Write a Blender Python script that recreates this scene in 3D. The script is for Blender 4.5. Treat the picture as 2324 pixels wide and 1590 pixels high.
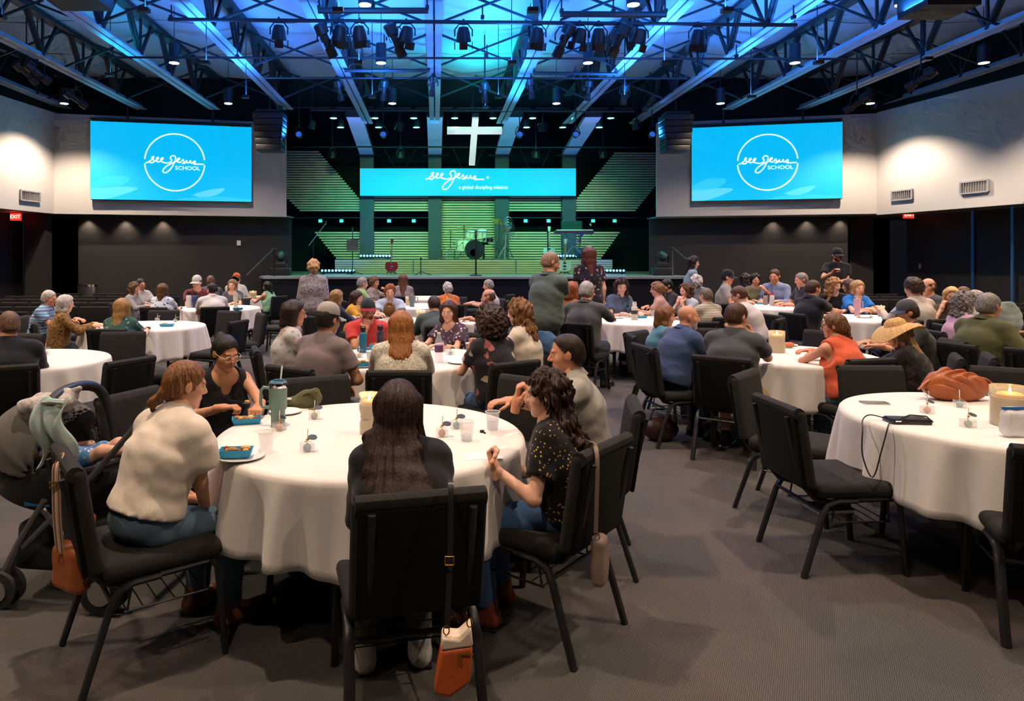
import bpy, math, random
import numpy as np
from mathutils import Vector, Matrix, Euler

for _o in list(bpy.data.objects):
    bpy.data.objects.remove(_o, do_unlink=True)
SC = bpy.context.scene
COL = SC.collection
PI = math.pi
rnd = random.Random(7)

# ------------------------------------------------------------------ camera
F, CX, CY, CH = 1580.0, 988.0, 587.0, 1.63      # focal px, principal point, eye height
W_, H_ = 2324.0, 1590.0
cam = bpy.data.cameras.new('camera')
cam.sensor_fit = 'HORIZONTAL'; cam.sensor_width = 36.0
cam.lens = F / W_ * 36.0
cam.shift_x = (W_ / 2 - CX) / W_
cam.shift_y = (CY - H_ / 2) / W_
cam.clip_start = 0.05; cam.clip_end = 200
camo = bpy.data.objects.new('camera', cam); COL.objects.link(camo)
camo.location = (0, 0, CH); camo.rotation_euler = (PI / 2, 0, 0)
SC.camera = camo
# ------------------------------------------------------------------ world, exposure
wd = bpy.data.worlds.new('world'); SC.world = wd; wd.use_nodes = True
wd.node_tree.nodes['Background'].inputs[0].default_value = (0.02, 0.025, 0.035, 1)
wd.node_tree.nodes['Background'].inputs[1].default_value = 0.2
SC.view_settings.view_transform = 'Standard'
SC.view_settings.look = 'None'
SC.view_settings.exposure = 0.15
SC.view_settings.gamma = 1.0
SC.view_settings.use_curve_mapping = False
try:
    SC.cycles.use_denoising = True
    SC.cycles.max_bounces = 4; SC.cycles.diffuse_bounces = 2; SC.cycles.glossy_bounces = 2; SC.cycles.transmission_bounces = 2
    SC.cycles.use_adaptive_sampling = True; SC.cycles.adaptive_threshold = 0.1; SC.cycles.adaptive_min_samples = 10
    SC.cycles.sample_clamp_indirect = 4.0
    SC.cycles.caustics_reflective = False; SC.cycles.caustics_refractive = False
except Exception:
    pass

def add_light(kind, loc, aim, power, col, size=0.1, cone=60, blend=0.5, sy=None):
    l = bpy.data.lights.new('light', kind)
    l.energy = power; l.color = col
    if kind == 'SPOT':
        l.spot_size = math.radians(cone); l.spot_blend = blend; l.shadow_soft_size = size
    elif kind == 'AREA':
        l.size = size
        if sy: l.shape = 'RECTANGLE'; l.size_y = sy
    else:
        l.shadow_soft_size = size
    o = bpy.data.objects.new('light', l); COL.objects.link(o)
    o.location = loc
    d = Vector(aim) - Vector(loc)
    o.rotation_euler = d.to_track_quat('-Z', 'Y').to_euler()
    return o

WARM = (1.0, 0.765, 0.575)
BLUE = (0.02, 0.21, 1.0)
TEAL = (0.0, 0.85, 0.55)
P_PEND = 500.0
# ceiling wash: blue and teal lamps added under the joists, real sources unseen
CEIL_WASH = []
for _y, _k in ((8.6, 1.0), (10.9, 1.0), (13.2, .8)):
    for _i, _x in enumerate((-3.6, -1.2, 1.2, 3.6, 6.0)):
        CEIL_WASH.append((_x, _y, 4.72, 200 * _k * (.5, 1.0, 1.1, 1.0, .6)[_i], BLUE))
CEIL_WASH += [(1.1, 15.3, 4.98, 90, (0.0, .75, .8)), (-5.9, 12.6, 4.98, 26, (0.0, .35, .75)), (8.2, 11.6, 4.98, 20, (0.02, .22, .75)), (-6.0, 9.6, 4.98, 24, (.02, .2, .8))]
for _x, _y, _z, _e, _c in CEIL_WASH:
    add_light('AREA', (_x, _y, _z + .03), (_x, _y, _z + 1), _e, _c, .35)
for _x in (-3.4, -1.3, 2.1, 3.5, 5.4):
    add_light('SPOT', (_x, 17.3, 4.75), (_x * .95, 11.5, 5.7), 110, BLUE, .1, 75, .9)  # spots added to turn the joist undersides blue

# ------------------------------------------------------------------ pixel to place
def at(px, py, Y):
    return np.array(((px - CX) / F * Y, Y, CH - (py - CY) / F * Y))
def onz(px, py, z):
    Y = (CH - z) * F / (py - CY)
    return np.array(((px - CX) / F * Y, Y, z))
TZ = 0.76          # cloth top height

# ------------------------------------------------------------------ geometry helpers
class G:
    def __init__(s): s.v = []; s.f = []
    def _a(s, vs, fs):
        n = len(s.v); s.v.extend([tuple(float(c) for c in p) for p in vs])
        s.f.extend([tuple(i + n for i in f) for f in fs]); return s
    def box(s, c, d, rz=0, M=None):
        x, y, z = d[0] / 2, d[1] / 2, d[2] / 2
        P = np.array([(-x, -y, -z), (x, -y, -z), (x, y, -z), (-x, y, -z), (-x, -y, z), (x, -y, z), (x, y, z), (-x, y, z)])
        if M is not None: P = P @ np.array(M).T
        if rz:
            a, b = math.cos(rz), math.sin(rz); P = P @ np.array([[a, b, 0], [-b, a, 0], [0, 0, 1]])
        return s._a(P + np.array(c), [(0, 3, 2, 1), (4, 5, 6, 7), (0, 1, 5, 4), (1, 2, 6, 5), (2, 3, 7, 6), (3, 0, 4, 7)])
    def bar(s, a, b, w, h=None, up=(0, 0, 1)):
        a = np.array(a, float); b = np.array(b, float); h = h or w
        d = b - a; L = np.linalg.norm(d); d /= L
        x = np.cross(d, up)
        if np.linalg.norm(x) < 1e-4: x = np.cross(d, (0, 1, 0))
        x /= np.linalg.norm(x); y = np.cross(x, d)
        P = [q + x * i * w / 2 + y * j * h / 2 for q in (a, b) for i, j in ((-1, -1), (1, -1), (1, 1), (-1, 1))]
        return s._a(P, [(0, 1, 2, 3), (7, 6, 5, 4), (0, 4, 5, 1), (1, 5, 6, 2), (2, 6, 7, 3), (3, 7, 4, 0)])
    def tube(s, path, r, n=8, cap=True, flat=1.0):
        path = [np.array(p, float) for p in path]
        rr = r if hasattr(r, '__len__') else [r] * len(path)
        rings = []; pu = None
        for i, p in enumerate(path):
            d = path[min(i + 1, len(path) - 1)] - path[max(i - 1, 0)]
            d = d / (np.linalg.norm(d) + 1e-9)
            if pu is None:
                u = np.cross(d, (0, 0, 1)) if abs(d[2]) < 0.95 else np.cross(d, (0, 1, 0))
            else:
                u = pu - d * np.dot(pu, d)
            u = u / (np.linalg.norm(u) + 1e-9); pu = u; w = np.cross(d, u)
            rings.append([p + (u * math.cos(2 * PI * k / n) + w * math.sin(2 * PI * k / n) * flat) * rr[i] for k in range(n)])
        vs = [q for R in rings for q in R]; fs = []
        for i in range(len(path) - 1):
            for k in range(n):
                fs.append((i * n + k, i * n + (k + 1) % n, (i + 1) * n + (k + 1) % n, (i + 1) * n + k))
        if cap:
            fs.append(tuple(range(n - 1, -1, -1))); m = (len(path) - 1) * n; fs.append(tuple(m + k for k in range(n)))
        return s._a(vs, fs)
    def cyl(s, a, b, r, r2=None, n=12): return s.tube([a, b], [r, r if r2 is None else r2], n)
    def lathe(s, prof, c=(0, 0, 0), n=20, close=False):
        vs = []; fs = []
        for (r, z) in prof:
            for k in range(n):
                a = 2 * PI * k / n; vs.append((c[0] + r * math.cos(a), c[1] + r * math.sin(a), c[2] + z))
        m = len(prof)
        for i in range(m - 1 if not close else m):
            j = (i + 1) % m
            for k in range(n): fs.append((i * n + k, i * n + (k + 1) % n, j * n + (k + 1) % n, j * n + k))
        if not close:
            if prof[0][0] > 1e-5: fs.append(tuple(range(n - 1, -1, -1)))
            if prof[-1][0] > 1e-5: fs.append(tuple((m - 1) * n + k for k in range(n)))
        return s._a(vs, fs)
    def ball(s, c, r, n=12):
        rr = r if hasattr(r, '__len__') else (r, r, r)
        vs = []; fs = []; m = max(4, n // 2)
        for i in range(m + 1):
            t = PI * i / m
            for k in range(n):
                a = 2 * PI * k / n
                vs.append((c[0] + rr[0] * math.sin(t) * math.cos(a), c[1] + rr[1] * math.sin(t) * math.sin(a), c[2] - rr[2] * math.cos(t)))
        for i in range(m):
            for k in range(n): fs.append((i * n + k, i * n + (k + 1) % n, (i + 1) * n + (k + 1) % n, (i + 1) * n + k))
        return s._a(vs, fs)
    def prism(s, poly, y0, y1, axis='y'):
        # poly: points in the plane across the axis
        n = len(poly)
        def P(q, t):
            if axis == 'y': return (q[0], t, q[1])
            if axis == 'z': return (q[0], q[1], t)
            return (t, q[0], q[1])
        vs = [P(q, y0) for q in poly] + [P(q, y1) for q in poly]
        fs = [tuple(range(n)), tuple(range(2 * n - 1, n - 1, -1))] + [(i, i + n, (i + 1) % n + n, (i + 1) % n) for i in range(n)]
        return s._a(vs, fs)
    def rbox(s, c, d, r, seg=3, p=4.0, n=10):
        # soft cushion: superellipsoid-like rounded box
        a, b, h = d[0] / 2, d[1] / 2, d[2] / 2
        ks = []
        rr = min(r, a, b, h)
        def ax(L):
            q = [-L + rr * (1 - math.cos(t * PI / 2 / seg)) for t in range(seg + 1)]
            return q + [-x for x in reversed(q)]
        # build from 6 faces via projected grid
        def proj(x, y, z):
            cx = max(-a + rr, min(a - rr, x)); cy = max(-b + rr, min(b - rr, y)); cz = max(-h + rr, min(h - rr, z))
            v = np.array((x - cx, y - cy, z - cz)); L = np.linalg.norm(v)
            return np.array((cx, cy, cz)) + (v / L * rr if L > 1e-9 else v) + np.array(c)
        X, Y, Z = ax(a), ax(b), ax(h); vid = {}; vs = []; fs = []
        def V(x, y, z):
            k = (round(x, 5), round(y, 5), round(z, 5))
            if k not in vid: vid[k] = len(vs); vs.append(proj(x, y, z))
            return vid[k]
        for (A, B, fn, flip) in ((X, Y, lambda u, w: (u, w, h), 0), (X, Y, lambda u, w: (u, w, -h), 1), (X, Z, lambda u, w: (u, -b, w), 0),
                           (X, Z, lambda u, w: (u, b, w), 1), (Y, Z, lambda u, w: (a, u, w), 0), (Y, Z, lambda u, w: (-a, u, w), 1)):
            for i in range(len(A) - 1):
                for j in range(len(B) - 1):
                    q = [V(*fn(A[i], B[j])), V(*fn(A[i + 1], B[j])), V(*fn(A[i + 1], B[j + 1])), V(*fn(A[i], B[j + 1]))]
                    if flip: q.reverse()
                    fs.append(tuple(q))
        return s._a(vs, fs)
    def xf(s, fn):
        s.v = [tuple(fn(np.array(p))) for p in s.v]; return s
    def mesh(s, name, smooth=True, ang=0.7):
        me = bpy.data.meshes.new(name); me.from_pydata(s.v, [], s.f)
        finish(me, smooth, ang); return me

def finish(me, smooth=True, ang=0.7):
    me.validate(verbose=False)
    if smooth:
        me.polygons.foreach_set('use_smooth', [True] * len(me.polygons))
        if ang: me.set_sharp_from_angle(angle=ang)
    me.update()

def link(name, data, mat=None, parent=None):
    o = bpy.data.objects.new(name, data); COL.objects.link(o)
    if mat is not None and data is not None:
        data.materials.clear(); data.materials.append(mat)
    if parent is not None: o.parent = parent
    return o
def mk(name, g, mat, parent=None, smooth=True, ang=0.7):
    return link(name, g.mesh(name, smooth, ang), mat, parent)
def tag(o, label=None, cat=None, group=None, kind=None):
    if label: o['label'] = label
    if cat: o['category'] = cat
    if group: o['group'] = group
    if kind: o['kind'] = kind
    return o
def thing(name, label, cat, loc=(0, 0, 0), rz=0, group=None):
    o = bpy.data.objects.new(name, None); COL.objects.link(o)
    o.empty_display_size = 0.1
    o.location = [float(c) for c in loc]; o.rotation_euler = (0, 0, rz)
    return tag(o, label, cat, group)
def struct(name, g, mat, parent=None, smooth=False):
    o = mk(name, g, mat, parent, smooth)
    if parent is None: o['kind'] = 'structure'
    return o
def copy_tree(o, parent=None):
    c = o.copy(); COL.objects.link(c)
    if parent is not None: c.parent = parent
    for ch in list(o.children): copy_tree(ch, c)
    return c
ORD = ['first', 'second', 'third', 'fourth', 'fifth', 'sixth', 'seventh', 'eighth', 'ninth', 'tenth', 'eleventh', 'twelfth', 'thirteenth', 'fourteenth', 'fifteenth']

# ------------------------------------------------------------------ materials
MC = {}
def hexc(h):
    h = h.lstrip('#'); c = [int(h[i:i + 2], 16) / 255 for i in (0, 2, 4)]
    return tuple(x / 12.92 if x <= 0.04045 else ((x + 0.055) / 1.055) ** 2.4 for x in c)
def C4(c):
    if isinstance(c, str): c = hexc(c)
    return (c[0], c[1], c[2], 1.0)
def mat(name, col=(0.5, 0.5, 0.5), rough=0.6, metal=0.0, spec=0.5, emit=None, es=0.0, bump=0.0, bs=80.0, var=0.0, vs=6.0, trans=0.0, ior=1.45, sheen=0.0, alpha=1.0):
    if name in MC: return MC[name]
    m = bpy.data.materials.new(name); m.use_nodes = True
    nt = m.node_tree; b = nt.nodes['Principled BSDF']
    b.inputs['Base Color'].default_value = C4(col)
    b.inputs['Roughness'].default_value = rough; b.inputs['Metallic'].default_value = metal
    b.inputs['Specular IOR Level'].default_value = spec
    b.inputs['Transmission Weight'].default_value = trans; b.inputs['IOR'].default_value = ior
    b.inputs['Sheen Weight'].default_value = sheen; b.inputs['Alpha'].default_value = alpha
    if emit is not None:
        b.inputs['Emission Color'].default_value = C4(emit); b.inputs['Emission Strength'].default_value = es
    if bump or var:
        tc = nt.nodes.new('ShaderNodeTexCoord')
    if bump:
        n = nt.nodes.new('ShaderNodeTexNoise'); n.inputs['Scale'].default_value = bs; n.inputs['Detail'].default_value = 3
        bp = nt.nodes.new('ShaderNodeBump'); bp.inputs['Strength'].default_value = bump; bp.inputs['Distance'].default_value = 0.01
        nt.links.new(tc.outputs['Object'], n.inputs['Vector']); nt.links.new(n.outputs['Fac'], bp.inputs['Height']); nt.links.new(bp.outputs['Normal'], b.inputs['Normal'])
    if var:
        n = nt.nodes.new('ShaderNodeTexNoise'); n.inputs['Scale'].default_value = vs; n.inputs['Detail'].default_value = 4
        mx = nt.nodes.new('ShaderNodeMixRGB'); c = C4(col)
        mx.inputs[1].default_value = tuple(max(0, x * (1 - var)) for x in c[:3]) + (1,); mx.inputs[2].default_value = tuple(min(1, x * (1 + var)) for x in c[:3]) + (1,)
        nt.links.new(tc.outputs['Object'], n.inputs['Vector']); nt.links.new(n.outputs['Fac'], mx.inputs[0]); nt.links.new(mx.outputs[0], b.inputs['Base Color'])
    MC[name] = m
    return m
def ramp(nt, stops, const=False):
    r = nt.nodes.new('ShaderNodeValToRGB'); el = r.color_ramp.elements
    if const: r.color_ramp.interpolation = 'CONSTANT'
    while len(el) > 1: el.remove(el[-1])
    el[0].position = stops[0][0]; el[0].color = C4(stops[0][1])
    for p, c in stops[1:]:
        e = el.new(p); e.color = C4(c)
    return r
def fabric(name, kind, cols, scale=1.0, rough=0.85):
    """cloth with a printed or woven pattern"""
    if name in MC: return MC[name]
    m = mat(name, cols[0], rough, 0, 0.2, bump=0.25, bs=420)
    nt = m.node_tree; b = nt.nodes['Principled BSDF']; b.inputs['Sheen Weight'].default_value = 0.15
    tc = nt.nodes.new('ShaderNodeTexCoord'); L = nt.links.new
    if kind == 'plain':
        n = nt.nodes.new('ShaderNodeTexNoise'); n.inputs['Scale'].default_value = 9 * scale; n.inputs['Detail'].default_value = 4
        c = C4(cols[0]); r = ramp(nt, [(0.25, tuple(x * 0.82 for x in c[:3])), (0.75, tuple(min(1, x * 1.14) for x in c[:3]))])
        L(tc.outputs['Object'], n.inputs['Vector']); L(n.outputs['Fac'], r.inputs[0]); L(r.outputs[0], b.inputs['Base Color'])
    elif kind == 'stripe':
        w = nt.nodes.new('ShaderNodeTexWave'); w.bands_direction = 'Z'; w.inputs['Scale'].default_value = 5 * scale; w.inputs['Distortion'].default_value = 0.4
        k = len(cols); r = ramp(nt, [(i / k, c) for i, c in enumerate(cols)], True)
        L(tc.outputs['Object'], w.inputs['Vector']); L(w.outputs['Fac'], r.inputs[0]); L(r.outputs[0], b.inputs['Base Color'])
    elif kind == 'floral':
        v = nt.nodes.new('ShaderNodeTexVoronoi'); v.inputs['Scale'].default_value = 14 * scale; v.inputs['Randomness'].default_value = 1
        n = nt.nodes.new('ShaderNodeTexNoise'); n.inputs['Scale'].default_value = 30 * scale; n.inputs['Detail'].default_value = 3
        ad = nt.nodes.new('ShaderNodeMath'); ad.operation = 'MULTIPLY_ADD'; ad.inputs[1].default_value = 0.7
        L(tc.outputs['Object'], v.inputs['Vector']); L(tc.outputs['Object'], n.inputs['Vector'])
        L(n.outputs['Fac'], ad.inputs[0]); L(v.outputs['Distance'], ad.inputs[2])
        mask = ramp(nt, [(0.0, (1, 1, 1)), (0.63, (1, 1, 1)), (0.68, (0, 0, 0))])
        L(ad.outputs[0], mask.inputs[0])
        sp = nt.nodes.new('ShaderNodeSeparateColor'); L(v.outputs['Color'], sp.inputs[0])
        k = len(cols) - 1; pal = ramp(nt, [(i / k, c) for i, c in enumerate(cols[1:])], True); L(sp.outputs[0], pal.inputs[0])
        mx = nt.nodes.new('ShaderNodeMixRGB'); mx.inputs[1].default_value = C4(cols[0])
        L(mask.outputs[0], mx.inputs[0]); L(pal.outputs[0], mx.inputs[2]); L(mx.outputs[0], b.inputs['Base Color'])
    elif kind == 'mottle':
        n = nt.nodes.new('ShaderNodeTexNoise'); n.inputs['Scale'].default_value = 26 * scale; n.inputs['Detail'].default_value = 6; n.inputs['Roughness'].default_value = 0.75
        k = len(cols); r = ramp(nt, [(0.36 + 0.28 * i / max(1, k - 1), c) for i, c in enumerate(cols)])
        L(tc.outputs['Object'], n.inputs['Vector']); L(n.outputs['Fac'], r.inputs[0]); L(r.outputs[0], b.inputs['Base Color'])
    elif kind == 'dots':
        v = nt.nodes.new('ShaderNodeTexVoronoi'); v.inputs['Scale'].default_value = 48 * scale
        r = ramp(nt, [(0.0, cols[1]), (0.24, cols[1]), (0.27, cols[0])], False)
        L(tc.outputs['Object'], v.inputs['Vector']); L(v.outputs['Distance'], r.inputs[0])
        n = nt.nodes.new('ShaderNodeTexNoise'); n.inputs['Scale'].default_value = 8
        r2 = ramp(nt, [(0.46, (0, 0, 0)), (0.54, (1, 1, 1))]); L(tc.outputs['Object'], n.inputs['Vector']); L(n.outputs['Fac'], r2.inputs[0])
        mx = nt.nodes.new('ShaderNodeMixRGB'); mx.inputs[1].default_value = C4(cols[0])
        L(r2.outputs[0], mx.inputs[0]); L(r.outputs[0], mx.inputs[2]); L(mx.outputs[0], b.inputs['Base Color'])
    return m
M_WHITEWALL = mat('painted_white_wall', (0.52, 0.51, 0.495), 0.8, spec=0.2, bump=0.03, bs=90)
M_BLACKWALL = mat('painted_black_wall', (0.032, 0.030, 0.028), 0.62, spec=0.3, bump=0.03, bs=60)
M_BLACKCEIL = mat('black_paint', (0.006, 0.006, 0.007), 0.7, spec=0.2)
M_STEEL_DK = mat('dark_painted_steel', (0.018, 0.018, 0.02), 0.5, spec=0.4)
M_JOIST = mat('grey_painted_joist_steel', (0.24, 0.26, 0.30), 0.45, spec=0.5, var=0.12, vs=3)
M_DECK = mat('foil_faced_insulation', (0.33, 0.34, 0.36), 0.5, spec=0.5, bump=0.5, bs=1.6, var=0.18, vs=0.7)
M_METAL = mat('brushed_metal', (0.55, 0.55, 0.56), 0.3, 1.0)
M_CHROME = mat('chrome', (0.75, 0.75, 0.76), 0.12, 1.0)
M_BLKPLASTIC = mat('black_plastic', (0.015, 0.015, 0.017), 0.45)
M_WOOD = mat('pale_wood_slats', (0.62, 0.46, 0.24), 0.55, var=0.22, vs=2.2, bump=0.1, bs=30)
M_WHITEPL = mat('white_plastic', (0.8, 0.79, 0.76), 0.4)
M_GLASS = mat('clear_plastic', (.9, .92, .93), 0.05, alpha=.2)
M_WATER = mat('water', (.75, .85, .92), .03, alpha=.3)
M_LAMP = mat('lamp_glow', (1, 0.9, 0.75), 0.5, emit=(1, 0.86, 0.66), es=14)
# ================================================================== the room
def wall(name, pts, z0, z1, m, t=0.12, out=1):
    g = G()
    for (a, b) in zip(pts[:-1], pts[1:]):
        a = np.array(a, float); b = np.array(b, float); d = (b - a) / np.linalg.norm(b - a); n = np.array((-d[1], d[0])) * out * t
        g.prism([tuple(a), tuple(b), tuple(b + n), tuple(a + n)], z0, z1, 'z')
    return struct(name, g, m)
# carpet
m = mat('charcoal_carpet', (0.075, 0.068, 0.062), 0.95, spec=0.1)
nt = m.node_tree; b = nt.nodes['Principled BSDF']; tc = nt.nodes.new('ShaderNodeTexCoord'); L = nt.links.new
mp = nt.nodes.new('ShaderNodeMapping'); mp.inputs['Rotation'].default_value = (0, 0, 0.5)
L(tc.outputs['Object'], mp.inputs['Vector'])
w1 = nt.nodes.new('ShaderNodeTexWave'); w1.inputs['Scale'].default_value = 42; w1.inputs['Distortion'].default_value = 2.5; w1.inputs['Detail'].default_value = 3; w1.inputs['Detail Scale'].default_value = 2
n1 = nt.nodes.new('ShaderNodeTexNoise'); n1.inputs['Scale'].default_value = 260; n1.inputs['Detail'].default_value = 2
n2 = nt.nodes.new('ShaderNodeTexNoise'); n2.inputs['Scale'].default_value = 1.3; n2.inputs['Detail'].default_value = 5
L(mp.outputs[0], w1.inputs['Vector']); L(tc.outputs['Object'], n1.inputs['Vector']); L(tc.outputs['Object'], n2.inputs['Vector'])
ma = nt.nodes.new('ShaderNodeMath'); ma.operation = 'MULTIPLY_ADD'; ma.inputs[1].default_value = 0.45; L(w1.outputs['Fac'], ma.inputs[0]); L(n1.outputs['Fac'], ma.inputs[2])
r1 = ramp(nt, [(0.35, (0.036, 0.036, 0.036)), (1.05, (0.128, 0.121, 0.115))]); L(ma.outputs[0], r1.inputs[0])
r2 = ramp(nt, [(0.35, (0.80, 0.86, 0.84)), (0.65, (1.1, 0.98, 0.94))]); L(n2.outputs['Fac'], r2.inputs[0])
mx = nt.nodes.new('ShaderNodeMixRGB'); mx.blend_type = 'MULTIPLY'; mx.inputs[0].default_value = 1; L(r1.outputs[0], mx.inputs[1]); L(r2.outputs[0], mx.inputs[2]); L(mx.outputs[0], b.inputs['Base Color'])
bp = nt.nodes.new('ShaderNodeBump'); bp.inputs['Strength'].default_value = 0.5; bp.inputs['Distance'].default_value = 0.006; L(ma.outputs[0], bp.inputs['Height']); L(bp.outputs[0], b.inputs['Normal'])
g = G(); g.box((1.2, 9, -0.05), (27, 32, 0.1)); struct('floor', g, m)
# roof deck: long foil-faced insulation batts between joists, slightly bellied
ZJ = 5.36; ZD = 6.22; JX0, JS = -0.02, 1.83
g = G(); g.box((1.2, 8.5, ZD + 0.22), (27, 33, 0.1)); CE = struct('ceiling', g, M_BLACKCEIL)
for k in range(-6, 8):
    for j in range(11):
        y0 = -5.5 + j * 2.1; y1 = y0 + 2.07; x0 = JX0 + k * JS; gg = G(); n = 6; vs = []
        for a in range(n + 1):
            for bq in range(n + 1):
                u, v = a / n, bq / n
                vs.append((x0 + 0.02 + (JS - 0.04) * u, y0 + (y1 - y0) * v, ZD - 0.10 * math.sin(PI * u) * (0.5 + 0.5 * math.sin(PI * v)) + 0.02 * math.sin(9 * u + k) * math.cos(7 * v + j)))
        fs = [(a * (n + 1) + bq, a * (n + 1) + bq + 1, (a + 1) * (n + 1) + bq + 1, (a + 1) * (n + 1) + bq) for a in range(n) for bq in range(n)]
        gg._a(vs, fs); mk('insulation_panel', gg, M_DECK, CE, True, None)
# joists
jn = 0
for k in range(-5, 7):
    x = JX0 + k * JS
    yend = 17.4 if abs(x - 0.95) > 4.6 else 19.2
    y0 = -5.4
    lab = 'open web steel roof joist running to the stage, %s from the left' % ORD[k + 5]
    J = thing('roof_joist', lab, 'joist', (x, 0, 0), 0, 'steel roof joists')
    for sx in (-1, 1):
        g = G(); g.box((sx * 0.075, (y0 + yend) / 2, ZJ), (0.115, yend - y0, 0.016)); g.box((sx * 0.022, (y0 + yend) / 2, ZJ + 0.055), (0.014, yend - y0, 0.11)); mk('bottom_chord', g, M_JOIST, J, False)
    g = G(); g.box((0, (y0 + yend) / 2, ZD - 0.06), (0.2, yend - y0, 0.09)); mk('top_chord', g, M_STEEL_DK, J, False)
    n = int((yend - y0) / 1.5)
    for i in range(n):
        ya = y0 + 0.4 + i * 1.5
        g = G(); g.bar((-0.03, ya, ZJ + .05), (-0.03, ya - 0.5, ZD - 0.1), 0.045); g.bar((0.03, ya, ZJ + .05), (0.03, ya - 0.5, ZD - 0.1), 0.045); mk('web_member', g, M_STEEL_DK, J, False)
        g = G(); g.bar((0, ya, ZJ + .05), (0, ya + 0.5, ZD - 0.1), 0.05); mk('web_member', g, M_STEEL_DK, J, False)
        g = G(); g.bar((0, ya, ZJ + .05), (0, ya + 0.02, ZD - 0.1), 0.04); mk('web_member', g, M_STEEL_DK, J, False)
# cross bridging between joists
rows = [(8.9, 'over the near tables'), (11.2, 'behind the front light pipe'), (13.7, 'half way to the stage'), (16.4, 'in front of the stage')]
for yb, wh in rows:
    B = thing('cross_bridging', 'row of thin crossed steel braces between joists %s' % wh, 'bracing', (0, yb, 0), 0, 'joist cross bracing')
    for k in range(-5, 6):
        x = JX0 + k * JS; g = G(); g.bar((x, 0, ZJ + .03), (x + JS, 0, ZD - .12), 0.035); g.bar((x, 0.04, ZD - .12), (x + JS, 0.04, ZJ + .03), 0.035); mk('brace', g, M_STEEL_DK, B, False)
# walls
LW = [(-9.31, 17.0), (-9.5, 15.2), (-10.5, 4), (-10.5, -6)]
RW = [(10.78, 17.0), (11.4, 13.5), (12.9, 4), (12.9, -6)]
FL = [(-9.31, 17.0), (-3.89, 18.2)]; FR = [(5.78, 18.2), (10.78, 17.0)]
wall('wall_left', LW, 2.73, 5.2, M_WHITEWALL, 0.14, -1)
wall('wall_right', RW, 2.70, 5.2, M_WHITEWALL, 0.14, 1)
wall('wall_left_of_stage', FL, 2.73, 5.18, M_WHITEWALL, 0.14)
wall('wall_right_of_stage', FR, 2.73, 5.18, M_WHITEWALL, 0.14)
def off(pts, dx, dy): return [(a + dx, b_ + dy) for a, b_ in pts]
wall('wall_upper_left', off(LW, -.02, .02), 5.2, 6.4, M_BLACKCEIL, 0.14, -1)
wall('wall_upper_right', off(RW, .02, .02), 5.2, 6.4, M_BLACKCEIL, 0.14, 1)
wall('wall_upper_left_of_stage', off(FL, 0, .25), 5.18, 6.4, M_BLACKCEIL)
wall('wall_upper_right_of_stage', off(FR, 0, .25), 5.18, 6.4, M_BLACKCEIL)
# lower black walls set back under the white ones, and soffits
wall('wall_lower_left', off(LW, -1.0, 0.4), 0, 2.75, M_BLACKWALL, 0.14, -1)
wall('wall_lower_right', off(RW, 1.0, 0.4), 0, 2.72, M_BLACKWALL, 0.14, 1)
wall('wall_lower_left_of_stage', [(-9.0, 17.55), (-3.85, 18.68)], 0, 2.75, M_BLACKWALL, 0.14)
wall('wall_lower_right_of_stage', [(5.74, 18.68), (10.4, 17.55)], 0, 2.75, M_BLACKWALL, 0.14)
wall('wall_recess_left', [(-11.4, 19.3), (-9.0, 19.0), (-9.0, 17.6)], 0, 2.75, M_BLACKCEIL, 0.1)
wall('wall_recess_right', [(10.4, 17.6), (10.4, 19.0), (12.6, 19.3)], 0, 2.75, M_BLACKCEIL, 0.1)
m_soff = mat('soffit_paint', (0.16, 0.155, 0.15), 0.8)
g = G(); g.prism([(-9.31, 17.02), (-3.89, 18.22), (-3.85, 18.9), (-9.2, 19.4), (-11.6, 19.4), (-11.6, -6), (-10.5, -6), (-10.5, 4), (-9.5, 15.2)], 2.735, 2.76, 'z'); struct('ceiling_soffit_left', g, m_soff)
g = G(); g.prism([(10.78, 17.02), (5.78, 18.22), (5.74, 18.9), (10.6, 19.4), (14.0, 19.4), (14.0, -6), (12.9, -6), (12.9, 4), (11.4, 13.5)], 2.705, 2.73, 'z'); struct('ceiling_soffit_right', g, m_soff)
g = G(); g.box((1.2, -6.1, 3.2), (27, 0.2, 6.4)); struct('wall_back', g, M_BLACKWALL)
# stage house
g = G(); g.box((0.95, 24.0, 3.2), (14, 0.12, 6.6)); struct('wall_stage_back', g, M_BLACKCEIL)
g = G(); g.box((-5.5, 21.4, 3.2), (0.12, 5.2, 6.4)); struct('wall_stage_left', g, M_BLACKCEIL)
g = G(); g.box((7.4, 21.4, 3.2), (0.12, 5.2, 6.4)); struct('wall_stage_right', g, M_BLACKCEIL)
m_st = mat('dark_stage_floor', (0.22, 0.23, 0.24), 0.28, spec=0.5, bump=0.03, bs=20)
ZS = 1.2
g = G(); g.prism([(-4.1, 16.6), (6.1, 16.6), (6.4, 17.4), (6.4, 18.9), (7.3, 19.0), (7.3, 24), (-5.4, 24), (-5.4, 19.0), (-4.4, 18.9), (-4.4, 17.4)], ZS - 0.05, ZS, 'z'); struct('floor_stage', g, m_st)
g = G(); g.prism([(-4.06, 16.64), (6.06, 16.64), (6.36, 17.42), (6.36, 18.9), (7.26, 19.0), (7.26, 24), (-5.36, 24), (-5.36, 19.0), (-4.36, 18.9), (-4.36, 17.42)], 0, ZS - 0.05, 'z'); struct('wall_stage_front', g, M_BLACKCEIL)
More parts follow.
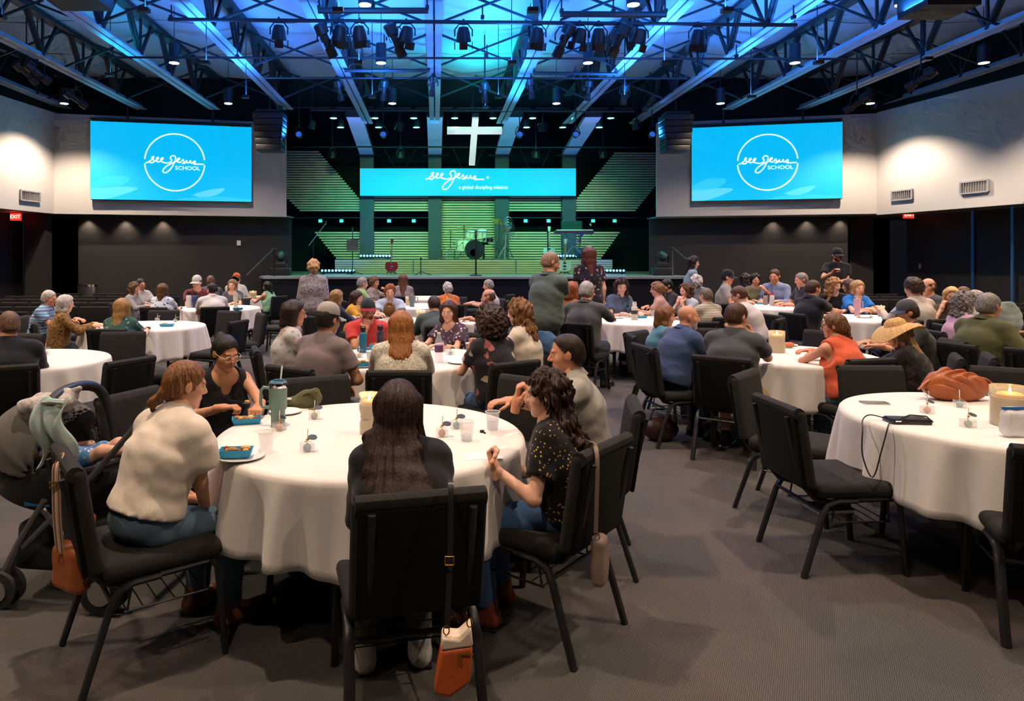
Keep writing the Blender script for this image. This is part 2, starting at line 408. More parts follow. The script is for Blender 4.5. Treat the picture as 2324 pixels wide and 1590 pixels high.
# panel joints on the lower right wall, reflected blue light put in as emission, pilasters and doors
m_bl = mat('blue_lit_reveal', (0.02, 0.06, 0.12), 0.4, emit=(0.02, 0.12, 0.4), es=0.1)
for i, px in enumerate((2127, 2207, 2297)):
    Y = (16.8, 15.6, 14.3)[i]; p = at(px, 600, Y)
    g = G(); g.box((p[0], Y, 1.36), (0.022, 0.05, 2.72)); struct('trim_%d' % (i + 1), g, m_bl)
g = G(); g.box((-9.75, 17.1, 1.36), (0.5, 0.3, 2.72)); struct('trim_4', g, M_BLACKWALL)
g = G(); g.box((10.9, 17.9, 1.36), (0.6, 0.2, 2.72)); struct('trim_5', g, M_BLACKWALL)
# exit signs
m_red = mat('exit_glow', (0.6, 0.02, 0.02), 0.5, emit=(1.0, 0.02, 0.01), es=2.2)
m_exl = mat('exit_letters', (1, 0.7, 0.6), 0.5, emit=(1.0, 0.5, 0.4), es=3)
def text_mesh(txt, size, depth=0.004):
    cu = bpy.data.curves.new('text', 'FONT'); cu.body = txt; cu.size = size; cu.extrude = depth; cu.align_x = 'CENTER'; cu.align_y = 'CENTER'; cu.resolution_u = 3
    o = bpy.data.objects.new('text', cu); COL.objects.link(o)
    dg = bpy.context.evaluated_depsgraph_get(); dg.update()
    me = bpy.data.meshes.new_from_object(o.evaluated_get(dg)); bpy.data.objects.remove(o); return me
def exit_sign(px, py, Y, lab):
    p = at(px, py, Y); t = thing('exit_sign', lab, 'exit sign', p)
    g = G(); g.box((0, 0, 0), (0.24, 0.05, 0.17)); mk('sign_body', g, m_red, t, False)
    g = G(); g.box((0, 0, 0.11), (0.03, 0.03, 0.06)); mk('bracket', g, M_BLKPLASTIC, t, False)
    o = link('lettering', text_mesh('EXIT', 0.12), m_exl, t); o.rotation_euler = (PI / 2, 0, 0); o.location = (0, -0.03, 0)
    add_light('POINT', (p[0], p[1] - 0.12, p[2] + 0.02), (0, 0, 0), 0.8, (1, 0.05, 0.03), 0.05)
exit_sign(36, 492, 16.6, 'red glowing exit sign under the left wall')
exit_sign(2062, 487, 16.9, 'red glowing exit sign beside the right wall')
# air grilles on the white walls
def grille(px0, px1, py0, py1, seg, lab):
    (ax, ay), (bx, by) = seg
    def hit(px):
        k = (px - CX) / F; t = (k * ay - ax) / ((bx - ax) - k * (by - ay)); return np.array((ax + t * (bx - ax), ay + t * (by - ay)))
    a, b_ = hit(px0), hit(px1); c = (a + b_) / 2; d = b_ - a; Wd = np.linalg.norm(d); rz = math.atan2(d[1], d[0])
    z0 = CH + (CY - py1) / F * c[1]; z1 = CH + (CY - py0) / F * c[1]
    n = np.array((d[1], -d[0])) / Wd
    if np.dot(n, -c) < 0: n = -n
    t = thing('air_grille', lab, 'vent', (c[0] + n[0] * 0.03, c[1] + n[1] * 0.03, (z0 + z1) / 2), rz); hh = z1 - z0
    g = G(); g.box((0, 0, hh / 2), (Wd, .04, .03)); g.box((0, 0, -hh / 2), (Wd, .04, .03)); g.box((Wd / 2, 0, 0), (.03, .04, hh)); g.box((-Wd / 2, 0, 0), (.03, .04, hh)); mk('frame', g, mat('vent_frame', (.35, .36, .4), .5), t, False)
    ns = max(4, int(Wd / 0.055))
    me = None
    for i in range(ns):
        if me is None:
            g = G(); g.box((0, 0, 0), (0.016, .03, hh - .03)); me = g.mesh('slat', False); me.materials.append(mat('vent_slat', (.28, .27, .26), .5))
        o = link('slat', me, None, t); o.location = (-Wd / 2 + Wd * (i + .5) / ns, 0, 0)
grille(44, 88, 434, 456, (LW[1], LW[0]), 'grey air grille low on the left white wall')
grille(2026, 2073, 432, 453, (RW[0], RW[1]), 'smaller grey air grille above the right exit sign')
grille(2182, 2246, 411, 437, (RW[0], RW[1]), 'larger grey air grille on the right white wall')
# wall plates
def plate(px, py, Y, lab):
    p = at(px, py, Y); t = thing('wall_plate', lab, 'wall plate', p)
    g = G(); g.box((0, 0, 0), (0.1, 0.012, 0.13)); mk('cover', g, M_WHITEPL, t, False); g = G(); g.box((0, -.01, 0), (0.03, 0.012, 0.06)); mk('rocker', g, M_WHITEPL, t, False)
plate(542, 551, 18.35, 'small white wall plate on black wall left of stage')
plate(1596, 548, 18.4, 'small white wall plate on black wall right of stage')
plate(2090, 604, 17.0, 'pale notice plate on the dark wall under right exit sign')
# soffit downlights
def soffit_light(x, y, lab):
    t = thing('downlight', lab, 'downlight', (x, y, 2.73), 0, 'soffit downlights')
    g = G(); g.lathe([(0.035, 0), (0.055, 0), (0.055, .012), (0.035, .012)], n=14, close=True); mk('trim_ring', g, M_WHITEPL, t)
    g = G(); g.lathe([(0.0, .008), (0.034, .008)], n=12); mk('lens', g, M_LAMP, t)
    add_light('SPOT', (x, y, 2.70), (x, y + 0.12, 0), 42, WARM, 0.03, 95, 0.8)
for i, px in enumerate((198, 283, 368)):
    k = (px - CX) / F; Y = (17 + 0.2214 * 9.31 + .34) / (1 - 0.2214 * k); soffit_light(k * Y, Y, 'small soffit downlight over black wall left of stage, %s from left' % ORD[i])
for i, px in enumerate((1757, 1834, 1910)):
    k = (px - CX) / F; Y = (17 + 0.24 * 10.78 + .34) / (1 + 0.24 * k); soffit_light(k * Y, Y, 'small soffit downlight over black wall right of stage, %s from left' % ORD[i])
# ================================================================== pendants
def pendant(x, y, lab, zb=5.13, pw=1.0, bl=1.0):
    t = thing('pendant_light', lab, 'pendant light', (x, y, zb), 0, 'black cylinder pendants')
    g = G(); g.lathe([(0.088, 0), (0.095, 0), (0.095, 0.34), (0.02, 0.35), (0.02, .36)], n=18); g.v[0:0] = []; mk('housing', g, M_BLKPLASTIC, t)
    g = G(); g.lathe([(0.0, -.004), (0.082, -.004)], n=18); mk('lens', g, M_LAMP, t)
    g = G(); g.cyl((0, 0, .35), (0, 0, ZD - zb), 0.006, n=6); mk('stem', g, M_BLKPLASTIC, t)
    add_light('SPOT', (x, y, zb - 0.03), (x, y, 0), P_PEND * pw, WARM, 0.045, 124, bl)
PR = [(15.7, 'in the row nearest the stage'), (12.45, 'in the middle row'), (9.6, 'in the near row at the top edge')]
for yy, wh in PR:
    for k in range(-2, 4):
        x = -0.97 + 3.7 * k - (.32 if k == 3 else 0)
        px = CX + F * x / yy
        pendant(x, yy, 'black cylinder pendant lamp %s, %s from left' % (wh, ORD[k + 2]), pw=1.25 if k in (-2, 3) else 1.0, bl=.55 if k in (-2, 3) else 1.0)
for yy, wh in ((6.4, 'over the front row of tables'), (3.2, 'over the nearest table'), (0.0, 'above the camera position')):
    for k in range(-2, 4):
        pendant(-0.97 + 3.7 * k - (.32 if k == 3 else 0), yy, 'black cylinder pendant lamp %s, %s from left' % (wh, ORD[k + 2]), pw=.6 if yy == 0 else 1.0)
for i, (x, y, z, e, c) in enumerate(CEIL_WASH):  # boxes and hangers added to go with the wash lamps
    t = thing('added_uplight', 'added black lamp box under the joists, number %s of the wash from left front' % (ORD + ['sixteenth', 'seventeenth', 'eighteenth', 'nineteenth'])[i], 'added_uplight', (x, y, z), 0, 'added ceiling uplights')
    g = G(); g.box((0, 0, -.02), (.13, .10, .05)); mk('housing', g, M_BLKPLASTIC, t, False); g = G(); g.cyl((0, .04, 0), (0, .04, ZD - z), .007, n=5); mk('hanger', g, M_BLKPLASTIC, t)
# ================================================================== lighting pipes and stage fixtures
def pipe(name, a, b_, r, lab, hang=True):
    t = thing(name, lab, 'pipe', (0, 0, 0))
    g = G(); g.cyl(a, b_, r, n=8); mk('tube', g, M_STEEL_DK, t)
    if hang:
        n = max(2, int(abs(b_[0] - a[0]) / 2))
        for i in range(n + 1):
            x = a[0] + (b_[0] - a[0]) * (i + .02) / (n + .04); g = G(); g.cyl((x, a[1], a[2]), (x, a[1], ZJ + .02 if a[2] < ZJ else ZD), 0.012, n=6); g.box((x, a[1], a[2] + r), (.05, .07, .05)); mk('hanger', g, M_STEEL_DK, t)
    return t
YP = 10.3
pipe('lighting_pipe', at(382, 44, YP), at(1808, 57, YP), 0.03, 'long front lighting pipe carrying stage lamps, near top')
pipe('lighting_pipe', at(722, 24, 9.9), at(972, 24, 9.9), 0.045, 'short thick pipe above lamps left of centre joist')
pipe('lighting_pipe', at(1272, 32, 9.9), at(1512, 33, 9.9), 0.045, 'short thick pipe above lamps right of centre joist')
pipe('lighting_pipe', at(250, 130, 12.2), at(1960, 134, 12.2), 0.02, 'thin pipe spanning the whole ceiling behind pendants')
pipe('lighting_pipe', at(600, 177, 14.2), at(1560, 178, 14.2), 0.022, 'thin pipe across the teal lit ceiling bay')
pipe('lighting_pipe', at(782, 160, 13.6), at(975, 160, 13.6), 0.035, 'short pipe below teal bay left of centre joist')
pipe('lighting_pipe', at(1210, 166, 13.6), at(1400, 168, 13.6), 0.035, 'short pipe below teal bay right of centre joist')
pipe('lighting_pipe', at(706, 249, 17.6), at(1440, 252, 17.6), 0.035, 'grey pipe along the front edge of the stage ceiling')
pipe('lighting_pipe', at(660, 243, 18.6), at(1480, 245, 18.6), 0.03, 'dark pipe holding green lamps over the stage')
pipe('lighting_pipe', at(660, 333, 21.5), at(1480, 334, 21.5), 0.025, 'dark pipe across back of stage above banner', False)
def par(p, aim, lab, kind='par', glow=None, s=1.0, hang=0.16):
    t = thing('stage_lamp', lab, 'stage lamp', p)
    d = Vector([aim[i] - p[i] for i in range(3)]).normalized(); R = np.array(d.to_track_quat('Z', 'Y').to_matrix())
    tr = lambda q: R @ q
    g = G()
    if kind == 'par':
        g.lathe([(0.03, -.14), (0.07, -.13), (0.095, -.05), (0.105, .02), (0.115, .08), (0.105, .08), (0.095, .03)], n=12)
    else:
        g.lathe([(0.06, -.26), (0.09, -.24), (0.095, -.10), (0.06, -.08), (0.055, .10), (0.075, .11), (0.08, .26), (0.07, .26)], n=12)
        g.box((0, 0.085, -.16), (.05, .05, .12)); g.box((.09, 0, -.03), (.03, .02, .08))
    g.v = [tuple(np.array(q) * s) for q in g.v]
    mk('housing', g.xf(tr), M_BLKPLASTIC, t)
    ge = G(); ge.lathe([(0.0, .03 if kind == 'par' else .24), (0.09 if kind == 'par' else .065, .035 if kind == 'par' else .24)], n=12); ge.v = [tuple(np.array(q) * s) for q in ge.v]
    mk('lens', ge.xf(tr), glow or mat('amber_lens', (.25, .14, .06), .2, emit=(1, .5, .2), es=.12), t)
    if kind == 'par' and not glow:
        for a in range(4):
            gb = G(); gb.box((0.13 * math.cos(a * PI / 2), 0.13 * math.sin(a * PI / 2), .13), (.12 if a % 2 else .012, .012 if a % 2 else .12, .11)); gb.v = [tuple(np.array(q) * s) for q in gb.v]; mk('barn_door', gb.xf(tr), M_BLKPLASTIC, t, False)
    g = G(); w = 0.13 * s; g.tube([(-w, 0, 0), (-w, 0, .1 * s), (-w * .5, 0, hang), (w * .5, 0, hang), (w, 0, .1 * s), (w, 0, 0)], 0.011, 6); g.box((0, 0, hang + .03), (.03, .05, .08)); mk('yoke', g, M_BLKPLASTIC, t)
    if abs(p[1] - YP) > .05:
        g = G(); g.cyl((0, 0, hang + .05), (0, 0, (ZD - .09 if p[1] < 17.2 else ZD + .165) - p[2]), .014, n=6); mk('drop_stem', g, M_BLKPLASTIC, t)
    return t
for i, px in enumerate((633, 770, 816, 922, 1052, 1219, 1315, 1358, 1451, 1583)):
    p = at(px, 78 + (px - 633) * .011, YP); par(p, p + np.array((rnd.uniform(-.25, .25), .35, -1.0)), 'black par lamp with barn doors on front pipe, %s from left' % ORD[i], 'par', s=1.0, hang=.18)
for i, (px, dx) in enumerate(((740, .45), (897, .5), (1280, -.45), (1405, -.45))):
    p = at(px, 92, YP); par(p, p + np.array((dx, .45, -1.0)), 'long tilted spotlight on the front pipe, %s from left' % ORD[i], 'ell', hang=.2)
for i, (px, py, Y, dx) in enumerate(((60, 165, 13.0, .5), (85, 165, 13.0, .7), (172, 225, 14.8, .8), (2090, 180, 12.6, -.8), (1945, 235, 14.0, -.9), (625, 225, 16.8, .4), (1475, 232, 16.8, -.4))):
    p = at(px, py, Y); par(p, p + np.array((dx, .9, -.7)), 'dark spotlight hanging from side joist, %s from left' % ORD[[0, 1, 2, 6, 5, 3, 4][i]], 'ell', hang=.2)
for i, (px, py) in enumerate(((705, 285), (905, 290), (1232, 292), (1445, 287))):
    p = at(px, py, 18.4); par(p, p + np.array((rnd.uniform(-.3, .3), .2, -1.0)), 'small moving head lamp over the stage, %s from left' % ORD[i], 'par', mat('teal_lens', (.1, .4, .4), .2, emit=(.1, .9, .8), es=.4), hang=.16)
for i, (px, py, Y) in enumerate(((872, 205, 14.0), (982, 195, 14.0), (1100, 210, 14.0), (1205, 200, 14.0), (1335, 205, 14.2), (1418, 215, 14.2), (770, 205, 14.2))):
    p = at(px, py, Y); par(p, p + np.array((rnd.uniform(-.2, .2), .5, -1.0)), 'black spotlight in dark bay before stage, %s from left' % ORD[[1, 2, 3, 4, 5, 6, 0][i]], 'ell', s=.8, hang=.2)
m_green = mat('green_lamp', (.4, 1, .8), .5, emit=(.12, 1.0, .55), es=6)
gi = 0
for j, (py, Y, xs) in enumerate(((268, 18.6, (757, 851, 939, 1032, 1119, 1209, 1297, 1386)), (289, 19.8, (773, 859, 945, 1195, 1277, 1360)))):
    for i, px in enumerate(xs):
        p = at(px, py, Y); t = thing('stage_par_can', 'round can lamp glowing green over stage, %s in %s row' % (ORD[i], 'front' if j == 0 else 'rear'), 'stage lamp', p, 0, 'green stage cans')
        g = G(); g.lathe([(0.095, 0), (0.1, 0), (0.1, .2), (0.05, .28), (.02, .29)], n=14); mk('housing', g, M_BLKPLASTIC, t)
        g = G(); g.lathe([(0.0, -.003), (.09, -.003)], n=14); mk('lens', g, m_green, t)
        g = G(); g.tube([(0, 0, .28), (0, 0, .3 if j == 0 else ZD + .18 - p[2])], .012, 6); mk('clamp', g, M_BLKPLASTIC, t)
        add_light('SPOT', (p[0], p[1], p[2] - .04), (p[0] * .9 + .1, 23.2, 1.0 if j else 2.2), 190, TEAL if (i + j) % 3 else (.55, 1.0, .45), .08, 85, .8)

for x in (-2.6, .2, 2.0, 4.6):
    add_light('SPOT', (x, 17.7, 5.3), (x, 20.9, 1.35), 240, (.55, 1.0, .42), .08, 62, .8)

for x in (-3.0, -.4, 2.2, 4.8):
    add_light('SPOT', (x, 18.5, 5.4), (x, 17.9, 1.2), 480, TEAL, .08, 74, .9)
for i, x in enumerate((-3.4, -1.3, 2.1, 3.5, 5.4)):  # housings added for the blue spots on the joists
    p = np.array((x, 17.35, 4.72)); par(p, p + np.array((0, -1.0, .25)), 'added black lamp under stage edge pipe throwing blue upwards, %s from left' % ORD[i], 'par', mat('blue_lens', (.05, .1, .4), .2, emit=(.05, .2, 1), es=.5), s=.8, hang=.2)
# ================================================================== screens and lettering
m_cy = mat('cyan_screen', (0, .2, .3), .5, emit=hexc('00b7f1'), es=.9)
m_cy2 = mat('pale_wave_on_screen', (0, .2, .3), .5, emit=hexc('2cc6ee'), es=.9)
m_cy3 = mat('brighter_wave_on_screen', (0, .2, .3), .5, emit=hexc('5fd2f0'), es=.9)
m_wt = mat('white_on_screen', (.8, .8, .8), .5, emit=(1, 1, 1), es=1.0)
STROKES = [[(950, 1082), (968, 1074), (985, 1062), (1003, 1040), (1000, 1036), (990, 1045), (1003, 1062), (1000, 1075), (985, 1079), (972, 1074)],
           [(1003, 1070), (1020, 1062), (1035, 1045), (1028, 1040), (1020, 1052), (1022, 1068), (1035, 1072), (1052, 1062), (1065, 1047), (1060, 1041), (1050, 1052), (1052, 1068), (1070, 1075), (1095, 1078), (1115, 1070), (1122, 1056),
            (1112, 1045), (1120, 1030), (1135, 1025), (1147, 1036), (1142, 1066), (1122, 1108), (1096, 1138), (1075, 1147), (1063, 1138), (1070, 1118), (1095, 1095), (1130, 1075), (1155, 1064)],
           [(1155, 1064), (1170, 1052), (1176, 1043), (1166, 1042), (1158, 1055), (1165, 1070), (1180, 1070), (1198, 1050), (1201, 1060), (1205, 1072), (1192, 1078), (1210, 1075), (1222, 1055), (1222, 1070), (1235, 1072), (1248, 1055), (1248, 1070), (1258, 1074), (1275, 1058), (1280, 1068), (1270, 1080), (1300, 1080), (1336, 1080)]]
def smooth_path(P, n=5):
    P = [np.array(p, float) for p in P]; out = []
    for i in range(len(P) - 1):
        a, b_, c, d = P[max(i - 1, 0)], P[i], P[i + 1], P[min(i + 2, len(P) - 1)]
        for k in range(n):
            t = k / n; out.append(.5 * ((2 * b_) + (-a + c) * t + (2 * a - 5 * b_ + 4 * c - d) * t * t + (-a + 3 * b_ - 3 * c + d) * t ** 3))
    out.append(P[-1]); return out
def ribbon(g, pts, w, y=-0.012):
    """flat stroke in the xz plane, facing -y, with a little thickness"""
    pts = [np.array(p, float) for p in pts]
    L_, R_ = [], []
    for i, p in enumerate(pts):
        d = pts[min(i + 1, len(pts) - 1)] - pts[max(i - 1, 0)]; d /= np.linalg.norm(d) + 1e-9; n = np.array((-d[1], d[0])) * w / 2
        L_.append(p + n); R_.append(p - n)
    for i in range(len(pts) - 1):
        q = [L_[i], L_[i + 1], R_[i + 1], R_[i]]
        g.prism([tuple(k) for k in q], y, y + 0.004)
def logo(parent, c, k, w, plus=False):
    """k: metres per drawing unit; drawing origin (1143,1072)"""
    for S in STROKES:
        g = G(); ribbon(g, [((p[0] - 1143) * k + c[0], (1072 - p[1]) * k + c[1]) for p in smooth_path(S)], w); mk('script_stroke', g, m_wt, parent, False)
    if plus:
        g = G(); x, z = c[0] + 215 * k, c[1] - (-4) * k; g.box((x, -.01, z), (w * 2.4, .004, w * .8)); g.box((x, -.01, z), (w * .8, .004, w * 2.4)); mk('plus_mark', g, m_wt, parent, False)
def text_part(parent, txt, size, c, sx=1.0):
    o = link('lettering', text_mesh(txt, size, 0.002), m_wt, parent); o.rotation_euler = (PI / 2, 0, 0); o.location = (c[0], -0.012, c[1]); o.scale = (sx, 1, 1)
def side_screen(a, b_, z0, z1, lab):
    a = np.array(a); b_ = np.array(b_); d = b_ - a; Wd = float(np.linalg.norm(d)); rz = math.atan2(d[1], d[0]); c = (a + b_) / 2; hh = z1 - z0
    n = np.array((d[1], -d[0])) / Wd
    t = thing('video_screen', lab, 'screen', (c[0] + n[0] * .16, c[1] + n[1] * .16, (z0 + z1) / 2), rz)
    g = G(); g.box((0, 0.01, 0), (Wd, .02, hh)); mk('display', g, m_cy, t, False)
    g = G(); g.box((0, .06, 0), (Wd + .02, .07, hh + .02)); mk('casing', g, M_BLKPLASTIC, t, False)
    g = G(); g.box((0, .06, hh / 2 + .07), (Wd, .05, .05)); mk('mounting_rail', g, M_BLKPLASTIC, t, False)
    for i in range(4):
        g = G(); g.box((-Wd / 2 + Wd * (i + .5) / 4, .06, hh / 2 + .03), (.05, .05, .08)); mk('rail_clamp', g, M_BLKPLASTIC, t, False)
    for s in (-.28, .25):
        g = G(); g.cyl((s * Wd, .06, hh / 2 + .07), (s * Wd, .06, hh / 2 + .5), .025, n=8); mk('hanger', g, M_BLKPLASTIC, t)
    # pale wave shapes
    for poly, mm in (([(-.5, -.30), (-.38, -.20), (-.26, -.22), (-.33, -.33), (-.5, -.36)], m_cy2), ([(-.5, -.34), (-.22, -.34), (-.31, -.44), (-.42, -.5), (-.5, -.5)], m_cy3), ([(.12, -.42), (.23, -.35), (.33, -.33), (.27, -.42), (.18, -.45)], m_cy3), ([(.0, -.5), (.1, -.46), (.28, -.44), (.5, -.47), (.5, -.5)], m_cy2)):
        P = smooth_path(poly + poly[:1], 4)[:-1]; P = [(max(-.5, min(.5, q[0])) * Wd, max(-.5, min(.5, q[1])) * hh) for q in P]
        g = G(); g.prism(P, -.004, 0); mk('wave_shape', g, mm, t, False)
    R = 0.5 * hh * .745; k = R / 200; cz = 0.0; cx_ = 0.013 * Wd
    for a0, a1 in ((6, 175), (184, 356)):
        g = G(); ribbon(g, [(cx_ + R * math.cos(math.radians(q)), cz + R * math.sin(math.radians(q))) for q in np.linspace(a0, a1, 40)], .028); mk('ring_arc', g, m_wt, t, False)
    logo(t, (cx_, cz), k, .026); text_part(t, 'SCHOOL', k * 38, (cx_ + 85 * k, cz - 40 * k), 1.1)
    # light the screen gives off
    p = np.array((c[0], c[1])) + n * .2
    l = add_light('AREA', (p[0], p[1], (z0 + z1) / 2), (p[0] + n[0], p[1] + n[1], (z0 + z1) / 2 - .2), 26, hexc('00b7f1'), Wd, sy=hh)
    return t
side_screen((-8.47, 17.18), (-4.75, 18.01), 3.09, 5.0, 'large cyan screen with ringed script logo left of stage')
side_screen((6.61, 18.0), (10.0, 17.19), 3.11, 4.98, 'large cyan screen with ringed script logo right of stage')
# ================================================================== stage set
SY = 23.0
def sx(px, Y=SY): return (px - CX) / F * Y
def sz(py, Y=SY): return CH + (CY - py) / F * Y
def bxp(g, x0, x1, z0, z1, y0, y1): return g.box(((x0 + x1) / 2, (y0 + y1) / 2, (z0 + z1) / 2), (x1 - x0, y1 - y0, z1 - z0))
t = thing('banner_screen', 'wide cyan banner screen with script lettering above the drums', 'screen', (sx(1062, 22.6), 22.6, sz(413, 22.6)))
Wd = sx(1307, 22.6) - sx(817, 22.6); hh = sz(382, 22.6) - sz(444, 22.6)
g = G(); g.box((0, .01, 0), (Wd, .02, hh)); mk('display', g, m_cy, t, False)
g = G(); g.box((0, .06, 0), (Wd + .01, .08, hh + .01)); mk('casing', g, M_BLKPLASTIC, t, False)
kk = 22.6 / F / 2.891
logo(t, (sx(1040, 22.6) - t.location[0] - 8 * kk * 2.891, sz(404, 22.6) - t.location[2]), kk, .034, True)
text_part(t, 'a global discipling mission', .155, (sx(1097, 22.6) - t.location[0], sz(425, 22.6) - t.location[2]), 1.0)
add_light('AREA', (t.location[0], 22.5, t.location[2]), (t.location[0], 20, t.location[2] - .6), 14, hexc('00b7f1'), Wd, sy=hh)
# pillars with sloping canopy arms
m_pil = mat('stage_pillar_paint', (.055, .06, .065), .6)
m_arm = mat('grey_canopy_arm', (.5, .5, .52), .55)
for i, (a, b_) in enumerate(((817, 848), (972, 1002), (1124, 1155), (1276, 1307))):
    x0, x1 = sx(a, 22.8), sx(b_, 22.8); xc = (x0 + x1) / 2
    t = thing('stage_pillar', 'square dark stage pillar with lit sloping canopy arm, %s from left' % ORD[i], 'pillar', (xc, 22.8, 1.62), 0, 'stage pillars'); w = (x1 - x0) / 2
    g = G(); bxp(g, -w, w, 0, sz(340, 22.8) - 1.62, 0, .3); mk('post', g, m_pil, t, False)
    zt, zb, yt = 5.55 - 1.62, sz(352, 22.8) - 1.62, -3.5
    g = G()._a([(-w, -.02, zb), (w, -.02, zb), (w, yt, zt), (-w, yt, zt), (-w, -.02, zb + .12), (w, -.02, zb + .12), (w, yt, zt + .12), (-w, yt, zt + .12)], [(0, 1, 2, 3), (7, 6, 5, 4), (0, 4, 5, 1), (1, 5, 6, 2), (2, 6, 7, 3), (3, 7, 4, 0)]); mk('canopy_arm', g, m_arm, t, False)
    g = G(); g.box((0, -.1, zb - .02), (w * 4, .04, .03)); mk('cross_bar', g, M_STEEL_DK, t, False)
    g = G(); bxp(g, -w * 1.1, w * 1.1, zt, zt + .14, yt - .06, yt + .1); mk('arm_bracket', g, M_BLKPLASTIC, t, False)
    add_light('SPOT', (xc, 18.6, 4.75), (xc, 19.6, 5.6), 75, (.16, .28, 1.0) if i in (0, 3) else (.05, .45, 1.0), .1, 90, .9)
# wood slat panels: every slat its own piece
PT = 5.5 * SY / F
def slat_panel(poly, y, lab, pitch=PT, th=.03, parent=None):
    """poly in pixels; horizontal slats clipped to it"""
    P = [(sx(a, y), sz(b_, y)) for a, b_ in poly]
    zs = [q[1] for q in P]; z0, z1 = min(zs), max(zs)
    xs = [q[0] for q in P]; xc = sum(xs) / len(xs)
    t = thing('slat_panel', lab, 'slat panel', (xc, y, z0), 0, 'stage wood slat panels')
    n = int((z1 - z0) / pitch)
    back = G()
    for i in range(n):
        zc = z0 + (i + .5) * (z1 - z0) / n; X = []
        for j in range(len(P)):
            (xa, za), (xb, zb) = P[j], P[(j + 1) % len(P)]
            if (za - zc) * (zb - zc) < 0: X.append(xa + (xb - xa) * (zc - za) / (zb - za))
        if len(X) < 2: continue
        a, b_ = min(X), max(X); h = (z1 - z0) / n * .66
        g = G(); bxp(g, a - xc, b_ - xc, zc - z0 - h / 2, zc - z0 + h / 2, -th, 0); mk('slat', g, M_WOOD, t, False)
    back.prism([(q[0] - xc, q[1] - z0) for q in P], .01, .03); mk('backing', back, M_BLACKCEIL, t, False)
slat_panel([(648, 342), (722, 342), (817, 452), (817, 480), (683, 480), (648, 446)], SY, 'upper left wood slat panel with slanted ends')
slat_panel([(1307, 452), (1396, 345), (1492, 345), (1492, 416), (1440, 480), (1307, 480)], SY, 'upper right wood slat panel with slanted ends')
slat_panel([(848, 444), (972, 444), (972, 480), (848, 480)], SY, 'short wood slat panel under banner, between left pillars')
slat_panel([(1002, 444), (1124, 444), (1124, 588), (1002, 588)], SY, 'tall wood slat panel behind the drum kit')
slat_panel([(1155, 444), (1276, 444), (1276, 480), (1155, 480)], SY, 'short wood slat panel under banner, between right pillars')
slat_panel([(713, 525), (817, 525), (817, 588), (765, 588)], SY, 'lower left wood slat panel tapering downwards')
slat_panel([(848, 525), (972, 525), (972, 588), (848, 588)], SY, 'lower wood slat panel between left pillars')
slat_panel([(1155, 525), (1276, 525), (1276, 588), (1155, 588)], SY, 'lower wood slat panel between right pillars')
slat_panel([(1307, 525), (1408, 525), (1362, 588), (1307, 588)], SY, 'lower right wood slat panel tapering downwards')
# riser
RY = 20.6; x0, x1 = sx(760, RY), sx(1390, RY); ZR = 1.62
t = thing('drum_riser', 'long stage riser faced with pale wood slats under the drums', 'riser', ((x0 + x1) / 2, RY, ZS)); w = (x1 - x0) / 2
g = G(); bxp(g, -w, w, 0, ZR - ZS - .012, .03, 2.5); mk('deck', g, mat('riser_deck', (.2, .2, .2), .5), t, False)
for i in range(6):
    z = .035 + i * .066
    for a, b_ in ((-w, -w * .44), (-w * .43, w * .3), (w * .31, w)):
        g = G(); bxp(g, a, b_, z - .025, z + .025, 0, .025); mk('slat', g, M_WOOD, t, False)
# small wash lights in the dark band
m_sq = mat('teal_square', (.1, .5, .4), .5, emit=(.1, .8, .6), es=.7)
for i, px in enumerate((727, 775, 883, 939, 1193, 1245, 1346, 1395)):
    p = at(px, 501, 22.7); t = thing('wash_light', 'small square teal wash light in dark band, %s from left' % ORD[i], 'stage lamp', p, 0, 'square wash lights')
    g = G(); g.box((0, .05, 0), (.15, .1, .13)); mk('housing', g, M_BLKPLASTIC, t, False); g = G(); g.box((0, -.006, 0), (.12, .012, .1)); mk('lens', g, m_sq, t, False)
    g = G(); g.cyl((0, .06, .06), (0, .06, .14), .012, n=6); mk('bracket', g, M_BLKPLASTIC, t)
for i, (a, b_) in enumerate(((660, 820), (846, 974), (1153, 1278), (1305, 1450))):
    pipe('rail_pipe', at(a, 494, 22.76), at(b_, 494, 22.76), .015, 'thin rail behind square wash lights, %s from left' % ORD[i], False)
# cross
CY0 = 18.3
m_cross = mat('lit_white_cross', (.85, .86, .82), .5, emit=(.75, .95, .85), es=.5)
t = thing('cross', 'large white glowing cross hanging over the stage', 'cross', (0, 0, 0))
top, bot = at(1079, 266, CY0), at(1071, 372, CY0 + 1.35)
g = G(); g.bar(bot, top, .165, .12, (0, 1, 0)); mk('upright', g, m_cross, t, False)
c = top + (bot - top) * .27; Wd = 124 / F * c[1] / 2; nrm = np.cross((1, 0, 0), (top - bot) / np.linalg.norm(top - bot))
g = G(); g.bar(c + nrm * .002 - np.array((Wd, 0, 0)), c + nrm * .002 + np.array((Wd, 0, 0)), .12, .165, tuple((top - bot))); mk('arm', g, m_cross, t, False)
for s in (-1, 1):
    g = G(); q = c + np.array((s * Wd * .97, 0, .06)); g.cyl(q, q + np.array((0, 0, .62)), .006, n=5); mk('hanging_wire', g, M_STEEL_DK, t)
g = G(); g.box(top + np.array((0, 0, .05)), (.18, .12, .1)); mk('bracket', g, M_STEEL_DK, t, False)
add_light('SPOT', (c[0], 17.0, 4.2), c, 30, (.8, 1, .9), .1, 40, .6)
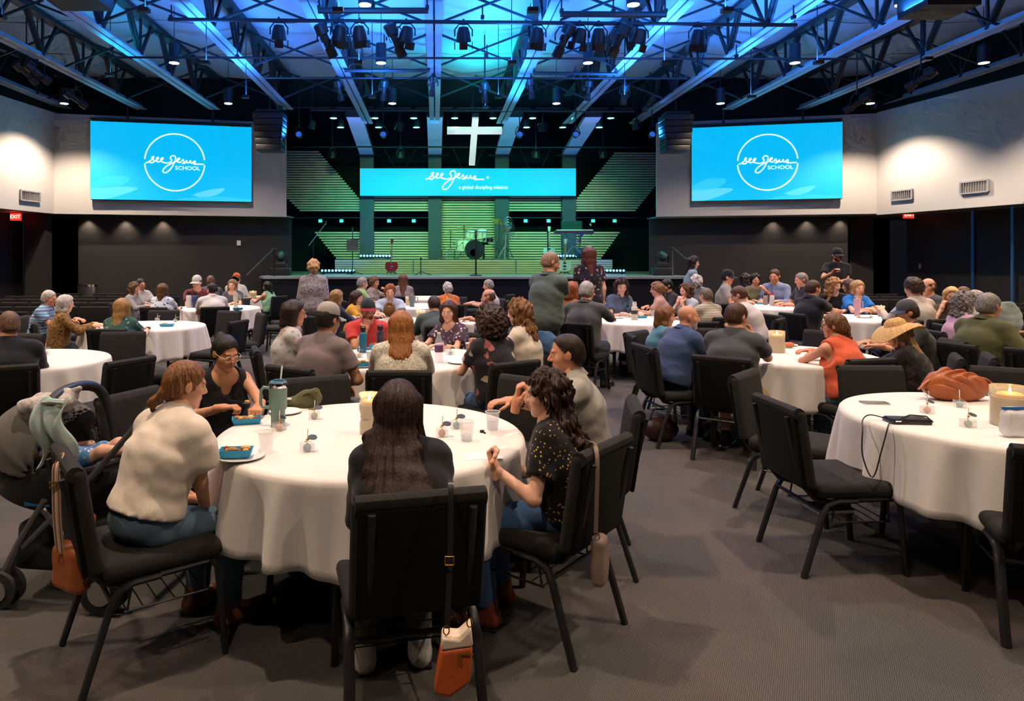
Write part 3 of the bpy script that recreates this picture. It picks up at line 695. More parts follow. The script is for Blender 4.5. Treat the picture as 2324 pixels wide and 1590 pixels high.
# struts above the banner
for i, (a, b_) in enumerate((((874, 340), (895, 380)), ((943, 340), (921, 380)), ((1030, 340), (1048, 380)), ((1095, 340), (1080, 380)), ((1181, 340), (1200, 380)), ((1248, 340), (1230, 380)))):
    t = thing('banner_strut', 'thin slanting strut holding the banner screen, %s from left' % ORD[i], 'strut', (0, 0, 0), 0, 'banner struts')
    g = G(); g.cyl(at(a[0], a[1], 22.4), at(b_[0], b_[1], 22.7), .012, n=6); mk('rod', g, M_STEEL_DK, t); g = G(); q = at(a[0], a[1], 22.4); g.ball(q, .03, 8); mk('eye_bolt', g, M_STEEL_DK, t)
for i, px in enumerate((754, 909, 1216, 1368)):
    p = at(px, 352, 21.5); par(p, p + np.array((0, .3, -1)), 'small dark lamp hanging behind canopy arms, %s from left' % ORD[i], 'par', mat('dim_teal_lens', (.05, .3, .3), .2, emit=(0, .5, .5), es=.15), s=.9, hang=.2)
# line-array speakers
def line_array(px0, px1, py0, py1, Y, lab, n=6):
    a, b_ = at(px0, py0, Y), at(px1, py1, Y); x = (a[0] + b_[0]) / 2; Wd = b_[0] - a[0]
    t = thing('line_array_speaker', lab, 'loudspeaker', (x, Y, b_[2])); hh = a[2] - b_[2]
    for i in range(n):
        g = G(); z = hh * (i + .5) / n; s = 1 - .02 * i; g.rbox((0, (n - i) * .012, z), (Wd * (.8 + .2 * i / n), .5, hh / n * .95), .015, 2); mk('speaker_cabinet', g, M_BLKPLASTIC, t)
    g = G(); g.box((0, 0, hh + .04), (Wd * .8, .4, .05)); g.cyl((0, 0, hh), (0, 0, ZD + .05 - b_[2]), .02, n=6); mk('flying_frame', g, M_STEEL_DK, t, False)
line_array(577, 648, 258, 343, 16.6, 'tall black hanging speaker array left of stage')
line_array(1500, 1568, 262, 345, 16.6, 'tall black hanging speaker array right of stage')
def hung_box(px0, px1, py, Y, lab):
    a, b_ = at(px0, py, Y), at(px1, py, Y)
    t = thing('hanging_speaker', lab, 'loudspeaker', ((a[0] + b_[0]) / 2, Y, a[2] + .1)); Wd = (b_[0] - a[0]) * .9
    g = G(); g.prism([(-Wd / 2 * .9, 0), (Wd / 2 * .9, 0), (Wd / 2, .55), (-Wd / 2, .55)], -.25, .3); mk('cabinet', g, M_BLKPLASTIC, t, False)
    g = G(); g.box((0, -.26, .28), (Wd * .8, .02, .4)); mk('grille', g, mat('speaker_grille', (.03, .03, .03), .7), t, False)
    g = G(); g.box((0, 0, .85), (.08, .08, 1.4)); mk('bracket', g, M_STEEL_DK, t, False)
hung_box(98, 245, 24, 8.6, 'black hanging speaker at the top left edge'); hung_box(2060, 2205, 45, 8.6, 'black hanging speaker at the top right edge')
# side floor lights (moving heads) and stage side boxes
for px, lab in ((637, 'black moving head lamp on box at left stage edge'), (1503, 'black moving head lamp on box at right stage edge')):
    p = at(px, 622, 18.0); p[2] = ZS; t = thing('moving_head_lamp', lab, 'stage lamp', p)
    g = G(); g.rbox((0, 0, .1), (.5, .3, .2), .02, 2); mk('road_case', g, M_BLKPLASTIC, t); g = G(); g.rbox((0, 0, .27), (.3, .25, .12), .02, 2); mk('lamp_base', g, M_BLKPLASTIC, t)
    g = G(); g.tube([(-.16, 0, .3), (-.17, 0, .5), (-.14, 0, .52)], .03, 6); g.tube([(.16, 0, .3), (.17, 0, .5), (.14, 0, .52)], .03, 6); mk('yoke', g, M_BLKPLASTIC, t)
    g = G(); g.ball((0, 0, .5), (.13, .15, .14), 12); mk('lamp_head', g, M_BLKPLASTIC, t); g = G(); g.ball((.03, -.11, .5), (.08, .05, .08), 10); mk('lens', g, mat('dull_lens', (.05, .1, .1), .1), t)
# handrails with steps
for px0, py0, px1, py1, s, lab in ((622, 564, 560, 625, -1, 'thin black stair handrail left of stage'), (1527, 561, 1570, 600, 1, 'thin black stair handrail right of stage')):
    t = thing('stair_handrail', lab, 'handrail', (0, 0, 0)); a, b_ = at(px0, py0, 17.2), at(px1, py1, 16.3)
    g = G(); g.tube([(a[0] - s * .05, a[1], a[2] - .02), a, b_, (b_[0], b_[1], b_[2] - .05)], .02, 8); mk('rail', g, M_STEEL_DK, t)
    g = G(); g.cyl((a[0], a[1], ZS), a, .018, n=6); mk('post', g, M_METAL if s > 0 else M_STEEL_DK, t); g = G(); g.cyl((b_[0], b_[1], 0), b_, .018, n=6); mk('post', g, M_STEEL_DK, t)
# LED strips on the stage floor
m_led = mat('blue_led', (.2, .5, 1), .5, emit=(.12, .38, 1.0), es=5)
def led(px0, px1, py, Y, z, lab):
    a, b_ = at(px0, py, Y), at(px1, py, Y); t = thing('led_bar', lab, 'light bar', ((a[0] + b_[0]) / 2, Y, z)); Wd = b_[0] - a[0]
    g = G(); g.box((0, 0, .05), (Wd, .1, .06)); mk('housing', g, M_BLKPLASTIC, t, False)
    for s in (-.4, .4):
        g = G(); g.box((s * Wd, 0, .01), (.05, .2, .02)); mk('foot', g, M_BLKPLASTIC, t, False)
    n = max(6, int(Wd / .09)); me = None
    for i in range(n):
        if me is None:
            g = G(); g.ball((0, 0, 0), (.033, .02, .033), 8); me = g.mesh('diode'); me.materials.append(m_led)
        o = link('diode', me, None, t); o.location = (-Wd / 2 + Wd * (i + .5) / n, -.055, .1)
    add_light('AREA', (t.location[0], Y - .05, z + .15), (t.location[0], Y + .1, z + 1.5), 26, (.03, .12, 1), Wd, sy=.08)
led(728, 806, 608, 19.6, ZS, 'bar of bright blue diodes on left stage floor')
led(816, 888, 579, 21.3, ZR, 'bar of bright blue diodes on riser left of drums')
led(1262, 1338, 577, 21.3, ZR, 'bar of bright blue diodes under the keyboard')
led(1358, 1418, 605, 19.6, ZS, 'bar of bright blue diodes on right stage floor')
# ================================================================== drum kit
m_dr = mat('cream_drum_wrap', (.72, .66, .48), .3); m_hd = mat('drum_head', (.75, .75, .7), .5); m_cym = mat('cymbal_bronze', (.8, .66, .35), .25, 1.0)
DX, DY = sx(1075, 21.8), 21.8
t = thing('drum_kit', 'cream drum kit with black bass drum head centre stage', 'drum kit', (DX, DY, ZR))
def drum(c, r, h, axis, nm, shell=m_dr, head=m_hd):
    c = np.array(c, float); ax = np.array(axis, float); ax /= np.linalg.norm(ax)
    g = G(); g.cyl(c - ax * h / 2, c + ax * h / 2, r, n=24); o = mk(nm, g, shell, t)
    g = G(); g.cyl(c + ax * h / 2, c + ax * (h / 2 + .012), r * .97, n=24); mk('drum_head', g, head, o)
    g = G(); g.tube([c + ax * (h / 2) + r * 1.02 * q for q in ring(ax)], .012, 6); mk('hoop', g, M_CHROME, o)
    for k in range(6):
        q = ring(ax, 6)[k]; g = G(); g.cyl(c - ax * h * .3 + q * (r + .012), c + ax * h * .3 + q * (r + .012), .008, n=5); mk('lug', g, M_CHROME, o)
    return o
def ring(ax, n=24):
    u = np.cross(ax, (0, 0, 1)) if abs(ax[2]) < .9 else np.cross(ax, (1, 0, 0)); u = u / np.linalg.norm(u); w = np.cross(ax, u)
    return [u * math.cos(2 * PI * k / n) + w * math.sin(2 * PI * k / n) for k in range(n + 1)]
drum((0, -.3, .29), .29, .42, (0, -1, 0), 'bass_drum', m_dr, mat('black_drum_head', (.015, .015, .018), .35))
g = G(); g.lathe([(0.0, 0), (.11, 0)], n=20); g.xf(lambda q: np.array((q[0] - .03, -.53, q[1] + .2))); mk('head_badge', g, mat('badge', (.5, .55, .5), .4), t)
drum((-.33, -.05, .42), .22, .36, (0, 0, 1), 'floor_tom'); drum((.25, -.2, .78), .15, .2, (0, -.25, 1), 'rack_tom'); drum((-.12, -.1, .78), .14, .18, (.1, -.25, 1), 'rack_tom'); drum((.45, .1, .6), .18, .14, (0, 0, 1), 'snare_drum', M_CHROME)
def cymbal(c, r, tilt, hgt, nm='cymbal'):
    g = G(); g.lathe([(.02, .03), (.05, .025), (.06, .008), (r * .6, 0), (r, -.015), (r, -.018), (.06, .002)], n=22)
    a, b_ = tilt
    def tr(q):
        x, y, z = q; z2 = z + a * x + b_ * y; return np.array((x + c[0], y + c[1], z2 + c[2]))
    o = mk(nm, g.xf(tr), m_cym, t)
    g = G(); g.cyl((c[0], c[1], .25), (c[0], c[1], c[2] + .06), .012, n=6)
    for k in range(3):
        q = 2 * PI * k / 3 + .4; g.cyl((c[0], c[1], .35), (c[0] + .25 * math.cos(q), c[1] + .25 * math.sin(q), 0), .01, n=5)
    mk('cymbal_stand', g, M_CHROME, t)
cymbal((-.3, .0, 1.0), .26, (.05, -.1), 0); cymbal((.8, .0, 1.18), .24, (-.3, -.25), 0); cymbal((-.72, .15, .85), .2, (0, -.1), 0, 'hi_hat'); cymbal((.98, .1, .95), .22, (.3, -.2), 0)
g = G(); g.cyl((.35, .5, 0), (.35, .5, .45), .03, n=8); g.cyl((.35, .5, .45), (.35, .5, .53), .17, n=16); mk('drum_throne', g, M_BLKPLASTIC, t)
for q in ((-1.0, -.1), (.75, -.25), (1.05, -.2), (-.6, -.3)):
    g = G(); g.cyl((q[0], q[1], 0), (q[0], q[1], .3), .01, n=5); g.cyl((q[0], q[1], .3), (q[0] * .6, q[1] - .1, .5), .009, n=5); g.ball((q[0] * .6, q[1] - .1, .5), .035, 8)
    for k in range(3): g.cyl((q[0], q[1], .03), (q[0] + .18 * math.cos(2.1 * k), q[1] + .18 * math.sin(2.1 * k), 0), .008, n=5)
    mk('drum_microphone', g, M_CHROME, t)
# round clear shield disc on a stand
p = at(1153, 520, 21.4); t = thing('stage_fan', 'round wire fan on tall stand right of drums', 'fan', (p[0], p[1], ZR))
g = G(); g.cyl((-.1, .1, 0), (-.05, .05, .8), .02, n=6); g.cyl((-.3, .3, 0), (-.05, .05, .5), .015, n=5); g.cyl((.2, .3, 0), (-.05, .05, .5), .015, n=5); mk('stand', g, M_CHROME, t)
zc = p[2] - ZR
for j, r in enumerate((.38, .3, .22, .14)):
    g = G(); g.tube([(r * .5 * math.cos(a), r * .5 * math.sin(a) * .3 , zc + r * math.sin(a + .0)) if False else (r * .48 * math.cos(a), -.05, zc + r * math.sin(a)) for a in np.linspace(0, 2 * PI, 29)], .007, 5, False); mk('guard_ring', g, M_CHROME, t)
for k in range(12):
    a = 2 * PI * k / 12; g = G(); g.cyl((0, -.05, zc), (.38 * .48 * math.cos(a), -.05, zc + .38 * math.sin(a)), .004, n=4); mk('guard_wire', g, M_CHROME, t)
for k in range(4):
    a = PI / 2 * k + .3; g = G(); g._a([(0, 0, zc), (.15 * math.cos(a), .02, zc + .3 * math.sin(a)), (.15 * math.cos(a + .6), -.02, zc + .3 * math.sin(a + .6))], [(0, 1, 2), (2, 1, 0)]); mk('blade', g, mat('fan_blade', (.35, .4, .42), .3, alpha=.5), t)
g = G(); g.cyl((0, -.06, zc), (0, .15, zc), .06, n=12); mk('motor', g, M_METAL, t)
# guitars on stands
def guitar(px, py, Y, z, body, lab, lean=.12, tw=0.0, hgt=1.0):
    p = at(px, py, Y); t = thing('electric_guitar', lab, 'guitar', (p[0], Y, z), tw)
    out = []
    for k in range(28):
        a = 2 * PI * k / 28; r = .155 + .045 * math.cos(2 * a) - (.035 if math.sin(a) > .6 else 0) + .03 * max(0, -math.sin(a)); out.append((r * math.cos(a) * .92, .24 + r * math.sin(a) * 1.25))
    T = lambda q: np.array((q[0] + .03 * q[2], q[1] + lean * q[2], q[2]))
    g = G(); g.prism(out, -.025, .025); mk('body', g.xf(T), body, t)
    g = G(); bxp(g, -.024, .024, .38, .86, -.04, -.02); mk('neck', g.xf(T), mat('fretboard', (.3, .2, .12), .5), t, False)
    g = G(); g.prism([(-.03, .86), (.03, .86), (.045, 1.0), (-.045, 1.0)], -.035, -.015); mk('headstock', g.xf(T), body, t, False)
    g = G(); bxp(g, -.04, .04, .2, .24, -.035, -.02); bxp(g, -.04, .04, .29, .33, -.035, -.02); mk('pickups', g.xf(T), M_CHROME, t, False)
    g = G(); bxp(g, -.045, .045, .13, .15, -.04, -.02); mk('bridge', g.xf(T), M_CHROME, t, False)
    g = G(); g.cyl((0, .1, 0), (0, .14, .7), .012, n=6); g.cyl((-.14, -.05, 0), (0, .1, .15), .012, n=6); g.cyl((.14, -.05, 0), (0, .1, .15), .012, n=6); g.cyl((0, .12, .7), (-.05, .05, .72), .01, n=5); g.box((0, .0, .05), (.24, .1, .02)); mk('stand', g, M_BLKPLASTIC, t)
guitar(888, 616, 19.9, ZS, mat('red_guitar', (.3, .02, .03), .25), 'dark red electric guitar on stand left of drums', tw=.15)
guitar(1281, 612, 19.8, ZS, mat('pale_guitar', (.55, .6, .55), .3), 'pale electric guitar on stand under the keyboard', tw=-.2)
guitar(1246, 600, 21.2, ZR, mat('mint_guitar', (.4, .5, .45), .3), 'mint electric guitar on riser behind standing person', tw=.1)
guitar(1316, 602, 21.0, ZR, mat('dark_guitar', (.06, .1, .12), .3), 'dark electric guitar on riser right of keyboard stand', tw=-.1)
# microphone and music stands
def mic_stand(px, Y, z, h, lab, boom=None, base='tri', tablet=False, r=.012):
    p = at(px, 600, Y); t = thing('microphone_stand', lab, 'mic stand', (p[0], Y, z))
    g = G(); g.cyl((0, 0, 0), (0, 0, h), r, n=6); mk('pole', g, M_BLKPLASTIC, t)
    if base == 'round':
        g = G(); g.lathe([(.16, 0), (.16, .02), (.03, .04)], n=18); mk('base', g, M_BLKPLASTIC, t)
    else:
        for k in range(3):
            g = G(); g.cyl((0, 0, .1), (.28 * math.cos(2.1 * k), .28 * math.sin(2.1 * k), 0), .01, n=5); mk('leg', g, M_BLKPLASTIC, t)
    e = np.array((0, 0, h))
    if boom:
        e = np.array(boom); g = G(); g.cyl((-.35 * e[0], 0, h - .35 * (e[2] - h)), e, .012, n=6); mk('boom', g, M_METAL, t)
    g = G(); g.ball(e + np.array((0, 0, .03)), (.03, .03, .035), 8); g.cyl(e, e - np.array((0, .06, .06)), .018, n=6); mk('microphone', g, M_BLKPLASTIC, t)
    if tablet:
        g = G(); g.box((0, -.03, h - .45), (.32, .02, .3), 0); g.box((.12, 0, h - .3), (.3, .2, .03)); mk('tablet', g, M_METAL, t, False)
    return t
mic_stand(711, 19.0, ZS, .95, 'boom microphone stand at far left of stage', (.35, -.05, 1.4)); mic_stand(800, 19.2, ZS, 1.25, 'stand with tablet and microphone left of drums', None, 'tri', True)
mic_stand(1080, 17.6, ZS, 1.08, 'straight black microphone stand at stage centre', None, 'round', r=.022); mic_stand(955, 18.2, ZS, .4, 'short black stand at front of riser'); mic_stand(1243, 19.5, ZS, 1.15, 'thin microphone stand behind the standing person')
# keyboard on X stand with laptop
p = at(1307, 525, 20.6); t = thing('stage_keyboard', 'keyboard with dark monitor on crossed stand, right of drums', 'keyboard', (p[0], 20.9, ZR))
zt = p[2] - ZR
g = G(); g.rbox((0, 0, zt), (1.15, .32, .09), .02, 2); kb = mk('keyboard_body', g, mat('red_black_keyboard', (.10, .02, .03), .35), t)
for i in range(30):
    g = G(); g.box((-.52 + i * .036, -.09, zt + .05), (.032, .13, .02)); mk('key', g, M_WHITEPL, kb, False)
for s in (-1, 1):
    g = G(); g.bar((s * .35, 0, 0), (-s * .3, 0, zt - .04), .035); mk('stand_leg', g, mat('blue_lit_stand', (.2, .25, .4), .3, .6), t, False)
g = G(); g.box((-.05, .08, zt + .2), (.62, .03, .26)); mk('monitor', g, mat('dark_monitor', (.01, .05, .05), .3), t, False)
g = G(); g.cyl((.55, .1, zt - .1), (.55, .1, zt + .2), .012, n=6); g.ball((.52, .05, zt + .22), .04, 8); mk('microphone', g, M_CHROME, t)
# steel drum bin by the left wall
p = at(200, 656, 15.8); t = thing('steel_bin', 'round brushed steel bin against the left black wall', 'bin', (p[0], p[1], 0.0))
g = G(); g.lathe([(.2, 0), (.21, .02), (.21, 1.0)], n=24); mk('drum', g, M_METAL, t); g = G(); g.lathe([(.215, 1.0), (.215, 1.05), (.1, 1.07), (.1, 1.04)], n=24); mk('lid', g, M_CHROME, t)
# ================================================================== soft-body mesher (signed distance volume -> surface nets)
class Vol:
    def __init__(s, lo, hi, h):
        s.h = h; s.lo = np.array(lo, float) - 2.5 * h; n = np.ceil((np.array(hi, float) - s.lo) / h).astype(int) + 4
        s.n = n; s.D = np.full(n, 0.5, np.float32)
        s.ax = [s.lo[i] + h * np.arange(n[i]) for i in range(3)]
    def reg(s, lo, hi):
        a = np.maximum(0, np.floor((np.array(lo) - s.lo) / s.h).astype(int)); b = np.minimum(s.n, np.ceil((np.array(hi) - s.lo) / s.h).astype(int) + 1)
        if np.any(b <= a): return None, None
        sl = tuple(slice(a[i], b[i]) for i in range(3))
        return sl, (s.ax[0][sl[0]][:, None, None], s.ax[1][sl[1]][None, :, None], s.ax[2][sl[2]][None, None, :])
    def _u(s, sl, d, k):
        A = s.D[sl]
        if k > 0:
            hh = np.maximum(k - np.abs(A - d), 0) / k; s.D[sl] = np.minimum(A, d) - hh * hh * k * .25
        else: s.D[sl] = np.minimum(A, d)
    def cap(s, a, b, ra, rb, k=.02, sx=1.0, flat=False, sub=False):
        a = np.array(a, float); b = np.array(b, float); m = max(ra, rb) * max(1, sx) + max(k, 2 * s.h) + .01
        sl, P = s.reg(np.minimum(a, b) - m, np.maximum(a, b) + m)
        if sl is None: return s
        c = (a[0] + b[0]) / 2; x = (P[0] - c) / sx + c if sx != 1 else P[0]
        ba = b - a; L2 = float(ba @ ba) + 1e-12
        q = ((x - a[0]) * ba[0] + (P[1] - a[1]) * ba[1] + (P[2] - a[2]) * ba[2]) / L2
        t = np.clip(q, 0, 1)
        d = np.sqrt((x - a[0] - t * ba[0]) ** 2 + (P[1] - a[1] - t * ba[1]) ** 2 + (P[2] - a[2] - t * ba[2]) ** 2) - (ra + (rb - ra) * t)
        if flat: d = np.maximum(d, (q - 1) * math.sqrt(L2))
        if sub: s.D[sl] = np.maximum(s.D[sl], -d)
        else: s._u(sl, d, k)
        return s
    def ell(s, c, r, k=.02, R=None, sub=False):
        c = np.array(c, float); r = np.array(r if hasattr(r, '__len__') else (r, r, r), float); m = max(r) + max(k, 2 * s.h) + .01
        sl, P = s.reg(c - m, c + m)
        if sl is None: return s
        x, y, z = P[0] - c[0], P[1] - c[1], P[2] - c[2]
        if R is not None: x, y, z = R[0, 0] * x + R[1, 0] * y + R[2, 0] * z, R[0, 1] * x + R[1, 1] * y + R[2, 1] * z, R[0, 2] * x + R[1, 2] * y + R[2, 2] * z
        k0 = np.sqrt((x / r[0]) ** 2 + (y / r[1]) ** 2 + (z / r[2]) ** 2); k1 = np.sqrt((x / r[0] ** 2) ** 2 + (y / r[1] ** 2) ** 2 + (z / r[2] ** 2) ** 2) + 1e-6
        d = k0 * (k0 - 1) / k1
        if sub:
            if k > 0:
                A = s.D[sl]; hh = np.maximum(k - np.abs(A + d), 0) / k; s.D[sl] = np.maximum(A, -d) + hh * hh * k * .25
            else: s.D[sl] = np.maximum(s.D[sl], -d)
        else: s._u(sl, d, k)
        return s
    def rb(s, c, d, r, k=.02, R=None):
        c = np.array(c, float); d = np.array(d, float) / 2; m = np.linalg.norm(d) + k + .02
        sl, P = s.reg(c - m, c + m)
        if sl is None: return s
        x, y, z = P[0] - c[0], P[1] - c[1], P[2] - c[2]
        if R is not None: x, y, z = R[0, 0] * x + R[1, 0] * y + R[2, 0] * z, R[0, 1] * x + R[1, 1] * y + R[2, 1] * z, R[0, 2] * x + R[1, 2] * y + R[2, 2] * z
        qx, qy, qz = np.abs(x) - d[0] + r, np.abs(y) - d[1] + r, np.abs(z) - d[2] + r
        dd = np.sqrt(np.maximum(qx, 0) ** 2 + np.maximum(qy, 0) ** 2 + np.maximum(qz, 0) ** 2) + np.minimum(np.maximum(qx, np.maximum(qy, qz)), 0) - r
        s._u(sl, dd, k); return s
    def P(s): return s.ax[0][:, None, None], s.ax[1][None, :, None], s.ax[2][None, None, :]
    def cut(s, fn):          # keep where fn <= 0
        x, y, z = s.P(); s.D = np.maximum(s.D, fn(x, y, z).astype(np.float32)); return s
    def add(s, fn):
        x, y, z = s.P(); s.D = s.D + fn(x, y, z).astype(np.float32); return s
    def net(s):
        D = s.D; S = D < 0
        nx, ny, nz = D.shape
        c = S[:-1, :-1, :-1].astype(np.int8)
        tot = sum(S[i:nx - 1 + i, j:ny - 1 + j, k:nz - 1 + k].astype(np.int8) for i in (0, 1) for j in (0, 1) for k in (0, 1))
        act = (tot > 0) & (tot < 8)
        I = np.argwhere(act)
        if len(I) == 0: return np.zeros((0, 3)), np.zeros((0, 4), int)
        idx = np.full(act.shape, -1, np.int64); idx[act] = np.arange(len(I))
        acc = np.zeros((len(I), 3)); cnt = np.zeros(len(I))
        cor = [(i, j, k) for i in (0, 1) for j in (0, 1) for k in (0, 1)]
        val = {q: D[I[:, 0] + q[0], I[:, 1] + q[1], I[:, 2] + q[2]] for q in cor}
        for q in cor:
            for a in range(3):
                if q[a]: continue
                p = list(q); p[a] = 1; p = tuple(p); va, vb = val[q], val[p]; m = (va < 0) != (vb < 0)
                t = va[m] / (va[m] - vb[m]); base = np.array(q, float)[None].repeat(m.sum(), 0); base[:, a] += t
                acc[m] += base; cnt[m] += 1
        V = s.lo + (I + acc / cnt[:, None]) * s.h
        Fs = []
        for a in range(3):
            b, c2 = (a + 1) % 3, (a + 2) % 3
            sl0 = [slice(None)] * 3; sl1 = [slice(None)] * 3; sl0[a] = slice(0, -1); sl1[a] = slice(1, None)
            A = S[tuple(sl0)]; B = S[tuple(sl1)]
            for inside, flip in ((A & ~B, False), (B & ~A, True)):
                E = np.argwhere(inside); E = E[(E[:, b] > 0) & (E[:, c2] > 0) & (E[:, b] < D.shape[b] - 1) & (E[:, c2] < D.shape[c2] - 1)]
                if len(E) == 0: continue
                def ix(db, dc):
                    q = E.copy(); q[:, b] -= db; q[:, c2] -= dc; return idx[q[:, 0], q[:, 1], q[:, 2]]
                quad = np.stack([ix(1, 1), ix(0, 1), ix(0, 0), ix(1, 0)], 1)
                if flip: quad = quad[:, ::-1]
                Fs.append(quad)
        return V, np.concatenate(Fs) if Fs else np.zeros((0, 4), int)
def np_mesh(name, V, Q, smooth=True):
    me = bpy.data.meshes.new(name); n = len(Q)
    me.vertices.add(len(V)); me.vertices.foreach_set('co', np.asarray(V, np.float32).ravel())
    me.loops.add(4 * n); me.loops.foreach_set('vertex_index', np.asarray(Q, np.int32).ravel())
    me.polygons.add(n); me.polygons.foreach_set('loop_start', np.arange(0, 4 * n, 4, dtype=np.int32))
    if smooth: me.polygons.foreach_set('use_smooth', np.ones(n, bool))
    me.update(calc_edges=True)
    return me
def vol_part(name, vol, m, parent=None, xf=None):
    V, Q = vol.net()
    if xf is not None and len(V): V = xf(V)
    return link(name, np_mesh(name, V, Q), m, parent)

# ================================================================== chairs
M_UPH = fabric('charcoal_chair_fabric', 'plain', [(.024, .0225, .0215)], 2.0, .92)
M_UPHB = fabric('black_chair_back_fabric', 'plain', [(.004, .004, .0042)], 2.0, .95)
for _m in (M_UPH, M_UPHB): _m.node_tree.nodes['Principled BSDF'].inputs['Sheen Weight'].default_value = .02
M_FRAME = mat('black_chair_frame', (.03, .03, .032), .38, .5, var=.2, vs=9)
def chair_back_xf(p):
    # recline: y shifts backwards with height
    z = p[2]; return np.array((p[0], p[1] - .15 * max(0, z - .40), z))
def build_chair(full=True):
    parts = []
    g = G(); g.rbox((0, .02, .435), (.47, .46, .085), .04, 3); parts.append(('seat', g, M_UPH))
    g = G()
    g.rbox((0, -.225, .645), (.465, .055, .41), .026, 3); g.xf(chair_back_xf); parts.append(('backrest', g, M_UPH))
    g = G(); g.rbox((0, -.260, .63), (.435, .022, .375), .01, 2); g.xf(chair_back_xf); parts.append(('back_panel', g, M_UPHB))
    g = G(); g.tube([(-.222, -.236, .83), (.222, -.236, .83)], .033, 10); g.xf(chair_back_xf); parts.append(('top_roll', g, M_UPH))
    if full:
        for s in (-1, 1):
            g = G(); g.tube([(s * .17, .10, .375), (s * .17, -.12, .365), (s * .17, -.20, .39), (s * .17, -.262, .46), (s * .17, -.339, .81)], .014, 7); parts.append(('back_post', g, M_FRAME))
            g = G(); g.tube([(s * .215, .20, .40), (s * .222, .225, .36), (s * .228, .255, 0)], .0185, 8, flat=.75); parts.append(('leg', g, M_FRAME))
            g = G(); g.tube([(s * .215, .0, .385), (s * .22, -.10, .385), (s * .222, -.155, .365), (s * .226, -.185, .31), (s * .232, -.285, 0)], .0195, 8, flat=.75); parts.append(('leg', g, M_FRAME))
            g = G(); g.tube([(s * .21, .2, .39), (s * .21, -.1, .385)], .013, 6); parts.append(('seat_rail', g, M_FRAME))
        g = G(); g.cyl((-.222, -.178, .325), (.222, -.178, .325), .010, n=6); parts.append(('stretcher', g, M_FRAME))
        g = G()
        for k in range(6): y = -.12 + .06 * k; g.cyl((-.2, y, .27), (.2, y, .27), .003, n=4)
        for s in (-1, 1):
            g.cyl((s * .2, -.13, .27), (s * .2, .19, .27), .005, n=5); g.cyl((s * .2, -.12, .27), (s * .2, -.1, .38), .005, n=5); g.cyl((s * .2, .18, .27), (s * .2, .18, .38), .005, n=5)
        parts.append(('book_rack', g, M_FRAME))
    return [(n, g.mesh(n), m) for n, g, m in parts]
CH_PARTS = build_chair()
for n, me, m in CH_PARTS: me.materials.append(m)
def chair(x, y, head, lab, group='black banquet chairs'):
    """head: degrees, 0 faces +Y, positive turns left"""
    t = thing('banquet_chair', lab, 'chair', (x, y, 0), math.radians(head), group)
    for n, me, m in CH_PARTS: link(n, me, None, t)
    return t
CHAIRS = []
def fwd(head): a = math.radians(head); return np.array((-math.sin(a), math.cos(a)))
# one-mesh chairs for the dark side rows
def row_chair_mesh():
    g = G(); g.rbox((0, .02, .435), (.5, .46, .085), .03, 2)
    q = G(); q.rbox((0, -.235, .64), (.5, .06, .42), .025, 2); q.xf(chair_back_xf); g._a(q.v, q.f)
    for s in (-1, 1):
        g.tube([(s * .22, .22, .4), (s * .22, .24, 0)], .014, 5); g.tube([(s * .22, -.15, .39), (s * .23, -.28, 0)], .014, 5)
    me = g.mesh('row_chair'); me.materials.append(mat('row_chair_black', (.018, .017, .017), .85, spec=.2)); return me
RCM = row_chair_mesh()
for side, x0, x1, ys in ((-1, -9.7, -5.3, (10.6, 11.7, 12.8, 13.9, 15.0, 16.0)), (1, 8.2, 11.6, (9.3, 10.4, 11.5, 12.6, 13.7, 14.8, 15.8))):
    for j, y in enumerate(ys):
        xa = x0 + (0.15 * j if side < 0 else 0); xb = x1 if side < 0 else x1 - .17 * j
        n = int((xb - xa) / .53)
        for i in range(n):
            o = link('row_chair', RCM); o.location = (xa + .53 * i + .26, y, 0)
            tag(o, 'black linked chair in the dark rows on the %s, %s row from the front' % ('left' if side < 0 else 'right', ORD[j]), 'chair', 'dark rows of chairs on the %s' % ('left' if side < 0 else 'right'))

# ================================================================== round tables
M_CLOTH = mat('white_tablecloth', (.76, .715, .675), .85, spec=.15, bump=.08, bs=300, sheen=.2)
M_TTOP = mat('table_laminate', (.25, .2, .16), .6)
def cloth_mesh(seed, R=.755, drop=.375, n=224):
    r_ = random.Random(seed); folds = []
    nf = r_.choice((17, 18, 19)); nf2 = nf + 11; ph = r_.uniform(0, 6.28)
    vs = []; fs = []
    rings = [(0.0, 0), (R * .4, 0), (R * .8, 0), (R * .965, 0), (R * .99, -.004), (R + .002, -.014), (R + .006, -.03)]
    m = 9
    for k in range(1, m + 1): rings.append((None, -.03 - (drop - .03) * k / m))
    am = [r_.uniform(.4, 1.25) for _ in range(40)]
    for (r, z) in rings:
        for k in range(n):
            a = 2 * PI * k / n
            if r is None:
                t = (-z - .03) / (drop - .03)
                A = am[int((nf * a + ph) / (2 * PI)) % 40]
                w = .62 * math.sin(nf * a + ph + .7 * math.sin(3 * a + seed)) + .38 * math.sin(nf2 * a + seed) + .3 * math.sin(5 * a + 2 * seed)
                rr = R + .006 + .03 * t + (.05 * (.5 + .5 * A) * w) * t ** .8
                zz = z - .012 * t * math.sin(4 * a + seed) * t
            else:
                rr, zz = r, z + (.0012 * math.sin(5 * a + seed) if r and r < R * .96 else 0)
            vs.append((rr * math.cos(a), rr * math.sin(a), zz))
    for i in range(1, len(rings) - 1):
        for k in range(n): fs.append((i * n + k, (i + 1) * n + k, (i + 1) * n + (k + 1) % n, i * n + (k + 1) % n)[::-1])
    fs.append(tuple(n + k for k in range(n)))
    # inner side so that the cloth has thickness
    g = G(); g._a([v for v in vs[n:]], [tuple(i - n for i in f) for f in fs])
    return g
LEGM = None
TABLES = {}
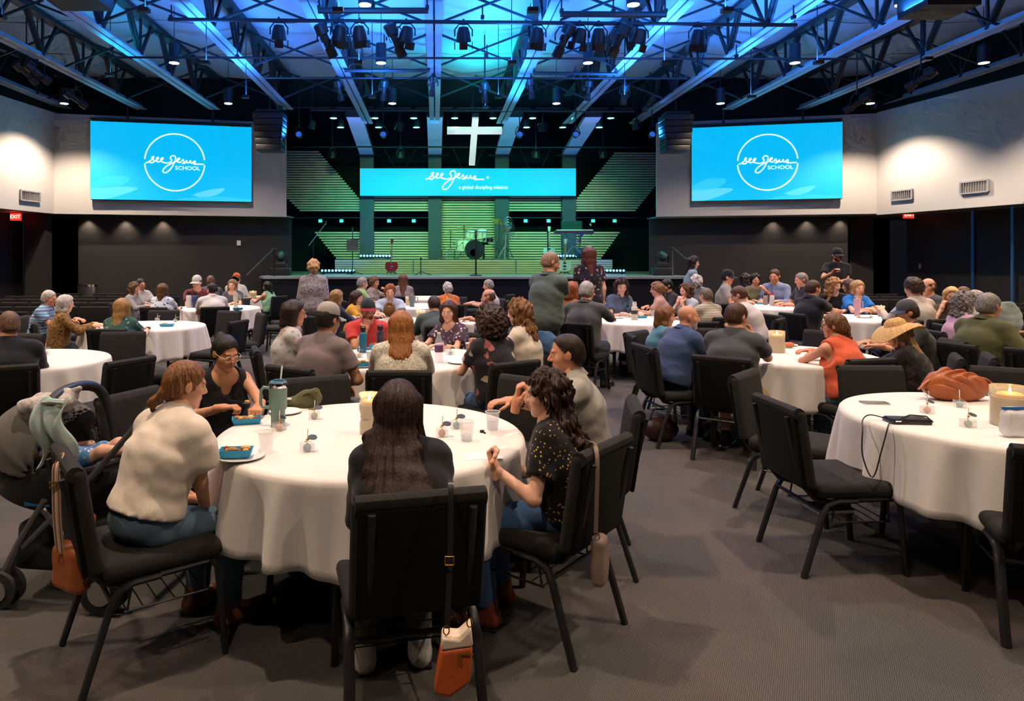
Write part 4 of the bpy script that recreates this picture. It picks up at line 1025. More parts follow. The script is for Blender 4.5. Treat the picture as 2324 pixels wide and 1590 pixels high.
def round_table(key, x, y, lab, clab):
    global LEGM
    t = thing('round_table', lab, 'table', (x, y, 0), 0, 'round banquet tables')
    g = G(); g.lathe([(0.0, TZ - .035), (.725, TZ - .035), (.735, TZ - .02), (.73, TZ - .006), (0, TZ - .006)], n=48); mk('tabletop', g, M_TTOP, t)
    for s in (-1, 1):
        for q in (-1, 1):
            g = G(); g.tube([(s * .38, q * .26, TZ - .04), (s * .42, q * .30, .4), (s * .44, q * .32, 0)], .016, 8); mk('leg', g, M_STEEL_DK, t)
        g = G(); g.cyl((s * .42, -.30, .3), (s * .42, .30, .3), .011, n=6); mk('leg_brace', g, M_STEEL_DK, t)
    o = mk('tablecloth', cloth_mesh(len(TABLES) * 3 + 1), M_CLOTH, None, True, 1.2); o.location = (x, y, TZ)
    sm = o.modifiers.new('thickness', 'SOLIDIFY'); sm.thickness = .003; sm.offset = -1
    tag(o, clab, 'tablecloth', 'white round tablecloths'); TABLES[key] = (x, y)
TL = [('T1', -.32, 3.48, 'nearest table, under the curved candle vase'), ('T2', 3.08, 3.80, 'right-hand front table with brown handbag on it'), ('T3', -.25, 6.15, 'second table in the middle column with blue bottle'),
      ('T4', 3.2, 6.35, 'right table with tall candle and doughnut'), ('T5', -3.78, 9.05, 'left table with blue food tray'), ('T6', -3.62, 5.98, 'nearly bare table at left edge'), ('T7', -3.9, 12.4, 'left table with two bottles and beige mug'),
      ('T8', -4.2, 15.7, 'far left table beside the stage'), ('T9', -.2, 9.6, 'third table in the middle column'), ('T10', -.25, 12.9, 'fourth table in the middle column'), ('T11', -.25, 15.6, 'farthest middle table before the stage'),
      ('T12', 2.9, 9.9, 'table with white letter bottle right of middle'), ('T13', 5.95, 12.75, 'far right table with tall white cups'), ('T14', 6.35, 10.2, 'right table with pink tumbler'), ('T15', 6.4, 6.8, 'table at the right edge'), ('T16', 2.9, 13.2, 'far table behind the standing people')]
for k, x, y, d in TL:
    round_table(k, x, y, 'round folding table under white cloth: ' + d, 'white cloth draped over the ' + d)
# ================================================================== people
SKIN = {'l': hexc('d9a385'), 'f': hexc('e0ae92'), 'm': hexc('c08a66'), 't': hexc('b97f5c'), 'r': hexc('cc9272')}
m_skin = mat('skin', (.6, .4, .3), .55, spec=.35)
nt = m_skin.node_tree; at_n = nt.nodes.new('ShaderNodeAttribute'); at_n.attribute_name = 'tint'
nt.links.new(at_n.outputs['Color'], nt.nodes['Principled BSDF'].inputs['Base Color'])
try:
    nt.nodes['Principled BSDF'].inputs['Subsurface Weight'].default_value = 0.0
except Exception: pass
def hair_mat(c):
    nm = 'hair_' + c.strip('#')
    if nm in MC: return MC[nm]
    m = mat(nm, hexc(c), .5, spec=.35); nt = m.node_tree; b = nt.nodes['Principled BSDF']; tc = nt.nodes.new('ShaderNodeTexCoord')
    mp = nt.nodes.new('ShaderNodeMapping'); mp.inputs['Scale'].default_value = (1, 1, .12); nt.links.new(tc.outputs['Object'], mp.inputs['Vector'])
    n = nt.nodes.new('ShaderNodeTexNoise'); n.inputs['Scale'].default_value = 190; n.inputs['Detail'].default_value = 4; nt.links.new(mp.outputs[0], n.inputs['Vector'])
    q = hexc(c); r = ramp(nt, [(.32, tuple(x * .42 for x in q)), (.52, q), (.72, tuple(min(1, x * 1.75 + .01) for x in q))]); nt.links.new(n.outputs['Fac'], r.inputs[0]); nt.links.new(r.outputs[0], b.inputs['Base Color'])
    bp = nt.nodes.new('ShaderNodeBump'); bp.inputs['Strength'].default_value = .6; bp.inputs['Distance'].default_value = .004; nt.links.new(n.outputs['Fac'], bp.inputs['Height']); nt.links.new(bp.outputs[0], b.inputs['Normal'])
    return m
m_eye = mat('eye_white', (.75, .72, .68), .25); m_iris = mat('eye_iris', (.03, .02, .015), .15)
m_lens = mat('spectacle_lens', (1, 1, 1), .02, trans=1, ior=1.05); m_specf = mat('spectacle_frame', (.06, .04, .03), .3, .3)
def rotz(a): c, s = math.cos(a), math.sin(a); return np.array([[c, -s, 0], [s, c, 0], [0, 0, 1]])
def rotx(a): c, s = math.cos(a), math.sin(a); return np.array([[1, 0, 0], [0, c, -s], [0, s, c]])
def roty(a): c, s = math.cos(a), math.sin(a); return np.array([[c, 0, s], [0, 1, 0], [-s, 0, c]])
def unit(v): v = np.array(v, float); return v / (np.linalg.norm(v) + 1e-9)
def ik(S, Wt, l1, l2, pole):
    S = np.array(S, float); Wt = np.array(Wt, float); d = Wt - S; L = np.linalg.norm(d); L2 = min(L, (l1 + l2) * .985); d = d / (L + 1e-9); Wt = S + d * L2
    a = (l1 * l1 - l2 * l2 + L2 * L2) / (2 * L2); h = math.sqrt(max(0, l1 * l1 - a * a))
    p = np.array(pole, float); p = p - d * (p @ d); p = unit(p)
    return S + d * a + p * h, Wt
def hand_net(curl, side, h, s=1.0, fat=1.0, point=False):
    """fingers along +Y, palm faces -Z, thumb at side*X"""
    v = Vol((-.08, -.05, -.12), (.08, .21, .06), h)
    v.rb((0, .045, 0), (.078, .095, .028), .013, .012); v.cap((0, -.05, 0), (0, .01, 0), .026 * fat, .027 * fat, .02, 1.15)
    for i, (x, L) in enumerate(((.031, .070), (.011, .079), (-.010, .073), (-.030, .057))):
        x *= side; p = np.array((x, .088, .002)); a = 0.0; c = curl
        if point and i == 0: c = .15
        r = .0092 * fat
        for j, fr in enumerate((.46, .30, .24)):
            a += c * (.95, 1.25, .9)[j]; q = p + L * fr * np.array((x * 1.2 * (1 - c) if j == 0 else 0, math.cos(a), -math.sin(a))); v.cap(p, q, r, r * .93, .006); p = q; r *= .92
    p = np.array((side * .028, .012, -.006)); r = .0115 * fat
    th = [np.array((side * .75, .62, -.25)), np.array((side * (.45 - .75 * curl), .85, -.25 - .3 * curl)), np.array((side * (.2 - 1.0 * curl), .9, -.2 - .5 * curl))]
    for L, d in zip((.04, .034, .028), th): q = p + unit(d) * L; v.cap(p, q, r, r * .92, .012); p = q; r *= .9
    V, Q = v.net(); return V * s, Q
def head_vol(h, sex, chin=1.0, fat=0.0):
    v = Vol((-.11, -.13, -.23), (.11, .14, .14), h)
    m = sex == 'm'
    v.ell((0, -.012, .030), (.076, .096, .088), 0); v.ell((0, .022, -.032), (.062 + fat, .068, .080), .03)
    v.ell((0, .032, -.078), (.047 + fat + (.006 if m else 0), .048, .036), .025); v.ell((0, .066, -.098 * chin), (.024, .02, .02), .02)
    for s in (-1, 1):
        v.ell((s * .043, .052, -.022), (.026 + fat, .03, .028), .02); v.ell((s * .0795, -.006, .0), (.011, .021, .032), .008, rotz(s * .25))
    v.cap((-.034, .080, .026), (.034, .080, .026), .012, .012, .015)
    for s in (-1, 1): v.ell((s * .032, .099, .006), (.020, .016, .013), .012, None, True)
    for s in (-1, 1): v.ell((s * .031, .078, .006), (.0145, .0145, .0125), .003)
    k = 1.15 if m else 1.0
    v.cap((0, .086, .018), (0, .109 * (1.02 if m else 1), -.02), .0075 * k, .0115 * k, .012)
    for s in (-1, 1): v.ell((s * .0125, .096, -.026), (.009 * k, .011, .0085), .008)
    v.cap((-.016, .0905, -.0515), (.016, .0905, -.0515), .0058, .0058, .006); v.cap((-.014, .0885, -.0625), (.014, .0885, -.0625), .0068, .0068, .006)
    return v
def nz(x, y, z, f, p=0.0):
    return (np.sin(f * x + 1.7 * np.sin(f * .7 * z + p)) * np.sin(f * .9 * y + 1.3 * np.sin(f * .8 * x + 2 * p)) + np.sin(f * 1.1 * z + 1.9 * np.sin(f * .6 * y + p))) * .5

def c3(x, y, z, f, p=0.0):
    return 1.7 * np.sin(f * x + 1.6 * np.sin(f * .55 * z + p)) * np.sin(f * y + 1.6 * np.sin(f * .6 * x + p)) * np.sin(f * z + 1.6 * np.sin(f * .5 * y + 2 * p))

def baseball_cap(parent, T, front, brimc, back=False, crown=None):
    """T maps head coordinates to the person's frame"""
    sgn = -1 if back else 1
    g = G(); prof = [(.0895, -.008)] + [(.0895 * math.cos(t) ** .8, .095 * math.sin(t) - .0) for t in np.linspace(0.02, 1.52, 9)]
    g.lathe([(r, z) for r, z in prof], n=24); g.xf(lambda q: T(np.array((q[0] * .96, (q[1] * 1.17 - .012) * 1.0, q[2] + .058))))
    o = mk('cap', g, front, parent)
    b = G(); n = 12; vs = []
    for i in range(n + 1):
        a = -1.15 + 2.3 * i / n
        for r, zz in ((.084, .052), (.15 if abs(a) < .9 else .135, .040)):
            vs.append(((r * (.98 if r < .1 else .8) * math.sin(a)), sgn * (r * (1.12 if r < .1 else 1.2) * math.cos(a)) - .012, zz - .09 * (math.sin(a) ** 2) * (r > .1) * .4 - (.004)))
    m0 = len(vs); vs += [(x, y, z - .004) for x, y, z in vs]; fs = []
    for i in range(n):
        k = 2 * i; fs += [(k, k + 1, k + 3, k + 2), (m0 + k + 2, m0 + k + 3, m0 + k + 1, m0 + k), (k + 1, m0 + k + 1, m0 + k + 3, k + 3)]
    b._a(vs, fs); b.xf(T); mk('brim', b, brimc, o)
    b = G(); b.ball((0, -.012, .148), .007, 6); b.xf(T); mk('button', b, front, o)
    return o
PEOPLE = []
def person(lab, px, py, Y, face, sit=True, lean=14, side=0, hy=0, hp=12, hr=0, sex='f', skin='l', hair=None, top=None, legs='#20242c', arms=('table', 'table'), lod=None, fat=0.0, extra=None,
           chair_lab=None, knee=0.0, seat_off=0.06, chair_turn=0, shoe='#1a1a1a', beard=None, glasses=False, brow=None, sh=1.0, nochair=False, leg_style='long', watch=None, hip_fwd=0.0, hatz=0.0, hem=None, chair_at=None, smin=.86, smax=1.14):
    lod = (0 if Y < 4.7 else 1 if Y < 8.2 else 2) if lod is None else lod
    P = at(px, py, Y); zt = P[2]
    a = math.radians(face); rl = math.radians(lean)
    def skel(s):
        hz = (.46 + .10 * s) if sit else .93 * s
        H = np.array((0, 0, hz)); u1 = unit((math.sin(math.radians(side)), math.sin(rl * .75), math.cos(rl * .75))); u2 = unit((math.sin(math.radians(side)), math.sin(rl * 1.15), math.cos(rl * 1.15)))
        Wp = H + u1 * .17 * s; Cp = Wp + u1 * .15 * s; Sp = Cp + u2 * .145 * s; N = Sp + u2 * .055 * s
        nd = unit(u2 * .7 + np.array((0, .12, .5))); hc = N + nd * .155 * s
        return dict(H=H, W=Wp, C=Cp, S=Sp, N=N, hc=hc, u1=u1, u2=u2)
    hatlift = .0
    k0 = skel(1.0); zb = .46 if sit else 0.0
    s = (zt - zb) / (k0['hc'][2] + .118 - zb); s = max(smin, min(smax, s))
    K = skel(s); dz = zt - (K['hc'][2] + .118 * s)
    if sit and abs(dz) > .005:          # taller or shorter trunk takes up the rest
        add = max(-.09, min(.09, dz))
        for q, f in (('W', .35), ('C', .65), ('S', .9), ('N', .95), ('hc', 1.0)): K[q] = K[q] + np.array((0, 0, add * f))
    R2 = rotz(a)[:2, :2]; root = P[:2] - R2 @ K['hc'][:2]
    t = thing('person', lab, 'person', (root[0], root[1], 0), a, 'people in the hall')
    H, Wp, Cp, Sp, N, hc, u1, u2 = (K[q] for q in ('H', 'W', 'C', 'S', 'N', 'hc', 'u1', 'u2'))
    fw1 = unit(np.cross((1, 0, 0), u1)) * -1 if np.cross((1, 0, 0), u1)[1] < 0 else unit(np.cross((1, 0, 0), u1)); fw2 = unit(np.cross((1, 0, 0), u2)); fw2 = fw2 if fw2[1] > 0 else -fw2
    m = sex == 'm'; shw = (.192 if m else .168) * s * sh; SK = SKIN[skin]
    # ---- limbs
    J = {}
    for sg, nm in ((-1, 'L'), (1, 'R')):
        Sj = Sp + np.array((sg * shw, 0, -.012 * s)); pose = arms[0 if sg < 0 else 1]; curl = .55; pole = (sg * .8, -.5, -.6); hd = None; pn = (0, 0, 1)
        if isinstance(pose, dict):
            Wt = pose.get('w'); pole = pose.get('pole', pole); curl = pose.get('curl', curl); hd = pose.get('dir'); pn = pose.get('n', pn)
            if 'px' in pose:
                q = at(*pose['px']); r2 = R2.T @ (q[:2] - root); Wt = (r2[0], r2[1], q[2])
        elif pose == 'table': Wt = (sg * .14, .40 + Sp[1] * .5, TZ + .045); hd = (-sg * .45, .85, -.03); pole = (sg * .45, -.3, -.9); curl = .35
        elif pose == 'cross': Wt = (-sg * .02, .33 + Sp[1] * .5, TZ + .06 + .03 * (sg > 0)); hd = (-sg * 1, .15, 0); pole = (sg * 1, -.1, -.4); curl = .3
        elif pose == 'lap': Wt = (sg * .09, .26, H[2] + .13); hd = (-sg * .5, .7, -.2); pole = (sg * .5, -.8, -.3); curl = .5
        elif pose == 'chin': Wt = tuple(hc + np.array((sg * .05, .12, -.2)) * s); hd = (-sg * .25, -.1, 1); pole = (sg * .4, .3, -1); curl = 1.0; pn = (0, 1, .2)
        elif pose == 'cheek': Wt = tuple(hc + np.array((sg * .12, .06, -.17)) * s); hd = (-sg * .3, -.05, 1); pole = (sg * .5, .5, -1); curl = .8; pn = (sg * 1, .5, 0)
        elif pose == 'eat': Wt = tuple(hc + np.array((sg * .10, .2, -.18)) * s); hd = (-sg * .6, -.1, .7); pole = (sg * .8, .1, -.8); curl = .9; pn = (sg * .6, .6, .3)
        elif pose == 'gest': Wt = (sg * .2, .34 + Sp[1], Sp[2] - .12); hd = (-sg * .2, .8, .6); pole = (sg * .7, -.2, -1); curl = .4
        elif pose == 'down': Wt = (sg * (shw + .05), Sp[1] - .0, Sp[2] - .52 * s); hd = (0, .1, -1); pole = (sg * .3, -1, 0); curl = .45; pn = (sg, 0, 0)
        elif pose == 'fold': Wt = (-sg * .06, Sp[1] + .22, Sp[2] - .30 * s); hd = (-sg * 1, .1, .1); pole = (sg * .9, -.3, -.8); curl = .4
        else: Wt = (sg * .15, .3, .8)
        El, Wt = ik(Sj, Wt, .275 * s, .245 * s, pole)
        J[nm] = (Sj, El, Wt, unit(hd if hd is not None else Wt - El), curl, np.array(pn, float), sg)
    # legs
    Lg = {}
    for sg in (-1, 1):
        hj = H + np.array((sg * .088 * s, .01, -.012))
        if sit: kn = np.array((sg * (.12 + knee) * s, .43 * s, .50 * s + .01)); an = np.array((sg * (.13 + knee * .6) * s, .40 * s + hip_fwd, .085)); toe = an + np.array((sg * .03, .15 * s, -.05))
        else: kn = np.array((sg * .10 * s, .03 + .02 * sg, .50 * s)); an = np.array((sg * .11 * s, -.01 - .03 * sg, .085)); toe = an + np.array((sg * .04, .15 * s, -.05))
        Lg[sg] = (hj, kn, an, toe)
    # ---- torso primitives, inflated for clothing
    tk = 1.08 if m else 1.0; ft = 1 + fat
    def torso(v, e, k=.05, bust=True):
        v.ell(H + np.array((0, -.012, .02)), ((.165 + .0 * e) * s * ft + e, (.118 * s * ft) + e, .115 * s + e), k)
        v.cap(H + u1 * .02, Cp, .102 * s * tk * ft + e, .104 * s * tk * (1 + fat * .5) + e, k, 1.32)
        if fat > .05: v.ell((Wp + H) / 2 + fw1 * (.04 + fat * .15), (.14 * s * ft + e, .10 * s + fat * .15 + e, .13 * s + e), k)
        v.cap(Cp, Sp - u2 * .01, .104 * s * tk + e, .075 * s * tk + e, k, 1.48)
        v.cap(Sp - np.array((shw * .82, 0, 0)), Sp + np.array((shw * .82, 0, 0)), .056 * s * tk + e, .056 * s * tk + e, .05)
        v.cap(Sp - np.array((shw * .4, 0, -.015)), N + u2 * .012, .05 * s + e * .6, .05 * s + e * .4, .05, 1.0); v.cap(Sp + np.array((shw * .4, 0, .015)), N + u2 * .012, .05 * s + e * .6, .05 * s + e * .4, .05, 1.0)
        if not m and bust:
            for sg in (-1, 1): v.ell(Cp + u2 * .0 + fw2 * .075 * s + np.array((sg * .068 * s, 0, -.005)), (.062 * s + e, .058 * s + e, .062 * s + e), .04)
    hB, hC, hH, hHair, hHand = ((.0125, .0095, .0048, .0056, .0046), (.017, .0135, .0085, .0095, .0075), (.024, .018, .0115, .0125, .0095))[lod]
    lo = np.array((-.5, -.35, .02)); hi = np.array((.5, .75, hc[2]))
    pts = [H, Cp, Sp, N, hc] + [q for j in J.values() for q in j[:3]] + [q for l in Lg.values() for q in l]
    lo = np.min(pts, 0) - .2; hi = np.max(pts, 0) + .2; lo[2] = max(lo[2], -.02)
    v = Vol(lo, hi, hB); torso(v, 0.0)
    neck_r = (.058 if m else .047) * s
    v.cap(N - u2 * .03, hc + np.array((0, -.015, -.05)), neck_r * 1.12, neck_r, .03)
    for nm, (Sj, El, Wt, hd, cu, pn, sg) in J.items():
        am = (.050 if m else .043) * s * (1 + fat * .5)
        v.cap(Sj, El, am, am * .82, .03); v.cap(El, Wt, am * .84, am * .56, .015)
    for sg, (hj, kn, an, toe) in Lg.items():
        v.cap(hj, kn, .088 * s * (1 + fat * .4), .058 * s, .03); v.cap(kn, an, .058 * s, .036 * s, .02); v.cap(an, toe, .036 * s, .03 * s, .02)
    if sit: v.cut(lambda x, y, z: np.where(y < .30, .462 - z, -1.0) + 0 * x)
    V0, Q0 = v.net(); tints = [np.tile(np.array(SK), (len(V0), 1))]; VV = [V0]; QQ = [Q0]; base = len(V0)
    # ---- hands
    for nm, (Sj, El, Wt, hd, cu, pn, sg) in J.items():
        Vh, Qh = hand_net(cu, -sg, hHand, s * (1.04 if m else .95), 1.0 if lod < 2 else 1.15)
        y_ = unit(hd); z_ = pn - y_ * (pn @ y_); z_ = unit(z_) if np.linalg.norm(z_) > .05 else unit(np.cross(y_, (1, 0, 0))); x_ = np.cross(y_, z_)
        Vh = Vh @ np.stack([x_, y_, z_]) + Wt
        VV.append(Vh); QQ.append(Qh + base); base += len(Vh); tc_ = np.tile(np.array(SK), (len(Vh), 1)) * np.array((1.03, .95, .93)); tints.append(tc_)
    # ---- head
    Rh = rotz(math.radians(hy)) @ rotx(-math.radians(hp)) @ roty(math.radians(hr)); hs = s * (1.03 if m else .98) * .985
    HT = lambda q: (Rh @ (np.array(q) * hs)) + hc
    hv = head_vol(hH, sex, 1.0, fat * .03)
    nb = Rh.T @ (N - u2 * .02 - hc) / hs; hv.cap((0, -.018, -.045), nb, neck_r / hs, neck_r / hs * 1.08, .02)
    Vh, Qh = hv.net()
    tn = np.tile(np.array(SK), (len(Vh), 1)); x, y, z = Vh.T
    def blend(wt, col): 
        wt = np.clip(wt, 0, 1)[:, None]; tn[:] = tn * (1 - wt) + np.array(col) * wt
    red = np.array(SK) * np.array((1.04, .82, .78))
    blend(.5 * np.exp(-(((np.abs(x) - .042) / .022) ** 2 + ((z + .02) / .02) ** 2)) * (y > .03), red); blend(.45 * np.exp(-((x / .016) ** 2 + ((z + .022) / .014) ** 2)) * (y > .09), red); blend(.5 * (np.abs(x) > .074) * (np.abs(z) < .035), red)
    lip = np.array(SK) * np.array((.82, .45, .45)) if not m else np.array(SK) * np.array((.85, .62, .6))
    blend(.9 * np.exp(-((x / .02) ** 4 + ((z + .057) / .0105) ** 4)) * (y > .075), lip)
    bc = np.array(hexc(brow or (hair[1] if hair else '#3a2a20'))) * .8
    blend(.8 * np.exp(-(((np.abs(x) - .033) / .018) ** 4 + ((z - .029 + .12 * np.abs(np.abs(x) - .03)) / .0055) ** 2)) * (y > .06), bc)
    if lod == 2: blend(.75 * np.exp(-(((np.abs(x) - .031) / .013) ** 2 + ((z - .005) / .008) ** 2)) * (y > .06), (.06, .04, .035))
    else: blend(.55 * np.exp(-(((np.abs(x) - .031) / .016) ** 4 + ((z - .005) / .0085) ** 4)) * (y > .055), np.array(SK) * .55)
    if beard: blend(.9 * ((z < -.035) & (y > .0) & (z > -.125)) * (1 - np.exp(-((x / .022) ** 4 + ((z + .057) / .012) ** 4))) * np.clip((y + .0) / .03, 0, 1) * np.clip((-.03 - z) / .02 , 0, 1), np.array(hexc(beard)))
    if hair and hair[0] in ('short', 'ring', 'recede', 'buzz'): blend(.55 * ((z > -.02) & (y < -.02) & (np.abs(x) < .082) & (z < (.06 if hair[0] == 'ring' else .2))), np.array(hexc(hair[1])))
    VV.append(np.array([HT(q) for q in Vh])); QQ.append(Qh + base); base += len(Vh); tints.append(tn)
    me = np_mesh('body', np.concatenate(VV), np.concatenate(QQ)); ca = me.attributes.new('tint', 'FLOAT_COLOR', 'POINT')
    TT = np.concatenate([np.concatenate(tints), np.ones((base, 1))], 1).astype(np.float32); ca.data.foreach_set('color', TT.ravel())
    link('body', me, m_skin, t)
    if lod < 2:
        for sg in (-1, 1):
            g = G(); g.ball((sg * .031, .0795, .005), .0135 , 10); eo = mk('eye', g.xf(HT), m_eye, t); g = G(); g.ball((sg * .031 - .001 * sg, .0895, .003), (.0058, .0042, .0058), 8); mk('iris', g.xf(HT), m_iris, eo)
    # ---- clothing: top
    tm, sleeve, nk = top[0], top[1], top[2] if len(top) > 2 else 'crew'
    lo2 = np.min([H, Cp, Sp, N] + [q for j in J.values() for q in j[:3]], 0) - .22; hi2 = np.max([H, Cp, Sp, N] + [q for j in J.values() for q in j[:3]], 0) + .2
    hem = hem if hem is not None else (-.03 if sit else -.12)
    c = Vol(lo2, hi2, hC); torso(c, .015, .085); c.cap(H + u1 * .03, Cp - u1 * .02, .112 * s * tk * ft + .008, .116 * s * tk + .008, .08, 1.36); c.ell(H + np.array((0, -.012, .02)), (.165 * s * ft + .027, .118 * s * ft + .027, .115 * s + .02), .03)
    for nm, (Sj, El, Wt, hd, cu, pn, sg) in J.items():
        am = (.050 if m else .043) * s * (1 + fat * .5)
        if sleeve == 'puff':
            mid = Sj + (El - Sj) * .36; c.cap(Sj, Sj + (El - Sj) * .6, am + .03, am + .045, .03, flat=True); c.ell(mid, (am + .04,) * 3, .04)
        elif sleeve == 'short': c.cap(Sj, Sj + (El - Sj) * .62, am + .018, am + .022, .03, flat=True)
        elif sleeve == 'elbow': c.cap(Sj, Sj + (El - Sj) * .92, am + .018, am + .02, .03, flat=True)
        elif sleeve == 'long': c.cap(Sj, El, am + .017, am + .008, .03); c.cap(El, El + (Wt - El) * .93, am + .006, am * .62 + .012, .02, flat=True)
        elif sleeve == 'three': c.cap(Sj, El, am + .017, am + .010, .03); c.cap(El, El + (Wt - El) * .45, am + .008, am * .8 + .012, .02, flat=True)
    fa = (.0055, .0045, .003)[lod]
    ph = px * .37
    c.add(lambda x, y, z: fa * (.55 * np.sin(62 * z + 16 * x * (1 if ph % 2 < 1 else -1) + 2.4 * np.sin(13 * x + ph) + 1.8 * np.sin(12 * y)) * (.55 + .45 * nz(x, y, z, 15, ph)) + .3 * nz(x, y * .8, z, 80, ph + 1) + .35 * nz(x, y, z, 24, ph)))
    hb = H + u1 * hem * s
    c.cut(lambda x, y, z: -((x - hb[0]) * u1[0] + (y - hb[1]) * u1[1] + (z - hb[2]) * u1[2]))
    if sit: c.cut(lambda x, y, z: .468 - z + 0 * x + 0 * y)
    nr = dict(crew=.066, collar=.058, scoop=.092, wide=.105, v=.07, tank=.095, high=.054)[nk] * s; nc = N + fw2 * (.018 if nk in ('crew', 'collar', 'high') else .045 if nk == 'tank' else .035) + u2 * .028
    c.ell(nc, (nr * 1.05, nr, nr * 1.05), .004, None, True)
    if nk in ('v', 'tank'):
        q = N + fw2 * .10; c.ell(q - u2 * .03, (.045 * s, .09, .075 * s), .004, None, True)
    if sleeve == 'none':
        for nm, (Sj, El, Wt, hd, cu, pn, sg) in J.items(): c.ell(Sj + np.array((sg * .05, 0, -.01)), (.088 * s, .16, .15 * s), .004, None, True)
    to = vol_part('shirt', c, tm, t)
    if nk == 'collar':
        g = G()
        for (rr, zz) in (): pass
        ring_ = []
        for i in range(21):
            b_ = math.radians(28 + 304 * i / 20) + PI / 2; d = np.array((math.cos(b_), 0, 0)) + fw2 * math.sin(b_); ring_.append(d)
        vs = []
        for d in ring_:
            q = N + u2 * .022 + d * neck_r * 1.42; vs += [q + u2 * .022, q + d * .022 - u2 * .018, q + d * .016 - u2 * .02, q - d * .004 + u2 * .018]
        fs = []
        for i in range(20):
            for j in range(4): fs.append((i * 4 + j, i * 4 + (j + 1) % 4, i * 4 + 4 + (j + 1) % 4, i * 4 + 4 + j))
        g._a(vs, fs); mk('collar', g, tm, to)
    # ---- legs
    lm = legs if not isinstance(legs, str) else fabric('trousers_' + legs.strip('#'), 'plain', [hexc(legs)], 1.5)
    ps = [q for l in Lg.values() for q in l] + [H]
    c = Vol(np.min(ps, 0) - .2, np.max(ps, 0) + .22, max(hC, .012)); c.ell(H + np.array((0, -.012, .02)), (.168 * s * ft + .012, .122 * s * ft + .012, .118 * s + .010), .04)
    for sg, (hj, kn, an, toe) in Lg.items():
        c.cap(hj, kn, .088 * s * (1 + fat * .4) + .013, .058 * s + .018, .03)
        if leg_style == 'long': c.cap(kn, kn + (an - kn) * .96, .058 * s + .016, .036 * s + .022, .02, flat=True)
        else: c.cap(kn, kn + (an - kn) * .12, .058 * s + .022, .058 * s + .026, .02, flat=True)
    c.add(lambda x, y, z: .003 * nz(x, y, z, 48, ph))
    if sit: c.cut(lambda x, y, z: np.where(y < .26, .464 - z, -1.0) + 0 * x)
    wp = H + u1 * .085 * s; c.cut(lambda x, y, z: np.where(y < H[1] + (.17 if sit else 9), (x - wp[0]) * u1[0] + (y - wp[1]) * u1[1] + (z - wp[2]) * u1[2], -1.0) + 0 * x)
    vol_part('trousers', c, lm, t)
    for sg, (hj, kn, an, toe) in Lg.items():
        c = Vol(an - .14, toe + .14, .014 if lod < 2 else .02); c.cap(an + np.array((0, -.035, -.045)), toe + np.array((0, .05, .0)), .042, .036, .02); c.cap(an + np.array((0, -.01, .02)), an + np.array((0, 0, -.04)), .047, .045, .03)
        c.cut(lambda x, y, z: .004 - z + 0 * x + 0 * y); so = vol_part('shoe', c, mat('shoe_' + shoe.strip('#'), hexc(shoe), .6), t)
        g = G(); g.tube([an + np.array((0, -.06, -.0765)), toe + np.array((0, .07, -.0265))], .043, 8, True, .18); mk('sole', g, M_WHITEPL if lod == 1 and leg_style == 'shorts' else M_BLKPLASTIC, so)
    # ---- hair
    if hair:
        st, hcx = hair[0], hair[1]; Ln = hair[2] if len(hair) > 2 else .3
        Ry = rotz(math.radians(hy)); Rp = Ry.T @ Rh          # head frame inside the yaw-only frame
        top_t = {'short': .010, 'buzz': .005, 'ring': .004, 'recede': .010, 'curlyshort': .024, 'long': .016, 'wavy': .019, 'curly': .03, 'pony': .009, 'bun': .009, 'bob': .018, 'afro': .055, 'braid': .014, 'mid': .017, 'shortf': .022}[st]
        reach = Ln + .16 if st in ('long', 'wavy', 'curly', 'bob', 'mid', 'braid', 'pony', 'afro') else .16
        # direction down the back, in yaw frame
        bk = Ry.T @ ((N - u2 * .22 * s - fw2 * .125 * s) - hc) / hs
        Lo = np.array((-.24, min(-.2, bk[1] - .12), -reach - .1)); Hi = np.array((.24, .17, .2))
        c = Vol(Lo, Hi, hHair); Rr = Rp
        cc = Rp @ np.array((0, -.014, .032)); tt = top_t
        c.ell(cc, (.077 + tt, .097 + tt, .089 + tt), 0, Rr)
        if st not in ('ring',): c.ell(Rp @ np.array((0, -.035, -.01)), (.074 + tt * .8, .078 + tt, .085 + tt * .5), .02, Rr)
        else: c.ell(Rp @ np.array((0, -.035, -.01)), (.076 + tt * .8, .078 + tt, .08 + tt * .5), .02, Rr)
        # carve the face and neck
        hl = {'ring': .3, 'recede': -.022, 'buzz': -.004}.get(st, 0.0)
        low = {'short': -.062, 'buzz': -.06, 'ring': -.06, 'recede': -.062, 'curlyshort': -.07, 'shortf': -.085, 'pony': -.075, 'bun': -.07, 'braid': -.075}.get(st, -.3)
        def face_cut(x, y, z):
            X = Rp[0, 0] * x + Rp[1, 0] * y + Rp[2, 0] * z; Yq = Rp[0, 1] * x + Rp[1, 1] * y + Rp[2, 1] * z; Z = Rp[0, 2] * x + Rp[1, 2] * y + Rp[2, 2] * z
            hlx = hl if st != 'ring' else 0
            f = (Yq - .066 - hlx) * .78 - (Z - .068 + .5 * X * X / .08 - (.4 * np.clip(np.abs(X) - .02, 0, .05) if st == 'recede' else 0)) * .62
            f = np.maximum(f, (low - Z if st not in ('pony', 'bun', 'braid') else (-.034 + .62 * Yq - Z) * .85))
            if st in ('short', 'buzz', 'recede', 'ring'):   # clear the ears
                f = np.maximum(f, .026 - np.sqrt((np.abs(X) - .085) ** 2 * .3 + (Yq - .0) ** 2 + (Z + .004) ** 2))
            if st == 'ring': f = np.maximum(f, Z - .052 - .25 * (Yq + .05) * 0)
            return f
        c.cut(face_cut)
